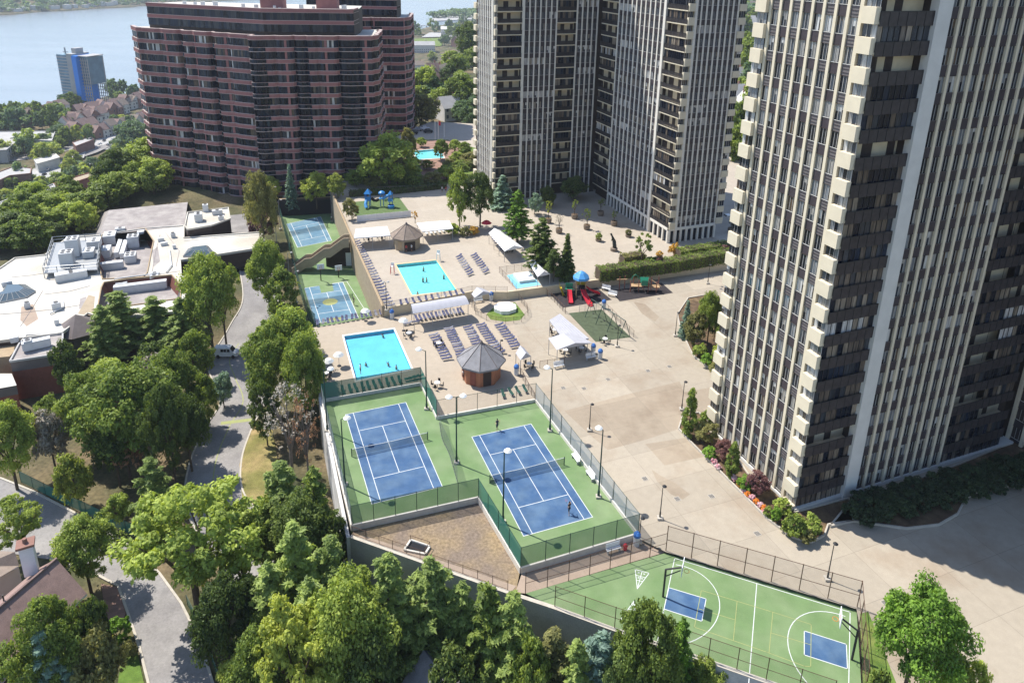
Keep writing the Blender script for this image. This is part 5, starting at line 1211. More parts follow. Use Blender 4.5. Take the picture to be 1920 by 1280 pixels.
# ---------------------------------------------------------------- canopies, pavilions, sheds
def canopy(px, z, zt, roofmat, label, kind="flat", legs=True, rise=1.2, ribs=0):
    q = [P(a, b, zt) for a, b in px]; c = sum(q, Vector()) / 4; root = empty("canopy", (c.x, c.y, z), label, "canopy"); m = MB()
    if kind == "flat":
        m.add(q + [p - UPV * .25 for p in q], [(0, 1, 2, 3), (7, 6, 5, 4), (0, 4, 5, 1), (1, 5, 6, 2), (2, 6, 7, 3), (3, 7, 4, 0)])
    elif kind == "gable":                                # ridge runs from the middle of edge 0-1 to the middle of edge 3-2
        r0, r1 = (q[0] + q[1]) / 2 + UPV * rise, (q[3] + q[2]) / 2 + UPV * rise
        m.add(q + [r0, r1], [(0, 4, 5, 3), (4, 1, 2, 5), (0, 1, 4), (3, 5, 2)])
    else:                                                # barrel vault with its axis along 0-1
        k = 8; vs = []
        for i in range(k + 1):
            t = i / k; h = math.sin(math.pi * t) * rise
            vs += [q[0].lerp(q[3], t) + UPV * h, q[1].lerp(q[2], t) + UPV * h]
        m.add(vs, [(2 * i, 2 * i + 1, 2 * i + 3, 2 * i + 2) for i in range(k)] )
    if ribs:
        for i in range(1, ribs): a, b = q[0].lerp(q[1], i / ribs), q[3].lerp(q[2], i / ribs); m.obox(a + UPV * .02, b - a, (q[1] - q[0]).normalized() * .08, UPV * .06)
    m.build("roof", roofmat, root)
    n0 = max(1, int((q[1] - q[0]).length / 4)); n1 = max(1, int((q[2] - q[1]).length / 4))
    edge = [q[0].lerp(q[1], i / n0) for i in range(n0 + 1)] + [q[3].lerp(q[2], i / n0) for i in range(n0 + 1)] + [q[1].lerp(q[2], i / n1) for i in range(1, n1)] + [q[0].lerp(q[3], i / n1) for i in range(1, n1)]
    for p in edge: p = p.lerp(Vector((c.x, c.y, p.z)), .04); m = MB(); m.tube((p.x, p.y, z), (p.x, p.y, p.z - .1), .07, .07, 6); m.build("post", "frame_grey", root)
    return root
canopy([(667, 429), (726, 424), (732, 441), (664, 446)], ZU, ZU + 3.6, "canopy_white", "white flat canopy left of the upper octagonal pavilion")
canopy([(781, 418), (842, 413), (850, 428), (792, 434)], ZU, ZU + 3.6, "canopy_white", "white flat canopy right of the upper octagonal pavilion")
canopy([(916, 437), (938, 432), (981, 464), (946, 471)], ZU, ZU + 3.2, "canopy_white", "long white gabled canopy left of the thick pine", "gable", rise=1.1)
canopy([(992, 494), (1004, 491), (1032, 514), (1008, 519)], ZU, ZU + 2.8, "canopy_white", "small white gabled canopy beside the square spa pool", "gable", rise=1.2)
canopy([(769, 571), (866, 555), (880, 570), (774, 588)], 0, 4.0, "canopy_grey", "long pale grey vaulted canopy between the two pools", "vault", rise=.9)
canopy([(1030, 600), (1050, 588), (1104, 634), (1060, 640)], 0, 3.8, "canopy_grey", "sloping long arm of the L-shaped grey canopy", "flat", ribs=8)
canopy([(1028, 634), (1085, 628), (1112, 643), (1044, 656)], 0, 3.8, "canopy_grey", "short arm of the L-shaped grey canopy", "gable", rise=.8)
canopy([(884, 551), (904, 540), (922, 549), (890, 558)], 0, 3.4, "canopy_grey", "little grey roofed shelter beside the octagonal tarp pool", "gable", rise=1.0)
canopy([(967, 662), (983, 652), (996, 668), (976, 675)], 0, 3.2, "canopy_grey", "tiny grey gabled grill shelter right of the octagonal pavilion", "gable", rise=1.2)
def pavilion(cx, cy, z, rpx, wall_h, roof_h, over, wallmat, roofmat, label, opening):
    q = P(cx, cy, z); R = rpx / ppm(q); root = empty("pavilion", q, label, "pavilion"); r = R - over; k = 8; ph = TH + .39
    m = MB(); m.lathe((0, 0, 0), [(r, 0), (r, wall_h)], k, ph=ph); local(m, "wall", wallmat, root)
    m = MB(); m.lathe((0, 0, 0), [(R, wall_h - .35), (R, wall_h), (0, wall_h + roof_h)], k, ph=ph); m.lathe((0, 0, 0), [(r, wall_h - .3), (R, wall_h - .35)], k, ph=ph)
    rf = local(m, "roof", roofmat, root); m = MB()
    for j in range(k): a = ph + j * math.tau / k; m.tube((R * math.cos(a), R * math.sin(a), wall_h + .03), (0, 0, wall_h + roof_h + .03), .07, .07, 5)
    local(m, "hip_ridge", "slate_roof", rf); m = MB(); m.lathe((0, 0, wall_h + roof_h - .1), [(.35, 0), (.25, .3), (0, .6)], 8); local(m, "finial", "slate_roof", rf)
    for i, (ang, w, mt) in enumerate(opening):
        a = R_(ang); u = Vector((math.cos(a), math.sin(a), 0)); s = Vector((-u.y, u.x, 0)); rr = r * math.cos(math.pi / 8) + .04
        m = MB(); m.obox(u * (rr - .3) - s * w / 2 + UPV * .1, s * w, u * .36, UPV * (wall_h * .72)); local(m, "doorway", mt, root)
pavilion(902, 706, 0, 46, 4.0, 3.6, 1.0, "brick_orange", "shingle_grey", "brick octagonal pavilion with grey roof beside the loungers", [(-68, 1.6, "dark_brown"), (-68 - 45, 1.2, "brick_red")])
pavilion(763, 463, ZU, 31, 3.7, 3.2, .9, "tan_block", "shingle_brown", "tan octagonal pavilion with brown roof behind the turquoise pool", [(-68, 3.0, "dark_brown"), (-113, 1.2, "tan_wood")])
# covered spa and octagonal tarp pool
def tarp_pool(loop, z, h, label, edge, inner=.82):
    loop = [Vector((p.x, p.y, 0)) for p in loop]; c = sum(loop, Vector()) / len(loop); root = empty("covered_pool", (c.x, c.y, z), label, "covered pool"); inn = [c + (p - c) * inner for p in loop]
    m = MB(); m.prism(loop, z - .05, z + h - .04, cap=False); m.sheet([loop, inn], z + h); m.prism(loop, z + h - .04, z + h, cap=False); m.build("rim", edge, root); m = MB(); m.sheet([inn], z + h - .12); m.prism(inn, z + h - .12, z + h, cap=False); m.build("cover", "tarp_white", root)
m = MB(); m.sheet([pts([(950, 516), (992, 509), (1014, 534), (968, 541)], ZU)], ZU + .012); tag(m.build("spa_surround", "pool_tile"), kind='structure')
tarp_pool(pts([(962, 517), (990, 513), (1004, 528), (974, 532)], ZU), ZU, .7, "square spa pool under a white cover on the upper terrace", "coping_white", .86)
tarp_pool(pts([(926, 579), (936, 573), (954, 572), (967, 577), (968, 585), (953, 590), (940, 590), (927, 585)]), 0, .9, "octagonal pool under a pale blue cover on a green lawn ring", "white_paint", .84)
# ---------------------------------------------------------------- pool furniture
CA = {}
def mk_lounger(cloth):
    def f():
        root = empty("sun_lounger", (0, 0, 0), None, "sun lounger")
        m = MB()                                          # frame: length along x, head at +x
        for s in (-.3, .3): m.obox((-.95, s - .03, .34), (1.3, 0, 0), (0, .06, 0), (0, 0, .06)); m.obox((.35, s - .03, .34), (.68, 0, .24), (0, .06, 0), (0, 0, .06))
        for x in (-.85, .3): 
            for s in (-.28, .28): m.tube((x, s, 0), (x, s, .36), .03, .03, 5)
        local(m, "frame", "white_paint", root)
        m = MB(); m.obox((-.95, -.32, .42), (1.3, 0, 0), (0, .64, 0), (0, 0, .07)); local(m, "seat", cloth, root)
        m = MB(); m.obox((.36, -.32, .42), (.68, 0, .26), (0, .64, 0), (0, 0, .07)); local(m, "backrest", cloth, root)
        return root
    return f
def lounger(q, rz, cloth, label, group): return first_or_copy(CA, "lounger" + cloth, mk_lounger(cloth), q, rz, (1.04, .82, 1.2), label, group)
def row(p0, p1, n, z, rz, cloth, label, group, skip=()):
    a, b = P(*p0, z), P(*p1, z)
    for i in range(n):
        if i in skip: continue
        j = random.uniform(-.12, .12); lounger(a.lerp(b, i / max(1, n - 1)) + EX * j, rz + random.gauss(0, .09), cloth if random.random() < .82 or cloth != 'navy_cloth' else 'faded_cloth', label, group)
for p0, p1, n, lb in (((813, 631), (837, 675), 10, "lounger in the shortest column, nearest the blue pool"), ((841, 619), (866, 671), 13, "lounger in the second column from the blue pool"), ((877, 616), (898, 657), 10, "lounger in the third column, ending at the octagonal pavilion"), ((900, 612), (937, 664), 13, "lounger in the fourth column from the blue pool"), ((936, 612), (966, 652), 10, "lounger in the column farthest from the blue pool")):
    for dx in (0,): row(p0, p1, n, 0, TH, "navy_cloth", lb, lb.replace("lounger in", "loungers in"))
row((596, 609), (713, 590), 14, 0, TH + math.pi / 2, "navy_cloth", "navy lounger in the row above the near lower court", "navy loungers above the near lower court")
row((643, 735), (749, 716), 10, 0, TH + math.pi / 2, "green_cloth", "dark green lounger in the row behind the left tennis court fence", "green loungers behind the tennis fence")
row((768, 713), (784, 709), 3, 0, TH, "green_cloth", "dark chair at the right end of the green lounger row", "dark chairs at the fence corner")
row((668, 456), (731, 576), 26, ZU, TH, "navy_cloth", "lounger in the long line along the top of the high tan wall", "loungers along the high tan wall")
row((860, 483), (882, 516), 9, ZU, TH + .5, "navy_cloth", "lounger in the left column right of the turquoise pool", "left lounger column at the turquoise pool")
row((888, 481), (911, 512), 9, ZU, TH + .5, "navy_cloth", "lounger in the right column right of the turquoise pool", "right lounger column at the turquoise pool")
row((752, 571), (868, 551), 11, ZU, TH + math.pi / 2, "navy_cloth", "lounger on the upper terrace edge behind the vaulted canopy", "loungers behind the vaulted canopy")
row((782, 600), (866, 586), 13, 0, TH + math.pi / 2, "navy_cloth", "lounger in the shade of the vaulted canopy", "loungers under the vaulted canopy")
row((765, 609), (781, 606), 2, 0, TH, "navy_cloth", "lounger beside the white umbrella at the vaulted canopy", "loungers beside the white umbrella")
row((800, 440), (846, 433), 7, ZU, TH + math.pi / 2, "white_cloth", "white chair in the shade of the right upper canopy", "white chairs under the right upper canopy")
row((926, 447), (946, 474), 8, ZU, TH, "navy_cloth", "chair under the long white gabled canopy", "chairs under the long gabled canopy")
row((944, 742), (985, 733), 4, 0, TH + math.pi / 2, "green_cloth", "teal chair behind the fence of the right tennis court", "teal chairs behind the right tennis court")
def mk_umbrella():
    root = empty("pool_umbrella", (0, 0, 0), None, "umbrella"); m = MB(); m.tube((0, 0, 0), (0, 0, 3.2), .04, .04, 6); local(m, "pole", "frame_grey", root)
    m = MB(); m.lathe((0, 0, 0), [(1.1, 2.5), (.6, 2.95), (0, 3.2)], 8); local(m, "canopy", "white_cloth", root); m = MB(); m.lathe((0, 0, 0), [(.4, 0), (.4, .12), (0, .14)], 8); local(m, "base", "metal_dark", root); return root
for px, yb, z, lb in ((636, 686, 0, "white umbrella beside the left edge of the blue pool"), (617, 698, 0, "white umbrella nearest the tree left of the blue pool"), (757, 620, 0, "white umbrella at the left end of the vaulted canopy"), (686, 602, 0, "small folded white umbrella in the lounger row above the lower court")):
    first_or_copy(CA, "umb", mk_umbrella, P(px, yb, z), .3, (1, 1, 1), lb, None)
def mk_table():
    root = empty("table_set", (0, 0, 0), None, "picnic table"); m = MB(); m.lathe((0, 0, 0), [(.55, .92), (.55, 1.0), (0, 1.0)], 12); local(m, "table_top", "white_paint", root)
    m = MB(); m.tube((0, 0, 0), (0, 0, .92), .06, .06, 6); local(m, "leg", "metal_dark", root)
    for i in range(4):
        a = i * 1.57 + .4; c = Vector((math.cos(a) * 1.0, math.sin(a) * 1.0, 0)); m = MB(); m.box(c + UPV * .5, (.45, .45, .06), a); m.box(c * 1.2 + UPV * .55, (.06, .45, .6), a)
        for s in ((-.18, -.18), (.18, -.18), (.18, .18), (-.18, .18)): m.tube(c + Vector((s[0], s[1], 0)), c + Vector((s[0], s[1], .5)), .025, .025, 4)
        local(m, "seat", "metal_dark", root)
    return root
for px, yb, z, lb in ((820, 726, 0, "dark table set near the jog of the tennis fence"), (767, 632, 0, "dark table set by the corner of the blue pool"), (823, 651, 0, "table with seats inside the shortest lounger column"), (1040, 626, 0, "table set under the sloping grey canopy arm"), (1060, 664, 0, "table set under the short grey canopy arm"), (1090, 660, 0, "table set at the right under the grey canopy"), (992, 690, 0, "black grill table under the tiny gabled shelter"), (1134, 643, 0, "table set below the dark turf pad"), (955, 473, ZU, "table under the long gabled canopy"), (690, 452, ZU, "table under the left upper canopy"), (715, 449, ZU, "second table under the left upper canopy"), (612, 708, 0, "table in tree shade left of the blue pool")):
    first_or_copy(CA, "table", mk_table, P(px, yb, z), random.uniform(0, 1), (1, 1, 1.15), lb, None)
def mk_bin():
    root = empty("litter_bin", (0, 0, 0), None, "litter bin"); m = MB(); m.lathe((0, 0, 0), [(.45, 0), (.5, 1.4), (.42, 1.45)], 12); local(m, "body", "hvac", root); m = MB(); m.lathe((0, 0, 1.4), [(.52, 0), (.52, .35), (.25, .65), (0, .7)], 12); local(m, "lid", "bin_blue", root); return root
for px, yb, z, lb in ((735, 597, 0, "blue-lidded bin at the end of the high tan wall"), (968, 702, 0, "blue-lidded bin at the gate near the octagonal pavilion"), (1125, 672, 0, "blue-lidded bin at the corner of the grey canopy"), (1132, 578, 0, "blue-lidded bin between the rubber pad and the turf pad"), (921, 563, 0, "bin beside the little grey shelter"), (1193, 1021, ZW, "blue-lidded bin at the lower corner of the tennis fence"), (1112, 662, 0, "blue cooler under the edge of the grey canopy")):
    first_or_copy(CA, "bin", mk_bin, P(px, yb, z), 0, (1, 1, 1.1), lb, None)
def mk_bench(): 
    root = empty("bench", (0, 0, 0), None, "bench"); m = MB(); m.obox((-1.1, -.25, .55), (2.2, 0, 0), (0, .5, 0), (0, 0, .08)); local(m, "seat", "white_paint", root); m = MB(); m.obox((-1.1, .26, .7), (2.2, 0, 0), (0, .07, .05), (0, 0, .55)); local(m, "backrest", "white_paint", root)
    for s in (-.9, .9): m = MB(); m.obox((s - .05, -.22, 0), (.1, 0, 0), (0, .44, 0), (0, 0, .55)); local(m, "leg", "frame_grey", root)
    return root
for px, yb, z, rz, lb in ((1079, 864, 0, TH - 1.57, "white bench by the net of the right tennis court"), (1106, 896, 0, TH - 1.57, "white bench nearest the lamp right of the right tennis court"), (1136, 545, 0, TH - .8, "white bench between the rubber pads, farther one"), (1148, 556, 0, TH - .8, "white bench between the rubber pads, nearer one"), (1108, 674, 0, TH, "long white picnic bench in front of the grey canopy"), (1048, 690, 0, TH, "grey bench at the fence before the grey canopy"), (897, 567, 0, TH, "bench under the little grey shelter"), (1150, 1035, ZW, TH, "white bench against the tennis wall above the basketball court")):
    first_or_copy(CA, "bench", mk_bench, P(px, yb, z), rz, (1, 1, 1.15), lb, None)
q = P(1172, 1030, ZW); root = empty("fire_hydrant", q, "small red standpipe against the tennis wall", "hydrant"); m = MB(); m.lathe((0, 0, 0), [(.28, 0), (.25, .7), (.3, .75), (.18, 1.0), (0, 1.05)], 10); local(m, "body", "play_red", root); m = MB(); m.tube((-.35, 0, .6), (.35, 0, .6), .1, .1, 8); local(m, "outlet", "play_red", root)
q = P(778, 1030, ZW); root = empty("sunken_hatch", q, "black sunken hatch with white rim in the gravel triangle", "hatch"); hq = pts([(770, 1014), (806, 1026), (797, 1040), (758, 1032)], ZW)
m = MB(); m.wallpath(hq + [hq[0]], .25, ZW - .05, ZW + .3); m.build("rim", "wall_white", root); m = MB(); m.sheet([hq], ZW + .02); m.build("cover", "black_cloth", root); m = MB(); m.path([p + UPV * 1.0 for p in hq[:3]], .04, 5); [m.tube(p, p + UPV * 1.0, .04, .04, 5) for p in hq[:3]]; m.build("handrail", "rust", root)
for i, (px, py) in enumerate(((1255, 687), (1215, 695), (1140, 711), (1056, 727), (1095, 728), (1209, 897), (1334, 930), (1270, 935), (1235, 560), (1352, 542), (1420, 1000), (1660, 1130))):
    def mk_drain():
        root = empty("drain_grate", (0, 0, 0), None, "drain"); m = MB(); m.box((0, 0, .006), (.9, .9, .03)); local(m, "frame", "kerb", root); m = MB()
        for k in range(6): m.box((-.33 + k * .13, 0, .03), (.08, .75, .02))
        local(m, "grating", "hvac_dark", root); return root
    first_or_copy(CA, "drain", mk_drain, P(px, py), TH, (1, 1, 1), "small dark drain grate let into the plaza concrete", "drain grates in the plaza")
# ---------------------------------------------------------------- people
def person(q, face, pose, shirt, label, z0=0.0, hgt=1.72, pants="cloth_dark", legskin=True):
    """one continuous skinned body from a joint skeleton, hair and clothing as parts"""
    k = hgt / 1.72; vk = k * VS
    J = {"pel": (0, 0, .95), "spn": (0, 0, 1.2), "chs": (0, .01, 1.38), "nck": (0, .02, 1.5), "hed": (0, .04, 1.62), "top": (0, .03, 1.72)}
    sw = .28 if pose == "stride" else .12
    for s, n in ((-1, "l"), (1, "r")):
        st = s * sw if pose == "stride" else 0
        J["hip" + n] = (s * .10, 0, .90); J["kne" + n] = (s * .12, st * .8 + .05, .50); J["ank" + n] = (s * .13, st * 1.3, .08); J["toe" + n] = (s * .14, st * 1.3 + .16, .03)
        J["sho" + n] = (s * .19, 0, 1.42)
        if pose == "stride" and s > 0: J["elb" + n] = (s * .32, .18, 1.22); J["wri" + n] = (s * .36, .42, 1.25)
        elif pose == "raise" and s > 0: J["elb" + n] = (s * .34, .1, 1.6); J["wri" + n] = (s * .3, .2, 1.85)
        else: J["elb" + n] = (s * .25, -.03, 1.15); J["wri" + n] = (s * .26, .08, .92)
        w = Vector(J["wri" + n]); e = Vector(J["elb" + n]); d = (w - e).normalized(); J["pal" + n] = tuple(w + d * .08)
        sd = Vector((1, 0, 0)) if abs(d.x) < .7 else Vector((0, 1, 0))
        for i in range(4): J["f%d%s" % (i, n)] = tuple(w + d * (.15 + (.0, .02, .015, -.005)[i]) + sd * (i - 1.5) * .02 + Vector((0, .02, 0)))
        J["th" + n] = tuple(w + d * .08 + Vector((0, .05, 0)) - sd * .03)
    E = [("pel", "spn"), ("spn", "chs"), ("chs", "nck"), ("nck", "hed"), ("hed", "top")]
    for n in "lr": E += [("pel", "hip" + n), ("hip" + n, "kne" + n), ("kne" + n, "ank" + n), ("ank" + n, "toe" + n), ("chs", "sho" + n), ("sho" + n, "elb" + n), ("elb" + n, "wri" + n), ("wri" + n, "pal" + n), ("wri" + n, "th" + n)] + [("pal" + n, "f%d%s" % (i, n)) for i in range(4)]
    Rr = {"pel": .14, "spn": .13, "chs": .15, "nck": .06, "hed": .10, "top": .07}
    for n in "lr": Rr.update({"hip" + n: .10, "kne" + n: .065, "ank" + n: .045, "toe" + n: .035, "sho" + n: .07, "elb" + n: .045, "wri" + n: .03, "pal" + n: .035, "th" + n: .012, **{"f%d%s" % (i, n): .010 for i in range(4)}})
    key = ("person", pose)
    names = list(J)
    me = bpy.data.meshes.new("body"); me.from_pydata([J[x] for x in names], [(names.index(a), names.index(b)) for a, b in E], []); me.update(); me.materials.append(MATS["skin"])
    root = empty("person", q + UPV * z0, label, "person", rz=math.atan2(face[1], face[0]) - math.pi / 2); root.scale = (k, k, vk)
    o = bpy.data.objects.new("body", me); COL.objects.link(o); o.parent = root
    md = o.modifiers.new("skin", 'SKIN'); md.use_smooth_shade = True
    sv = me.skin_vertices[0].data if me.skin_vertices else None
    if sv is None: me.attributes
    for i, x in enumerate(names):
        if sv: sv[i].radius = (Rr[x], Rr[x]); sv[i].use_root = x == "pel"
    o.modifiers.new("sub", 'SUBSURF').render_levels = 1
    m = MB(); m.lathe((0, .03, 0), [(.145, .93), (.155, 1.05), (.15, 1.2), (.185, 1.36), (.17, 1.46), (.07, 1.51)], 12)
    for s in (-1, 1): m.tube((s * .15, 0, 1.43), Vector((s * .19, 0, 1.42)).lerp(Vector(J["elb" + ("l" if s < 0 else "r")]), .6), .085, .07, 8)
    local(m, "shirt", shirt, root, True); m = MB(); m.lathe((0, .01, 0), [(.16, .82), (.165, .92), (.15, .99)], 12)
    for s, n in ((-1, "l"), (1, "r")): a, b = Vector(J["hip" + n]), Vector(J["kne" + n]); m.tube(a, a.lerp(b, .85), .12, .095, 10)
    local(m, "shorts", pants, root, True)
    m = MB(); m.lathe((0, .015, 0), [(.105, 1.60), (.118, 1.66), (.10, 1.73), (.05, 1.765), (0, 1.77)], 12); local(m, "hair", "hair", root, True)
    return root, J
def skin_fix():
    """skin radii need the modifier's own layer"""
    pass
def racket(q, label):
    root = empty("tennis_racket", q, label, "racket"); m = MB(); m.tube((0, 0, 0), (0, .28, .1), .02, .02, 6); local(m, "handle", "cloth_dark", root)
    m = MB(); c = Vector((0, .47, .17)); p = [c + Vector((math.cos(t) * .13, math.sin(t) * .17, math.sin(t) * .06)) for t in np.linspace(0, math.tau, 13)]; m.path(p, .014, 5); local(m, "frame", "play_red", root)
PE = [(1067, 964, 0, (-.3, 1), "stride", "cloth_dark", "tennis player in dark clothes on the near half of the right court"), (932, 806, 0, (.3, -1), "stride", "cloth_dark", "tennis player in dark clothes behind the far baseline of the right court"),
      (868, 712, 0, (1, 0), "stand", "cloth_white", "person in white at the left side of the brick pavilion"), (762, 473, ZU, (0, -1), "stand", "cloth_red", "person in red at the door of the tan pavilion"), (772, 472, ZU, (-.5, -1), "stand", "cloth_white", "person in white at the door of the tan pavilion"),
      (676, 701, 0, (1, .3), "stand", "cloth_white", "lifeguard standing at the near left corner of the blue pool"), (829, 361, ZU, (0, -1), "stand", "cloth_white", "person in white walking at the far end of the upper plaza"), (836, 361, ZU, (.4, -1), "stand", "cloth_red", "person in red walking at the far end of the upper plaza"),
      (622, 416, ZL, (-1, 0), "raise", "cloth_white", "player at the right edge of the far lower court"), (664, 572, ZL, (-1, 0), "stand", "cloth_dark", "player at the right edge of the near lower court"), (1034, 628, 0, (1, 0), "stand", "cloth_white", "person under the sloping grey canopy arm")]
for px, yb, z, fc, ps, sh, lb in PE: person(P(px, yb, z), fc, ps, sh, lb)
racket(P(1067, 964) + Vector((-.45, .35, 1.65)), "racket held by the tennis player on the near half of the right court"); racket(P(932, 806) + Vector((.35, -.4, 1.65)), "racket held by the tennis player behind the far baseline")
for px, yb, z, zz, lb in ((686, 680, 0, -1.9, "bather in the left half of the blue pool"), (728, 680, 0, -1.85, "bather with raised arm in the middle of the blue pool"), (743, 686, 0, -1.8, "bather near the right side of the blue pool"), (718, 627, 0, -1.9, "bather splashing at the far end of the blue pool"),
                          (794, 503, ZU, -1.6, "bather at the far end of the turquoise pool"), (793, 523, ZU, -1.5, "left of two bathers in the middle of the turquoise pool"), (800, 523, ZU, -1.6, "right of two bathers in the middle of the turquoise pool"), (832, 517, ZU, -1.6, "bather at the right rim of the turquoise pool"), (783, 550, ZU, -1.5, "bather in the near left corner of the turquoise pool")):
    zz -= .25; person(P(px, yb, z), (random.uniform(-1, 1), -1), "raise" if "raised" in lb or "splash" in lb else "stand", "skin", lb, zz, pants="cloth_dark")
# lifeguard chair frames at the turquoise pool
for px, yb, lb in ((736, 513, "red-posted lifeguard chair left of the turquoise pool"), (822, 489, "white lifeguard chair at the far right corner of the turquoise pool")):
    root = empty("lifeguard_chair", P(px, yb, ZU), lb, "lifeguard chair"); m = MB()
    for s in ((-.5, -.5), (.5, -.5), (.5, .5), (-.5, .5)): m.tube((s[0], s[1], 0), (s[0] * .7, s[1] * .7, 2.4), .06, .06, 6)
    local(m, "frame", "play_red" if "red" in lb else "white_paint", root); m = MB(); m.box((0, 0, 2.0), (.8, .8, .1)); m.box((0, .38, 2.1), (.8, .08, .8)); local(m, "seat", "white_paint", root)
# ---------------------------------------------------------------- playgrounds
q = P(1088, 556); root = empty("climbing_frame", q, "playground tower with blue tent roof and red slides", "playground"); h = 5.4
m = MB()
for x, y in ((-1.1, -1.1), (1.1, -1.1), (1.1, 1.1), (-1.1, 1.1)): m.tube((x, y, 0), (x, y, h), .1, .1, 6)
local(m, "post", "play_tan", root); m = MB(); m.box((0, 0, 2.5), (2.4, 2.4, .15)); local(m, "deck", "rubber", root)
m = MB(); m.lathe((0, 0, 0), [(2.1, h - .5), (1.95, h), (.9, h + 1.0), (0, h + 1.5)], 8, ph=.39); local(m, "tent_roof", "play_sky", root)
m = MB(); m.box((-2.8, .3, 2.0), (1.8, 1.6, .12)); m.box((-2.8, .3, 2.1), (1.8, .08, 1.3)); m.box((-3.4, 0, 0), (.14, .14, 3.2)); m.box((-2.2, 0, 0), (.14, .14, 3.2)); local(m, "side_platform", "play_green", root)
def slide(a, b, w, mt):
    a, b = Vector(a), Vector(b); s = (b - a).cross(UPV).normalized() * w / 2; m = MB(); k = 8; pa = []
    for i in range(k + 1): t = i / k; pa.append(a.lerp(b, t) - UPV * (math.sin(t * math.pi) * .35))
    for p, r in zip(pa, pa[1:]): m.quad(p - s, r - s, r + s, p + s); m.quad(p - s, r - s, r - s + UPV * .4, p - s + UPV * .4); m.quad(p + s, r + s, r + s + UPV * .4, p + s + UPV * .4)
    e = pa[-1]; m.quad(e - s, e + (b - a).normalized() * .01 + s, e + s + UPV * .3, e - s + UPV * .3); return local(m, "slide", mt, root)
slide((.3, -1.2, 2.6), (2.0, -4.8, .15), 1.2, "play_red"); slide((-2.8, -.5, 2.1), (-2.6, -4.2, .15), 1.1, "play_red"); slide((1.2, .2, 2.6), (4.8, 1.4, .15), 1.1, "play_red")
m = MB(); m.lathe((2.0, -4.9, .1), [(.4, 0), (.55, .12), (.0, .14)], 10); local(m, "slide_end", "play_red", root)
m = MB()
for i in range(7): m.box((-4.1 - .12 * i, .4, .3 + .3 * i), (.5, 1.2, .06), .1)
m.tube((-4.2, -.2, 0), (-5.2, -.2, 3), .06, .06, 5); m.tube((-4.2, 1, 0), (-5.2, 1, 3), .06, .06, 5); local(m, "climber", "play_yellow", root)
m = MB()
for x, y in ((-1.1, 1.1), (1.1, 1.1)): m.box((x * .5, 1.1, 2.6), (.9, .07, 1.2))
m.box((1.1, 0, 2.6), (.07, 1.4, 1.1)); local(m, "side_panel", "play_yellow", root)
q = P(1203, 545); root = empty("climbing_frame", q, "brown and green wooden play frame in front of the long hedge", "playground")
m = MB()
for x, y in ((-5.6, 0), (-4.2, .8), (-3, -1), (-2, 1), (-1, -1), (.5, 1), (1.4, -1), (2.4, .6), (3.4, -1), (4.2, .7)): m.tube((x, y, 0), (x, y, 3.0 + .6 * (x % 1.7)), .11, .11, 6)
local(m, "post", "brick_red", root); m = MB(); m.box((-5, .2, 2.8), (2.6, .25, .15), .1); m.box((-1.5, 0, 1.4), (2.6, 1.8, .15)); m.box((1.0, 0, 1.7), (2.2, 1.9, .15)); m.box((3.2, 0, 1.2), (2.2, 1.6, .15)); m.obox((2.2, -1, 3.2), (2.4, 0, -1.6), (0, .5, 0), (0, 0, .12)); local(m, "deck", "play_tan", root)
m = MB(); m.obox((-.6, -.9, 2.6), (2.2, 0, 0), (0, 1.0, 1.0), (0, 0, .1)); m.obox((-.6, .1, 3.6), (2.2, 0, 0), (0, 1.0, -1.0), (0, 0, .1)); m.box((.4, -1.1, 1.9), (1.6, .1, 1.4)); local(m, "gable_roof", "play_green", root)
m = MB(); m.path([Vector((-2.6, .8, 2.4)), Vector((-2.2, .8, 3.6)), Vector((-1.6, .8, 4.0)), Vector((-1.0, .8, 3.6)), Vector((-.7, .8, 2.4))], .1, 6); local(m, "arch_bar", "play_green", root)
q = P(706, 388, ZU); root = empty("climbing_frame", q, "blue playground tower with tubes on the green turf", "playground"); m = MB()
for x, y in ((-3.2, 0), (-2, -.8), (-2, 1), (-3.2, 1), (1.2, .6), (2.2, .6), (4.2, 0), (5, .8)): m.tube((x, y, 0), (x, y, 4.6), .14, .14, 6)
local(m, "post", "play_blue", root); m = MB(); m.box((-2.6, .1, 2.2), (1.8, 2, .2)); m.box((4.4, .3, 2.0), (1.4, 1.6, .2)); m.box((1.6, .6, 2.6), (1.6, 1.2, .2)); local(m, "deck", "play_sky", root)
m = MB(); m.lathe((-2.6, .1, 4.5), [(1.5, 0), (.3, 1.3), (0, 1.4)], 4, ph=.6); m.lathe((1.7, .6, 4.3), [(1.1, 0), (1.0, .5), (.4, .9), (0, .95)], 8); m.lathe((4.5, .3, 4.3), [(1.0, 0), (.2, 1.0), (0, 1.05)], 4, ph=.5); m.box((-2.6, -.9, 2.4), (1.7, .08, 1.2)); m.box((-3.5, .1, 3.2), (.08, 1.8, .9)); m.box((4.4, -.5, 2.2), (1.3, .08, 1.0)); local(m, "roof", "play_blue", root)
m = MB(); m.path([Vector((-1.6, .3, 2.8)), Vector((-.4, 0, 2.0)), Vector((.8, .4, 2.5))], .5, 10); local(m, "tube_tunnel", "black_cloth", root); m = MB(); m.path([Vector((2.2, .6, 2.6)), Vector((3.2, .4, 3.6)), Vector((4.4, .3, 3.9))], .42, 10); local(m, "tube_slide", "play_sky", root)
m = MB(); m.path([Vector((-2.9, -.9, 2.4)), Vector((-3.1, -1.9, 1.4)), Vector((-2.6, -2.7, .5))], .5, 10); local(m, "tube_slide", "play_sky", root); m = MB(); m.lathe((4.8, -.9, .1), [(1.0, 0), (1.1, .9), (.9, 1.0)], 10); local(m, "barrel", "play_blue", root)
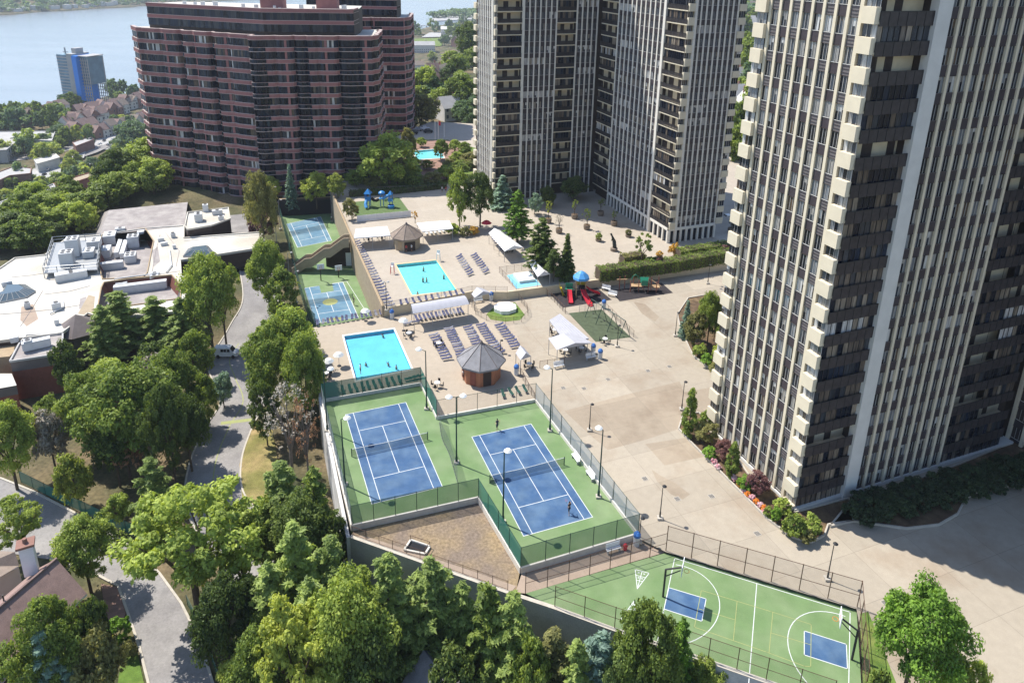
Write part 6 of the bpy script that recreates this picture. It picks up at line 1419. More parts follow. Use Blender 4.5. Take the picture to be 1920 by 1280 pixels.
q = P(1138, 612); root = empty("swing_set", q, "green swing frame on the dark turf pad", "swing"); d = (P(1160, 622) - P(1115, 592)).normalized(); s = Vector((-d.y, d.x, 0)); m = MB()
for i in range(4):
    c = d * (i - 1.5) * 4.0
    for e in (-1, 1): m.tube(c + s * e * 1.6, c + UPV * 4.2, .07, .07, 6)
m.tube(d * -6 + UPV * 4.2, d * 6 + UPV * 4.2, .08, .08, 6); local(m, "frame", "metal_green", root)
for i in range(6):
    c = d * (-5 + i * 2.0); m = MB(); m.obox(c - d * .25 - s * .12 + UPV * .9, d * .5, s * .24, UPV * .05); m.tube(c - d * .25 + UPV * .9, c - d * .25 + UPV * 4.2, .015, .015, 4); m.tube(c + d * .25 + UPV * .9, c + d * .25 + UPV * 4.2, .015, .015, 4); local(m, "swing_seat", "rubber", root)
# ---------------------------------------------------------------- planters and sculpture on the tower plaza
PLN = [(1028, 418, "upright", "leaf_yellow", 376, "planter with yellow-green upright shrub leftmost in front"), (1048, 437, "bare", "leaf_grey", 400, "planter with a bare dead shrub"), (1077, 410, "upright", "leaf_bright", 374, "planter with bright upright shrub half in the tower shade"), (1100, 430, "upright", "leaf_mid", 390, "planter with green upright shrub in the middle"),
       (1126, 404, "upright", "leaf_mid", 372, "planter with green shrub nearest the tower inner corner"), (1151, 423, "upright", "leaf_dark", 395, "planter in the shade along the tower front"), (1122, 452, "ball", "leaf_bright", 436, "low planter with a round yellow-green bush"), (1178, 444, "ball", "leaf_olive", 430, "low planter with a round dull bush near the tower shade"),
       (1180, 492, "ball", "leaf_rust", 477, "planter with yellow flowers left of the young hedge tree"), (1236, 484, "ball", "leaf_rust", 470, "planter with yellow flowers right of the young hedge tree"), (1302, 474, "ball", "leaf_rust", 461, "planter with pale yellow flowers near the right end of the hedge"), (1330, 476, "sapling", "leaf_mid", 459, "planter with a small green plant at the right end of the hedge"), (1352, 470, "ball", "leaf_purple", 456, "dark planter with purple plant in the shade"), (1370, 436, "upright", "leaf_dark", 410, "dark planter right of the middle tower")]
for px, yb, k, lf, yt, lb in PLN:
    q = P(px, yb, ZU); low = k == "ball"; root = empty("planter_tub", q, "stone tub with " + lb.split("planter with ")[-1] if "planter with " in lb else "stone tub, " + lb, "planter")
    hh = .7 if low else 1.5; rr = .9 if low else 1.0
    m = MB(); m.lathe((0, 0, 0), [(rr * .8, 0), (rr, hh * .5), (rr, hh), (rr * .85, hh)], 12); local(m, "tub", "planter", root); m = MB(); m.lathe((0, 0, hh - .08), [(rr * .88, 0), (0, 0)], 12); local(m, "earth", "soil", root)
    zt = top_z(q, yt); tree_at(q + UPV * (hh - .1), max(.8, zt - ZU - hh), 1.0 if low else 1.35, k, 0, lf, "plant in the " + lb, None, "potted_plant", "plant")
q = P(1151, 470, ZU); root = empty("sculpture", q, "dark abstract figure on a round base on the planter plaza", "sculpture"); m = MB(); m.lathe((0, 0, 0), [(1.0, 0), (1.0, .8), (.7, .9), (0, .9)], 12); local(m, "base", "planter", root)
m = MB(); m.tube((.2, 0, .8), (-.1, 0, 2.8), .55, .5, 8); m.tube((-.1, 0, 2.8), (-.7, .1, 4.2), .5, .25, 8); m.tube((-.7, .1, 4.2), (-1.1, 0, 5.0), .22, .3, 8); m.tube((-.1, 0, 2.6), (.5, .2, 1.6), .25, .2, 8); m.tube((-.6, 0, 3.9), (-.9, -.3, 3.0), .15, .1, 6); local(m, "figure", "bronze", root, True)
# flag poles in the brick garden
for px, yb, yt, lb in ((816, 262, 228, "flag pole at the garden drive, left one"), (822, 262, 224, "flag pole at the garden drive, tallest one"), (833, 258, 232, "flag pole at the garden drive, right one")):
    q = P(px, yb, ZU); h = top_z(q, yt) - ZU; root = empty("flag_pole", q, lb, "flag pole"); m = MB(); m.tube((0, 0, 0), (0, 0, h), .16, .1, 6); local(m, "pole", "white_paint", root); m = MB(); m.lathe((0, 0, h), [(0, 0), (.2, .15), (0, .35)], 8); local(m, "finial", "coping", root)
    if "tallest" in lb: m = MB(); m.quad((.1, 0, h - 2.6), (1.0, .3, h - 2.9), (1.1, .3, h - 1.0), (.1, 0, h - .6)); local(m, "flag", "play_red", root)
# round patio with red umbrella by the dark tree
q = P(912, 432, ZU); root = empty("pool_umbrella", q, "red umbrella in the shade of the dark tall tree", "umbrella"); m = MB(); m.tube((0, 0, 0), (0, 0, 3.2), .05, .05, 6); local(m, "pole", "frame_grey", root); m = MB(); m.lathe((0, 0, 0), [(1.6, 2.3), (.9, 2.9), (0, 3.3)], 8); local(m, "canopy", "play_red", root)
# ---------------------------------------------------------------- vehicles
def mk_car(body):
    def f():
        root = empty("parked_car", (0, 0, 0), None, "car"); pr = [(-2.2, .35), (-2.2, .8), (-1.6, .9), (-1.0, 1.4), (.5, 1.42), (1.2, .95), (2.1, .82), (2.2, .4)]
        m = MB(); k = len(pr); vs = [Vector((x, s * (.85 if z < 1 else .7), z)) for s in (-1, 1) for x, z in pr]; m.add(vs, [tuple(range(k)), tuple(range(2 * k - 1, k - 1, -1))] + [(i, k + i, k + (i + 1) % k, (i + 1) % k) for i in range(k)]); local(m, "body", body, root)
        m = MB(); m.quad((-1.5, -.7, .98), (-1.5, .7, .98), (-1.06, .66, 1.37), (-1.06, -.66, 1.37)); m.quad((1.1, -.7, 1.02), (1.1, .7, 1.02), (.56, .66, 1.41), (.56, -.66, 1.41))
        m.v = [(x + (.02 if x > 0 else -.02), y, z + .02) for x, y, z in m.v]
        for s in (-1, 1): m.obox((-.95, s * .70 - .03, .98), (1.8, 0, 0), (0, .06, 0), (0, 0, .36))
        local(m, "windows", "car_glass", root)
        for x in (-1.35, 1.35):
            for s in (-1, 1): m = MB(); m.tube((x, s * .88, .33), (x, s * .68, .33), .33, .33, 12); local(m, "wheel", "tyre", root)
        return root
    return f
q = P(426, 668, -9.9); root = empty("parked_van", Vector((q.x, q.y, ground_z(q.x, q.y) + .07)), "white panel van parked at the top of the left grove", "van", rz=.02); root.scale = (1, 1, 1.3); pr = [(-2.6, .4), (-2.6, 1.75), (-2.5, 2.0), (1.0, 2.0), (1.75, 1.25), (2.5, 1.05), (2.6, .45)]; k = len(pr); m = MB()
vs = [Vector((x, s * (.95 if z < 1.3 else .85), z)) for s in (-1, 1) for x, z in pr]; m.add(vs, [tuple(range(k)), tuple(range(2 * k - 1, k - 1, -1))] + [(i, k + i, k + (i + 1) % k, (i + 1) % k) for i in range(k)]); local(m, "body", "car_white", root)
m = MB()
for x0, x1 in ((-1.0, -.4), (-.3, .3), (.45, 1.05)): 
    for s in (-1, 1): m.obox((x0, s * .91 - .03, 1.3), (x1 - x0, 0, 0), (0, .06, 0), (0, 0, .5))
m.quad((1.12, -.8, 1.92), (1.12, .8, 1.92), (1.74, .85, 1.3), (1.74, -.85, 1.3)); local(m, "windows", "car_glass", root)
for x in (-1.7, 1.7):
    for s in (-1, 1): m = MB(); m.tube((x, s * .97, .38), (x, s * .72, .38), .38, .38, 12); local(m, "wheel", "tyre", root)
for s in (-.65, .65): m = MB(); m.box((2.56, s, .75), (.1, .3, .22)); local(m, "headlight", "frame_grey", root)
def car(px, yb, z, rz, body, label, group=None, q=None): 
    q = q or P(px, yb, z); return first_or_copy(CA, "car" + body, mk_car(body), q, rz, (1, 1, 1.3), label, group)
car(1394, 310, 0, TH + .3, "car_red", "red car parked behind the middle tower"); car(1365, 412, ZU - 1.5, TH, "car_white", "white car half hidden right of the middle tower"); car(1382, 430, 0, TH + .2, "car_grey", "grey car between the two striped towers")
for px, yb, b, lb in ((783, 246, "car_grey", "grey car on the garden drive behind the brick towers"), (797, 244, "car_white", "white car on the garden drive behind the brick towers"), (803, 249, "car_dark", "dark car on the garden drive behind the brick towers"), (775, 252, "car_dark", "dark car at the left end of the garden drive")): car(px, yb, ZU, .2, b, lb)
# ---------------------------------------------------------------- the flat-roofed building on the left
ZR = -1.0
root = empty("flat_roofed_building", P(200, 560, ZG), "large low building with white flat roofs, recessed machine wells and skylights", "building")
RO = [(-60, 520), (0, 504), (28, 485), (85, 479), (128, 446), (187, 442), (275, 429), (345, 424), (345, 447), (493, 436), (498, 464), (338, 489), (340, 520), (357, 522), (362, 560), (330, 585), (200, 600), (165, 588), (116, 625), (0, 640), (-60, 648)]
q = pts(RO, ZR)
well1 = pts([(190, 443), (200, 432), (272, 428), (288, 452), (276, 512), (268, 520), (192, 524), (186, 500)], ZR); well2 = pts([(195, 530), (240, 523), (322, 516), (340, 536), (338, 560), (182, 582), (190, 540)], ZR)
m = MB(); m.sheet([q, well1, well2], ZR); m.build("roof", "white_roof", root)
m = MB(); m.prism(q, -11.5, ZR - .02, cap=False); m.wallpath(q + [q[0]], .3, ZR - .3, ZR + .35, 1); m.build("wall", ["dark_brown", "white_roof"], root)
for w, dz, nm in ((well1, 2.2, "machine_well"), (well2, 2.6, "machine_well")):
    m = MB(); c = sum(w, Vector()) / len(w); inn = [Vector((p.x, p.y, ZR - dz)).lerp(Vector((c.x, c.y, ZR - dz)), .12) for p in w]; n = len(w)
    for i in range(n): m.quad(w[i], w[(i + 1) % n], inn[(i + 1) % n], inn[i], 0 if (w[(i + 1) % n] - w[i]).cross(c - w[i]).z * 1 and (w[i].y + w[(i + 1) % n].y) / 2 > c.y else 1)
    m.sheet([inn], ZR - dz, 2); m.wallpath(w + [w[0]], .25, ZR - .1, ZR + .25, 3); m.build(nm, ["copper_well", "seam_dark", "membrane_grey", "tan_wood"], root)
# grey sloping hall roof, dark hip, upper service block, red brick front wing
a, b, c, d = P(188, 441, ZR + .05), P(346, 424, ZR + .05), P(352, 379, ZR + 1.6), P(205, 394, ZR + 1.6)
m = MB(); m.add([a, b, c, d, P(178, 444, -6), P(190, 400, -6), P(352, 379, -7)], [(0, 1, 2, 3), (0, 3, 5, 4), (3, 2, 6, 5), (1, 6, 2)]); m.build("hall_roof", "membrane_grey", root)
e = pts([(347, 425), (352, 400), (428, 391), (432, 412), (398, 424), (352, 432)], ZR + 2.2); m = MB(); m.prism(e, -9, ZR + 2.2, 0, 1); m.wallpath(e + [e[0]], .25, ZR + 2.2, ZR + 2.7, 1); m.build("service_block", ["dark_brown", "white_roof"], root)
fb = pts([(19, 679), (36, 647), (50, 630), (118, 627), (118, 664)], ZR - .2); m = MB(); m.prism(fb, -3.4, ZR - .2, 1, 2); m.prism([p.lerp(sum(fb, Vector()) / 5, .01) for p in fb], -12, -3.4, 0, cap=False); m.wallpath(fb + [fb[0]], .3, ZR - .25, ZR + .2, 3); m.build("brick_wing", ["brick_red", "slate_roof", "membrane_grey", "frame_grey"], root)
fb2 = pts([(-40, 700), (22, 700), (31, 722), (-40, 735)], -3.2); m = MB(); m.prism(fb2, -5.2, -3.2, 1, 2); m.prism([p.lerp(fb2[0], .01) for p in fb2], -12, -5.2, 0, cap=False); m.build("brick_wing", ["brick_red", "slate_roof", "white_roof"], root)
m = MB(); m.sheet([pts([(-30, 640), (40, 628), (34, 650), (18, 668), (-30, 672)], -2.2)], -2.2); m.prism(pts([(-30, 640), (40, 628), (34, 650), (18, 668), (-30, 672)], -2.2), -10, -2.25, cap=False); m.build("seam_roof", "tan_wood", root)
cx = P(146, 615, -2.4); m = MB(); m.lathe((cx.x, cx.y, -2.4), [(5.0, -.4), (5.2, 0), (0, 3.4)], 8, ph=.3); m.lathe((cx.x, cx.y, -10), [(4.4, 0), (4.4, 7.6)], 8, ph=.3); m.build("cone_roof", "slate_roof", root)
for sk, lb in (([(343, 480), (352, 467), (392, 462), (402, 474), (400, 479)], 0), ([(-30, 565), (0, 555), (10, 534), (48, 533), (67, 545), (50, 556), (0, 566)], 1)):
    s = pts(sk, ZR + .4); m = MB(); m.prism(s, ZR - .02, ZR + .4, 0, cap=False); cc = sum(s, Vector()) / len(s); tp = [p.lerp(cc, .45) + UPV * 1.1 for p in s]; n = len(s)
    for i in range(n): m.quad(s[i], s[(i + 1) % n], tp[(i + 1) % n], tp[i], 1)
    m.sheet([tp], ZR + 1.5, 1)
    for i in range(n): m.tube(s[i] + UPV * .02, tp[i] + UPV * .02, .07, .07, 5, 0)
    for i in range(n):
        for f in (.25, .5, .75): m.tube(s[i].lerp(s[(i + 1) % n], f) + UPV * .02, tp[i].lerp(tp[(i + 1) % n], f) + UPV * .02, .05, .05, 4, 0)
    m.build("skylight", ["frame_grey", "skylight"], root)
m = MB(); s = pts([(175, 592), (146, 588), (166, 553), (178, 556)], ZR); m.prism([s[1], s[2], s[3], s[0]], ZR - .1, ZR + .02, 0); m.build("roof_valley", "tan_block", root)
wv = [P(338, 490, ZR), P(498, 465, ZR)]; m = MB()
for i in range(9): p = wv[0].lerp(wv[1], (i + .5) / 9); d = (wv[1] - wv[0]).normalized(); m.obox(p - d * .9 + Vector((0, 0, -7.2)) + Vector((d.y, -d.x, 0)) * .03, d * 1.8, Vector((d.y, -d.x, 0)) * .06, UPV * 2.6)
m.build("entrance_glazing", "car_glass", root)
m = MB()
for l in ([(80, 545), (62, 575), (38, 612)], [(82, 552), (130, 546), (168, 536)], [(300, 440), (292, 470), (283, 522)], [(20, 520), (60, 516), (84, 512)], [(240, 523), (300, 514), (338, 508)], [(345, 452), (420, 444), (492, 440)], [(-10, 590), (40, 586), (100, 580), (150, 572)], [(310, 436), (336, 470), (330, 500)]):
    w = pts(l, ZR + .03)
    for a, b in zip(w, w[1:]): m.tube(a, b, .07, .07, 5)
m.build("roof_seam", "membrane_grey", root)
for l, lb in (([(95, 590), (120, 578), (118, 566)], "bent white pipe on the front white roof"), ([(215, 525), (262, 519), (300, 514)], "long white pipe between the two machine wells"), ([(318, 470), (322, 500), (312, 512)], "white pipe on the roof beside the wing")):
    w = [p + UPV * .35 for p in pts(l, ZR)]; r = empty("roof_pipe", w[0] - UPV * .35, lb, "pipe"); m = MB(); m.path(w, .16, 8); m.build("tube", "hvac", r); m = MB()
    for p in w: m.tube(p - UPV * .4, p, .07, .07, 5)
    m.build("support", "metal_grey", r)
for l, z in (([(40, 575), (62, 570), (72, 598), (50, 612), (38, 600)], 0), ([(285, 470), (296, 462), (300, 490), (288, 500)], 1), ([(150, 560), (162, 556), (160, 575), (148, 580)], 2)):
    m = MB(); m.sheet([pts(l, ZR)], ZR + .012 + z * .002); m.build("roof_stain", "membrane_grey" if z else "walk_concrete", root)
# things standing on the roofs
def unit_box(px, z, sz, rot, label, fans=2, name="rooftop_unit"):
    q = P(px[0], px[1], z); r = empty(name, q, label, "rooftop unit", rz=rot); m = MB(); m.box((0, 0, .25), (sz[0], sz[1], sz[2])); m.box((0, 0, 0), (sz[0] * .9, sz[1] * .9, .25)); local(m, "casing", "hvac", r)
    for i in range(fans):
        for j in range(2 if sz[1] > 2 else 1):
            m = MB(); x = (i - (fans - 1) / 2) * sz[0] / max(fans, 1) * .9; y = (j - .5) * sz[1] * .45 if sz[1] > 2 else 0
            m.lathe((x, y, .25 + sz[2]), [(.5, 0), (.5, .1), (.42, .1), (.0, .03)], 10); local(m, "fan", "hvac_dark", r)
    return r
dk = pts([(82, 512), (100, 455), (190, 448), (183, 505)], ZR + 1.4); r = empty("machine_platform", P(130, 500, ZR), "raised grey steel platform with railings on the white roof", "platform")
m = MB(); m.prism(dk, ZR + 1.15, ZR + 1.4); m.build("deck", "metal_grey", r); m = MB()
ring = dk + [dk[0]]
for a, b in zip(ring, ring[1:]):
    for h in (.9, 1.7): m.tube(a + UPV * h, b + UPV * h, .09, .09, 5)
    n = max(1, int((b - a).length / 3))
    for i in range(n): p = a.lerp(b, i / n); m.tube((p.x, p.y, ZR), p + UPV * 1.75, .10, .10, 5)
m.build("railing", "metal_grey", r)
ZP = ZR + 1.4
unit_box((140, 478), ZP, (3.0, 3.4, 4.6), TH, "tall white cooling tower at the back of the steel platform"); unit_box((128, 497), ZP, (3.0, 3.2, 3.6), TH, "tall white cooling tower at the front of the steel platform")
unit_box((178, 462), ZP, (3.2, 3.6, 1.8), TH, "long white unit at the back edge of the steel platform", 1); unit_box((168, 480), ZP, (2.6, 3.6, 1.6), TH, "low white unit in front on the steel platform", 1)
W1 = ZR - 2.2
for px, sz, lb, fn in (((208, 455), (3.2, 4.4, 2.6), "grey-white unit in the back left of the big machine well", 1), ((198, 480), (3.0, 4.4, 2.2), "grey-white unit in the front left of the big machine well", 0), ((224, 470), (1.1, 12, 1.6), "left long white duct in the big machine well", 0), ((234, 472), (1.1, 12, 1.6), "right long white duct in the big machine well", 0), ((252, 462), (3.0, 3.2, 3.2), "tall white unit in the back right of the big machine well", 2), ((266, 450), (1.8, 1.8, 2.6), "small white unit in the far corner of the big machine well", 0), ((246, 490), (2.8, 3.4, 2.0), "white unit in the front right of the big machine well", 2), ((205, 505), (7, 1.5, 1.8), "cross duct along the front of the big machine well", 0), ((228, 446), (2.6, 1.6, 3.0), "round-topped unit at the back of the big machine well", 1)): unit_box(px, W1, sz, TH, lb, fn)
for px, sz, lb, fn in (((265, 545), (12, 1.6, 1.9), "long white duct in the smaller machine well", 0), ((292, 532), (2.0, 3.0, 2.6), "white unit in the smaller machine well", 1), ((230, 543), (2.6, 1.8, 1.9), "short white unit at the left of the smaller machine well", 1)): unit_box(px, ZR - 2.6, sz, TH, lb, fn)
for px, sz, lb, fn in (((135, 523), (7, 2.2, 1.8), "beige box unit in front of the steel platform", 1), ((107, 580), (1.8, 1.4, 1.6), "mushroom vent on the front white roof, right one", 1), ((52, 577), (1.2, 1.2, 1.2), "small vent beside the cracked roof edge", 1), ((107, 608), (.9, .9, 1.0), "dark small vent at the front white roof", 0), ((14, 536), (2.2, 1.0, 1.0), "dark box by the long skylight", 0), ((70, 652), (5, 1.4, 1.6), "long unit on the dark brick wing", 0), ((55, 655), (1.4, 1.4, 2.0), "pair of fan drums on the dark brick wing", 1), ((28, 640), (1.5, 1.5, 1.0), "vent box on the plank roof", 0),
                       ((302, 452), (1.6, 1.2, .8), "brown vent hood on the white roof, back one", 0), ((308, 460), (1.8, 1.0, .7), "brown vent hood on the white roof, front one", 0), ((325, 445), (1.2, 1.2, 1.2), "blackened vent near the grey hall roof", 1), ((327, 466), (.8, .8, .9), "thin vent near the white wing", 0)): unit_box(px, ZR, sz, TH + .2, lb, fn)
for px, sz, lb in (((373, 414), (2.2, 2.6, 2.2), "grey cabinet on the service block"), ((408, 402), (3, 1.2, 1.2), "white duct on the service block"), ((386, 396), (1.6, 1.6, 2.0), "vent drum on the service block"), ((415, 412), (1.6, 1.2, 1.0), "small fan on the service block")): unit_box(px, ZR + 2.2, sz, TH, lb, 1)
# ---------------------------------------------------------------- houses by the street
def gable_house(name, q, sz, rz, wall_h, rise, wallm, roofm, label, group=None, windows=True, chimney=False, over=.5):
    root = empty(name, q, label, "house", group, rz); L_, D = sz; m = MB(); m.box((0, 0, -3), (L_, D, wall_h + 3))
    m.add([(-L_ / 2, -D / 2, wall_h), (-L_ / 2, D / 2, wall_h), (-L_ / 2, 0, wall_h + rise), (L_ / 2, -D / 2, wall_h), (L_ / 2, D / 2, wall_h), (L_ / 2, 0, wall_h + rise)], [(0, 2, 1), (3, 4, 5)]); local(m, "wall", wallm, root)
    m = MB(); x = L_ / 2 + over; y = D / 2 + over; e = wall_h - over * rise / (D / 2); t = .25
    for s in (-1, 1): m.add([(-x, s * y, e), (x, s * y, e), (x, 0, wall_h + rise), (-x, 0, wall_h + rise), (-x, s * y, e + t), (x, s * y, e + t), (x, 0, wall_h + rise + t), (-x, 0, wall_h + rise + t)], [(0, 1, 2, 3), (4, 7, 6, 5), (0, 4, 5, 1), (0, 3, 7, 4), (1, 5, 6, 2)])
    rf = local(m, "roof", roofm, root)
    if chimney: m = MB(); m.box((L_ * .2, D * .15, wall_h), (1.0, .8, rise + 1.6)); local(m, "chimney", "house_brick", rf)
    if windows:
        for s in (-1, 1):
            for i in range(max(1, int(L_ / 3.5))):
                for lv in range(2 if wall_h > 6 else 1): m = MB(); m.box((-L_ / 2 + (i + .5) * L_ / max(1, int(L_ / 3.5)), s * (D / 2 + .02), 1.4 + lv * 3.6), (1.3, .1, 1.9)); local(m, "window", "window_far", root)
            m = MB(); m.box((s * (L_ / 2 + .02), 0, wall_h * .55), (.1, 1.6, 2.0)); local(m, "window", "window_far", root)
    return root
root = empty("street_house", P(60, 1190, ZG), "red-brown shingled house with white chimney at the bottom left corner", "house")
r0, r1 = P(-70, 1197, .2), P(106, 1047, .2); e1 = P(163, 1112, -3.6); ed = (r1 - r0); e0 = e1 - ed; l1 = Vector((r1.x * 2 - e1.x, r1.y * 2 - e1.y, -3.6)); l0 = l1 - ed
m = MB(); m.add([r0, r1, e1, e0, l1, l0], [(0, 3, 2, 1), (0, 1, 4, 5)]); tk = UPV * -.35; m.add([e0, e1, e1 + tk, e0 + tk], [(0, 1, 2, 3)], 1); m.add([e1, r1, l1, l1 + tk, r1 + tk, e1 + tk], [(0, 1, 4, 5), (1, 2, 3, 4)], 1); m.tube(r0 + UPV * .05, r1 + UPV * .05, .22, .22, 6); m.build("roof", ["shingle_red", "white_paint"], root)
inn = [p.lerp((e1 + l0) / 2, .06) for p in (e0, e1, l1, l0)]; m = MB(); m.prism([(p.x, p.y) for p in inn], -13, -3.9); m.add([Vector((inn[1].x, inn[1].y, -3.9)), Vector((inn[2].x, inn[2].y, -3.9)), r1.lerp(r0, .04) - UPV * .4], [(0, 1, 2)]); m.build("wall", "house_brick", root)
g = P(36, 1235, -5); m = MB(); u = ed.normalized(); v = Vector((u.y, -u.x, 0)); ap0 = g + UPV * 2.6 - v * 7; ap1 = g + UPV * 2.6 + v * 1.5; m.add([ap0, ap1, ap1 - UPV * 3 + u * 4.4, ap0 - UPV * 3 + u * 4.4, ap1 - UPV * 3 - u * 4.4, ap0 - UPV * 3 - u * 4.4], [(0, 1, 2, 3), (0, 5, 4, 1)]); m.add([ap1 - UPV * .35, ap1 - UPV * 3.3 + u * 4.2, ap1 - UPV * 8 + u * 4.2, ap1 - UPV * 8 - u * 4.2, ap1 - UPV * 3.3 - u * 4.2], [(0, 1, 2, 3, 4)], 1); m.build("dormer_roof", ["shingle_red", "house_brick"], root)
ch = P(60, 1072, -1.6); m = MB(); m.box(ch, (1.6, 1.3, 4.6), .5); m.build("chimney", "tarp_white", root); m = MB(); m.box(ch + UPV * 4.6, (2.1, 1.8, .35), .5); m.tube(ch + UPV * 4.9, ch + UPV * 5.6, .3, .25, 8); m.build("chimney_cap", "house_brick", root)
m = MB(); m.tube(P(8, 1128, .1), P(8, 1128, .1) + UPV * 1.1, .09, .09, 6); m.build("vent_pipe", "metal_dark", root)
q = P(845, 1290, -10); gable_house("garden_house", Vector((q.x + .5, q.y - 6, -10)), (10, 7.5), TH + 1.9, 5.0, 3.3, "house_wall", "shingle_grey", "grey shingled gable roof at the bottom edge among the wall trees", windows=False)
q = P(12, 1012, ZG); m = MB(); root = empty("street_house", P(-10, 1075, ZG), "second pale roof at the left edge behind the chimney", "house"); a = P(-40, 1062, -4.2); m.add([a, P(28, 1034, -2.6), P(36, 1060, -4.2), P(-40, 1105, -4.2), P(-30, 1030, -4.2)], [(0, 3, 2, 1), (0, 1, 4)]); m.build("roof", "shingle_brown", root); m = MB(); m.prism(pts([(-40, 1060), (-28, 1035), (26, 1040), (34, 1060), (-40, 1103)], -4.6), -12, -4.8); m.build("wall", "house_wall", root)
# ---------------------------------------------------------------- the town below and the far shore
def PT(a, b):
    d = CF + CR * (a - 960) / FPX - CUP * (b - PYC) / FPX; t = 60.0
    while t < 9000:
        p = EYE + d * t
        if p[2] < ground_z(p[0], p[1]): break
        t *= 1.006
    return Vector((float(p[0]), float(p[1]), ground_z(float(p[0]), float(p[1]))))
def block(name, px, zt, z0, wallm, roofm, label, parapet=.6, rows=0):
    q = pts(px, zt); root = empty(name, (q[0].x, q[0].y, z0), label, "building"); m = MB(); m.prism(q, z0, zt, 0, 1); m.wallpath(q + [q[0]], .5, zt - .05, zt + parapet, 0); m.build("wall", [wallm, roofm], root)
    for a, b in zip(q, q[1:] + q[:1]):
        d = b - a; L_ = d.length; u = d.normalized(); n = Vector((u.y, -u.x, 0))
        if n.dot(Vector((0, -1, 0))) < .1: continue
        for r_ in range(rows):
            for i in range(int(L_ / 6)): m = MB(); m.obox(a + u * (i * 6 + 2) + n * -.1 + UPV * (-(r_ + 1) * 5 + 1.2), u * 2.4, n * .25, UPV * 2.6); m.build("window", "window_far", root)
    return root
block("flat_building", [(-30, 248), (104, 246), (97, 265), (36, 261), (12, 282), (-30, 284)], -84, -98, "concrete_far", "concrete_far", "long flat-roofed building with pale roof in the town below", rows=2)
block("warehouse", [(-20, 330), (28, 312), (59, 316), (57, 326), (18, 330), (-20, 348)], -80, -98, "house_brick", "concrete_far", "red brick flat building at the left edge in the town below", rows=3)
block("warehouse", [(-20, 396), (100, 346), (104, 352), (-20, 412)], -52, -66, "concrete_far", "concrete_far", "long narrow grey roof on the wooded slope at the left edge")
block("warehouse", [(-20, 420), (36, 396), (38, 418), (-20, 450)], -40, -52, "concrete_far", "membrane_grey", "grey roof on the slope nearest the left edge")
block("warehouse", [(228, 306), (258, 293), (262, 297), (234, 313)], -72, -84, "concrete_far", "concrete_far", "small grey roof beside the wide red brick tower")
block("warehouse", [(100, 345), (190, 318), (192, 325), (112, 352)], -82, -92, "brick_red", "tan_block", "long low brick wall building by the lower parking lot")
def patch(name, mt, px, dz):
    m = MB(); q = [PT(a, b) for a, b in px]; z = sum(p.z for p in q) / len(q) + dz; m.sheet([[Vector((p.x, p.y, z)) for p in q]], z); return tag(m.build(name, mt), kind='structure')
patch("parking_lot", "concrete_far", [(176, 283), (180, 262), (222, 258), (216, 284)], 1.5); patch("parking_lot", "concrete_far", [(58, 345), (62, 322), (130, 312), (105, 346)], 1.5); patch("parking_lot", "concrete_far", [(135, 300), (140, 288), (162, 286), (158, 300)], 1.5)
patch("field", "lawn", [(768, 88), (770, 74), (832, 72), (828, 88)], 1.0); patch("sand_lot", "concrete_far", [(790, 72), (805, 62), (880, 58), (882, 70)], 1.2); patch("garden_drive", "asphalt", [(768, 250), (800, 238), (840, 246), (880, 256), (892, 272), (860, 276), (830, 262), (790, 262)], .6)
patch("back_street", "asphalt", [(1352, 340), (1366, 300), (1400, 296), (1420, 330), (1400, 360)], .6); patch("back_street", "concrete_far", [(1356, 425), (1362, 380), (1400, 372), (1420, 420)], 2.2)
patch("town_street", "asphalt", [(62, 320), (120, 300), (178, 284), (226, 262), (232, 266), (182, 290), (124, 307), (64, 328)], 1.2); patch("town_street", "asphalt", [(-10, 300), (60, 292), (130, 276), (172, 258), (176, 262), (134, 282), (62, 299), (-10, 308)], 1.0)
for px, zt, nm, wm_, rm, lb in (([(64, 300), (104, 289), (112, 296), (70, 308)], -86, "warehouse", "house_wall", "white_roof", "low white-roofed shed between the two streets of the town"), ([(136, 268), (170, 256), (176, 262), (142, 275)], -86, "warehouse", "house_brick", "concrete_far", "brick shed with grey roof by the town parking lot"), ([(60, 368), (118, 350), (124, 356), (66, 376)], -76, "warehouse", "concrete_far", "membrane_grey", "grey roofed shed at the foot of the slope"), ([(150, 312), (196, 298), (203, 304), (158, 319)], -86, "warehouse", "house_wall", "concrete_far", "pale roofed shed behind the low brick wall building"), ([(-10, 384), (40, 366), (46, 372), (-10, 394)], -62, "warehouse", "house_wall", "white_roof", "white roofed shed at the left edge of the slope")):
    block(nm, px, zt, zt - 14, wm_, rm, lb)
HR = random.Random(5)
HG = "town houses between the river and the slope"
for i, (a0, b0, a1, b1, n) in enumerate(((50, 233, 118, 214, 9), (128, 246, 200, 228, 9), (150, 224, 262, 200, 12), (182, 262, 268, 236, 8), (212, 212, 268, 196, 6), (125, 262, 172, 250, 4), (140, 236, 230, 214, 9))):
    p0, p1 = PT(a0, b0), PT(a1, b1); dr = math.atan2(p1.y - p0.y, p1.x - p0.x); step = (p1 - p0).length / max(1, n - 1)
    for k in range(n):
        q = p0.lerp(p1, k / max(1, n - 1)); q.z = ground_z(q.x, q.y)
        h = gable_house("town_house", q, (max(10, step * .9), 12), dr + (0 if (k + i) % 3 else math.pi / 2), 9 + HR.uniform(-1, 2), 5.5, "house_wall" if HR.random() < .55 else "house_brick", HR.choice(("shingle_red", "shingle_red", "shingle_brown")), "pitched brownish roof house in the rows by the river", HG, windows=True, over=.3)
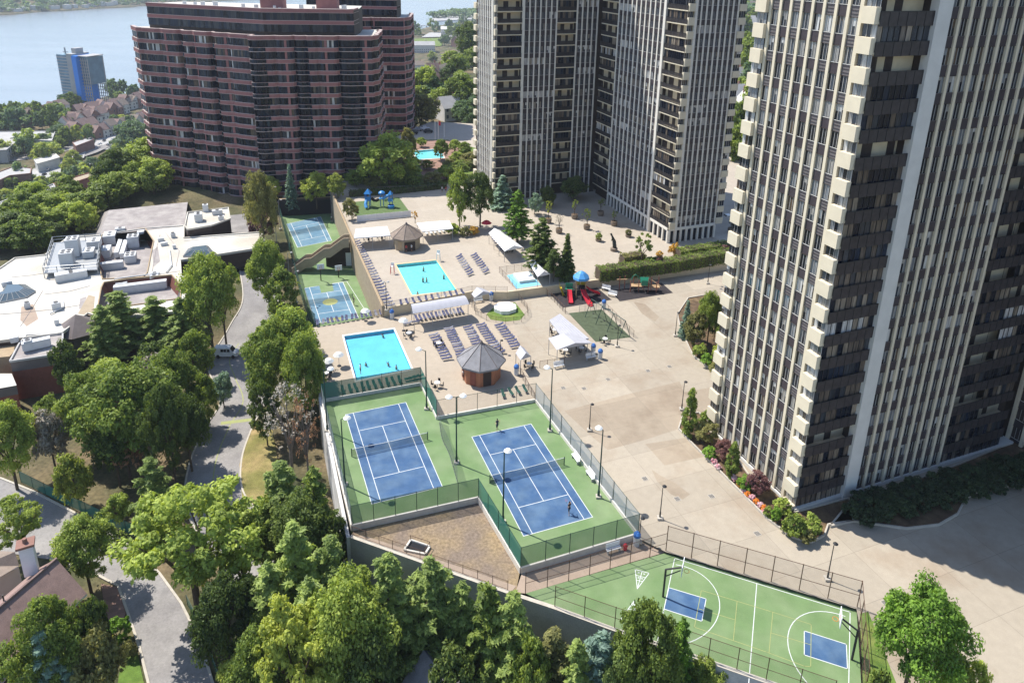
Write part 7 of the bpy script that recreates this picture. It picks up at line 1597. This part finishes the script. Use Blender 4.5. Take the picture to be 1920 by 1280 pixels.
# tower under construction
q = PT(160, 197); z0 = q.z - 1; bw = 1 / ppm(q); H = top_z(q, 99) - z0; root = empty("construction_tower", (q.x, q.y, z0), "blue-wrapped tower under construction at the river", "tower", rz=-.35)
m = MB(); m.box((-16 * bw / .9, 0, 0), (26 * bw, 22, H * .97)); 
for k in range(1, 17): m.box((-16 * bw / .9, -11.2, H * k / 17.5), (26.4 * bw, .5, 1.1), 0, 1); m.box((-16 * bw / .9 - 13.2 * bw, 0, H * k / 17.5), (.5, 22, 1.1), 0, 1)
local(m, "curtain_wall", ["curtain_wall", "concrete_far"], root); m = MB(); m.box((3 * bw, -1, 0), (15 * bw, 22, H)); m.box((2 * bw, 0, H), (10 * bw, 10, H * .09)); local(m, "concrete_core", "concrete_far", root)
m = MB(); m.box((16 * bw, -2, 0), (11 * bw, 23, H * .97)); local(m, "blue_sheeting", "scaffold_blue", root); m = MB(); m.box((30 * bw, 2, H * .45), (21 * bw, 20, H * .5)); 
local(m, "netted_floors", "curtain_wall", root); m = MB()
for k in range(16): m.box((30 * bw, -9, H * k / 17), (22 * bw, .6, .6)); m.box((30 * bw, 11, H * k / 17), (22 * bw, .6, .6))
for x in (20, 25, 30, 35, 40): m.box((x * bw, -9, 0), (.7, .7, H * .93)); m.box((x * bw, 11, 0), (.7, .7, H * .93))
m.box((30 * bw, 1, H * .96), (24 * bw, 22, .8)); local(m, "scaffold", "concrete_far", root); m = MB(); m.box((-29 * bw, 0, 0), (1.2, 1.2, H * 1.08)); m.box((-28 * bw, 0, H * .99), (12 * bw, .8, .8)); local(m, "hoist_mast", "metal_grey", root)
# houses seen between the towers
for px, py, sz, wh, ri, wm_, rm, lb, rz in ((826, 168, (16, 13), 9, 7, "house_wall", "tan_block", "house with a tan gable roof between the two kinds of towers", 1.2), (812, 172, (7, 12), 9, 9, "house_brick", "shingle_red", "narrow red brick house beside the tan gable roof", .2), (785, 142, (16, 14), 16, 5, "house_wall", "shingle_brown", "tall white house by the edge of the second brick tower", .3), (845, 222, (14, 12), 7, 5, "house_wall", "concrete_far", "pale flat-looking roof in the trees above the garden drive", .6), (866, 88, (40, 22), 14, 8, "house_brick", "shingle_brown", "reddish gabled building below the sandy lot", .9), (790, 98, (50, 26), 14, 6, "house_wall", "concrete_far", "grey-blue large building beside the green field", .2), (855, 66, (70, 30), 14, 5, "house_wall", "house_wall", "white long building near the sandy lot", .1),
                                    (1396, 226, (14, 11), 9, 7, "house_wall", "house_wall", "white gabled house right of the middle tower", 1.4), (1376, 210, (13, 12), 9, 6, "house_wall", "concrete_far", "grey-white house right of the middle tower, lower one", .4), (1384, 168, (14, 12), 8, 6, "house_wall", "concrete_far", "house with grey white roof behind the white gable", .8), (1402, 140, (16, 14), 11, 8, "house_wall", "tan_block", "house with brown gable in the trees right of the middle tower", 1.1), (1393, 66, (26, 18), 13, 8, "concrete_far", "concrete_far", "grey house high up right of the middle tower", .3), (1418, 30, (34, 22), 13, 9, "house_wall", "shingle_brown", "house near the top edge right of the middle tower", .5), (1425, 180, (16, 12), 9, 7, "house_brick", "shingle_brown", "brown house touching the near tower silhouette", .3)):
    q = PT(px, py); gable_house("house", q, sz, rz, wh, ri, wm_, rm, lb, chimney=True)
# ---- trees of the slope, the town and the hills
def woods(n, poly, kinds, leaves, label, group, size, seed, z=None, jit=.25, avoid=()):
    rd = random.Random(seed); xs = [p[0] for p in poly]; ys = [p[1] for p in poly]; c = 0; used = []
    def inside(x, y, P_):
        r = False
        for (x1, y1), (x2, y2) in zip(P_, P_[1:] + P_[:1]):
            if (y1 > y) != (y2 > y) and x < (x2 - x1) * (y - y1) / (y2 - y1) + x1: r = not r
        return r
    tries = 0
    while c < n and tries < 9000:
        tries += 1; x = rd.uniform(min(xs), max(xs)); y = rd.uniform(min(ys), max(ys))
        if not inside(x, y, poly) or any(inside(x, y, a) for a in avoid): continue
        q = PT(x, y); s = size * rd.uniform(1 - jit, 1 + jit)
        if any((q.x - u.x) ** 2 + (q.y - u.y) ** 2 < (s * .75) ** 2 for u in used) or q.z < -98.5: continue
        used.append(q); k = rd.choice(kinds); tree_at(q - UPV * .5, s * rd.uniform(1.5, 2.1), s * rd.uniform(.75, 1.1), k, rd.randrange(3) if k in ("mid", "far") else 0, rd.choice(leaves), label, group, "hillside_tree"); c += 1
woods(46, [(-10, 480), (-10, 425), (60, 400), (115, 372), (185, 340), (250, 320), (292, 345), (294, 375), (210, 388), (178, 440), (128, 446), (80, 478), (25, 485)], ("mid",), ("leaf_mid", "leaf_mid", "leaf_bright", "leaf_dark"), "tree on the wooded slope just behind the white flat roofs", "slope trees behind the white roofs", 6.2, 1)
woods(40, [(-10, 400), (40, 380), (100, 352), (190, 330), (296, 300), (300, 345), (240, 322), (180, 342), (110, 376), (50, 402)], ("mid", "far"), ("leaf_mid", "leaf_bright", "leaf_yellow", "leaf_far"), "tree on the slope left of the wide red brick tower", "slope trees left of the brick tower", 7.5, 2)
lots = ([(170, 286), (176, 258), (226, 255), (222, 288)], [(54, 350), (60, 318), (134, 308), (108, 350)], [(132, 303), (138, 285), (164, 283), (160, 303)], [(-20, 350), (-20, 305), (62, 305), (62, 350)], [(-30, 262), (-30, 245), (106, 243), (98, 270)])
woods(40, [(-10, 375), (-10, 262), (100, 262), (170, 262), (225, 240), (272, 240), (285, 300), (190, 322), (100, 348), (40, 372)], ("far", "mid"), ("leaf_mid", "leaf_far", "leaf_far", "leaf_mid", "leaf_yellow", "leaf_bright"), "tree in the town below the slope", "town trees below the slope", 9, 3, avoid=lots)
woods(22, [(-10, 250), (-10, 226), (40, 215), (75, 232), (120, 222), (130, 245), (110, 248)], ("far",), ("leaf_far", "leaf_mid"), "tree on the river bank left of the town houses", "river bank trees", 11, 4)
woods(12, [(100, 205), (140, 192), (215, 180), (270, 176), (270, 184), (205, 196), (120, 212)], ("far",), ("leaf_far", "leaf_mid"), "tree near the tower under construction", "trees by the construction tower", 9, 5)
woods(20, [(766, 250), (766, 150), (800, 110), (890, 100), (893, 262), (860, 250), (835, 232), (800, 232)], ("mid",), ("leaf_mid", "leaf_dark", "leaf_bright", "leaf_far"), "tree between the brick towers and the middle tower", "trees between the towers", 8.2, 6, avoid=([(806, 180), (806, 160), (845, 160), (845, 180)], [(770, 260), (770, 232), (840, 232), (840, 260)]))
woods(26, [(766, 70), (775, 62), (890, 40), (893, 100), (830, 100), (838, 68)], ("far",), ("leaf_far", "leaf_mid"), "far tree on the low shore between the towers", "far shore trees between the towers", 13, 7)
woods(44, [(1340, 330), (1350, 180), (1370, 60), (1385, 0), (1450, 0), (1440, 120), (1425, 300), (1400, 300), (1395, 270), (1370, 300)], ("mid", "far"), ("leaf_mid", "leaf_bright", "leaf_far", "leaf_mid"), "tree in the gap right of the middle tower", "trees right of the middle tower", 9.5, 8, avoid=([(1360, 250), (1360, 200), (1412, 200), (1412, 250)],))
for px, py, h, r, lf, lb in ((880, 125, 34, 10, "leaf_dark", "tallest dark tree standing above the sandy shore by the middle tower"), (850, 150, 20, 11, "leaf_mid", "broad dark tree above the tan gable house"), (792, 205, 24, 11, "leaf_bright", "rounded tree left of the tan gable house"), (872, 215, 22, 10, "leaf_mid", "big tree right of the tan gable house"), (788, 248, 19, 9, "leaf_olive", "tree left of the garden drive"), (1400, 165, 34, 10, "leaf_mid", "tall tree between the houses right of the middle tower"), (1412, 235, 24, 9, "leaf_bright", "tree against the near tower balconies"), (1384, 312, 18, 7, "leaf_mid", "dark tree at the street corner right of the middle tower"), (262, 300, 34, 16, "leaf_far", "large round tree against the left edge of the wide brick tower"), (292, 330, 22, 8, "leaf_rust", "orange tinted tree at the left foot of the wide brick tower")):
    q = PT(px, py); tree_at(q, h, r, "mid", 1, lf, lb, None, "broadleaf_tree")
# wide hills to the right, seen beyond the houses: one far wood
def mass(name, label, bases, n, size, leaf, hz):
    global rng; rng = np.random.default_rng(n); C = []
    for _ in range(n):
        a, b = bases[rng.integers(len(bases))], bases[rng.integers(len(bases))]; t = rng.random(); p = a.lerp(b, t); C.append((p.x + rng.normal(0, size), p.y + rng.normal(0, size), p.z + rng.uniform(.3, 1) * hz))
    cl = clumpleaves(np.array(C), np.full(n, size), 9, size * .8); me = leafmesh(name, *cl); me.materials.clear(); me.materials.append(MATS[leaf]); o = bpy.data.objects.new(name, me); COL.objects.link(o); return tag(o, label, "wood", kind='stuff')
mass("far_wood", "far wooded hillside right of the middle tower", [PT(1380, 40), PT(1440, 40), PT(1390, 5), PT(1450, 5), PT(1410, 20)], 700, 9, "leaf_far", 14)
# opposite river bank
fa, fb_ = P(-120, 37, -100), P(300, 10, -100); dv = (fb_ - fa).normalized(); nv = Vector((-dv.y, dv.x, 0)); fa = fa - dv * 300; fb_ = fb_ + dv * 1200; K = 40; m = MB(); rows_ = []
for i in range(K + 1):
    p = fa.lerp(fb_, i / K); w = 14 * math.sin(i * 1.9) + 9 * math.sin(i * .7); rows_.append([p + nv * (o + w) + UPV * z for o, z in ((0, -1), (6, 3), (70, 6), (160, 26), (420, 70), (900, 90))])
for a, b in zip(rows_, rows_[1:]):
    for j in range(5): m.quad(a[j], b[j], b[j + 1], a[j + 1])
tag(m.build("far_shore", "slope_ground", smooth=True), kind='structure')
global_b = [fa.lerp(fb_, t) + nv * o + UPV * z for t in np.linspace(0, 1, 30) for o, z in ((90, 8), (150, 22), (220, 36), (320, 54))]
rng = np.random.default_rng(77); C = np.array([tuple(fa.lerp(fb_, float(t)) + nv * float(o) + UPV * float(4 + o * .17 + 3 * math.sin(t * 90))) for t, o in zip(rng.random(2600), rng.uniform(30, 420, 2600) )]); cl = clumpleaves(C, rng.uniform(6, 13, len(C)), 9, 8.5); me = leafmesh("far_bank_wood", *cl); me.materials.clear(); me.materials.append(MATS["leaf_far"]); o = bpy.data.objects.new("far_bank_wood", me); COL.objects.link(o); tag(o, "belt of trees along the opposite river bank", "wood", kind='stuff')
for i in range(26):
    t = .05 + .36 * i / 26 + HR.uniform(-.005, .005); p = fa.lerp(fb_, t) + nv * HR.uniform(22, 60); p.z = -96; root = empty("waterfront_building", p, "small pale building on the opposite river bank", "building", "buildings on the opposite bank", math.atan2(dv.y, dv.x)); m = MB(); s = HR.uniform(12, 30); h = HR.uniform(7, 15); m.box((0, 0, -4), (s, 14, h + 4)); local(m, "wall", "house_wall", root); m = MB(); m.box((0, 0, h), (s + 1, 15, 1.0)); local(m, "roof", "concrete_far", root)
# wooded pier and landing stage up the river
pq = pts([(806, 40), (893, 36), (900, 20), (880, 17), (815, 30)], -98); m = MB(); m.prism(pq, -103, -98); tag(m.build("pier_ground", "concrete_far"), kind='structure')
mass("pier_wood", "dark row of trees and sheds on the pier far up the river", [PT(0, 0)] and [P(815, 33, -97), P(850, 28, -97), P(890, 26, -97), P(893, 32, -97)], 260, 8, "leaf_far", 13)
q = P(776, 49, -98); root = empty("landing_stage", q, "thin landing stage in the river beside the second brick tower", "pier"); m = MB(); d = P(808, 50, -97) - P(764, 47, -97); m.obox(P(764, 47, -97), d, Vector((0, 8, 0)), UPV * 1.5); m.build("deck", "concrete_far", root); m = MB()
for i in range(6): p = P(764, 47, -97) + d * (i / 5) + Vector((0, 4, 0)); m.tube((p.x, p.y, -104), (p.x, p.y, -97), 1, 1, 6)
m.build("piles", "metal_dark", root)
CR_ = random.Random(11)
for i, (px, py) in enumerate(((188, 275), (196, 268), (204, 278), (212, 266), (84, 332), (92, 325), (75, 340), (146, 294))):
    q = PT(px, py) + UPV * 1.6; car(px, py, 0, CR_.uniform(0, 3), ("car_white", "car_dark", "car_grey")[i % 3], "tiny parked car on the pale lots of the town below", "cars on the town lots", q)
# ---------------------------------------------------------------- air between here and the far bank
m, n, l, b = newmat("haze_air"); pv = n.new("ShaderNodeVolumePrincipled"); pv.inputs["Color"].default_value = (.80, .88, 1.0, 1); pv.inputs["Density"].default_value = HAZE = .00009; pv.inputs["Anisotropy"].default_value = .1
n.remove(b); l.new(pv.outputs[0], n["Material Output"].inputs["Volume"])
m = MB(); m.obox((-7000, -900, -108), (12000, 0, 0), (0, 13000, 0), (0, 0, 240)); tag(m.build("haze", "haze_air"), kind='stuff')
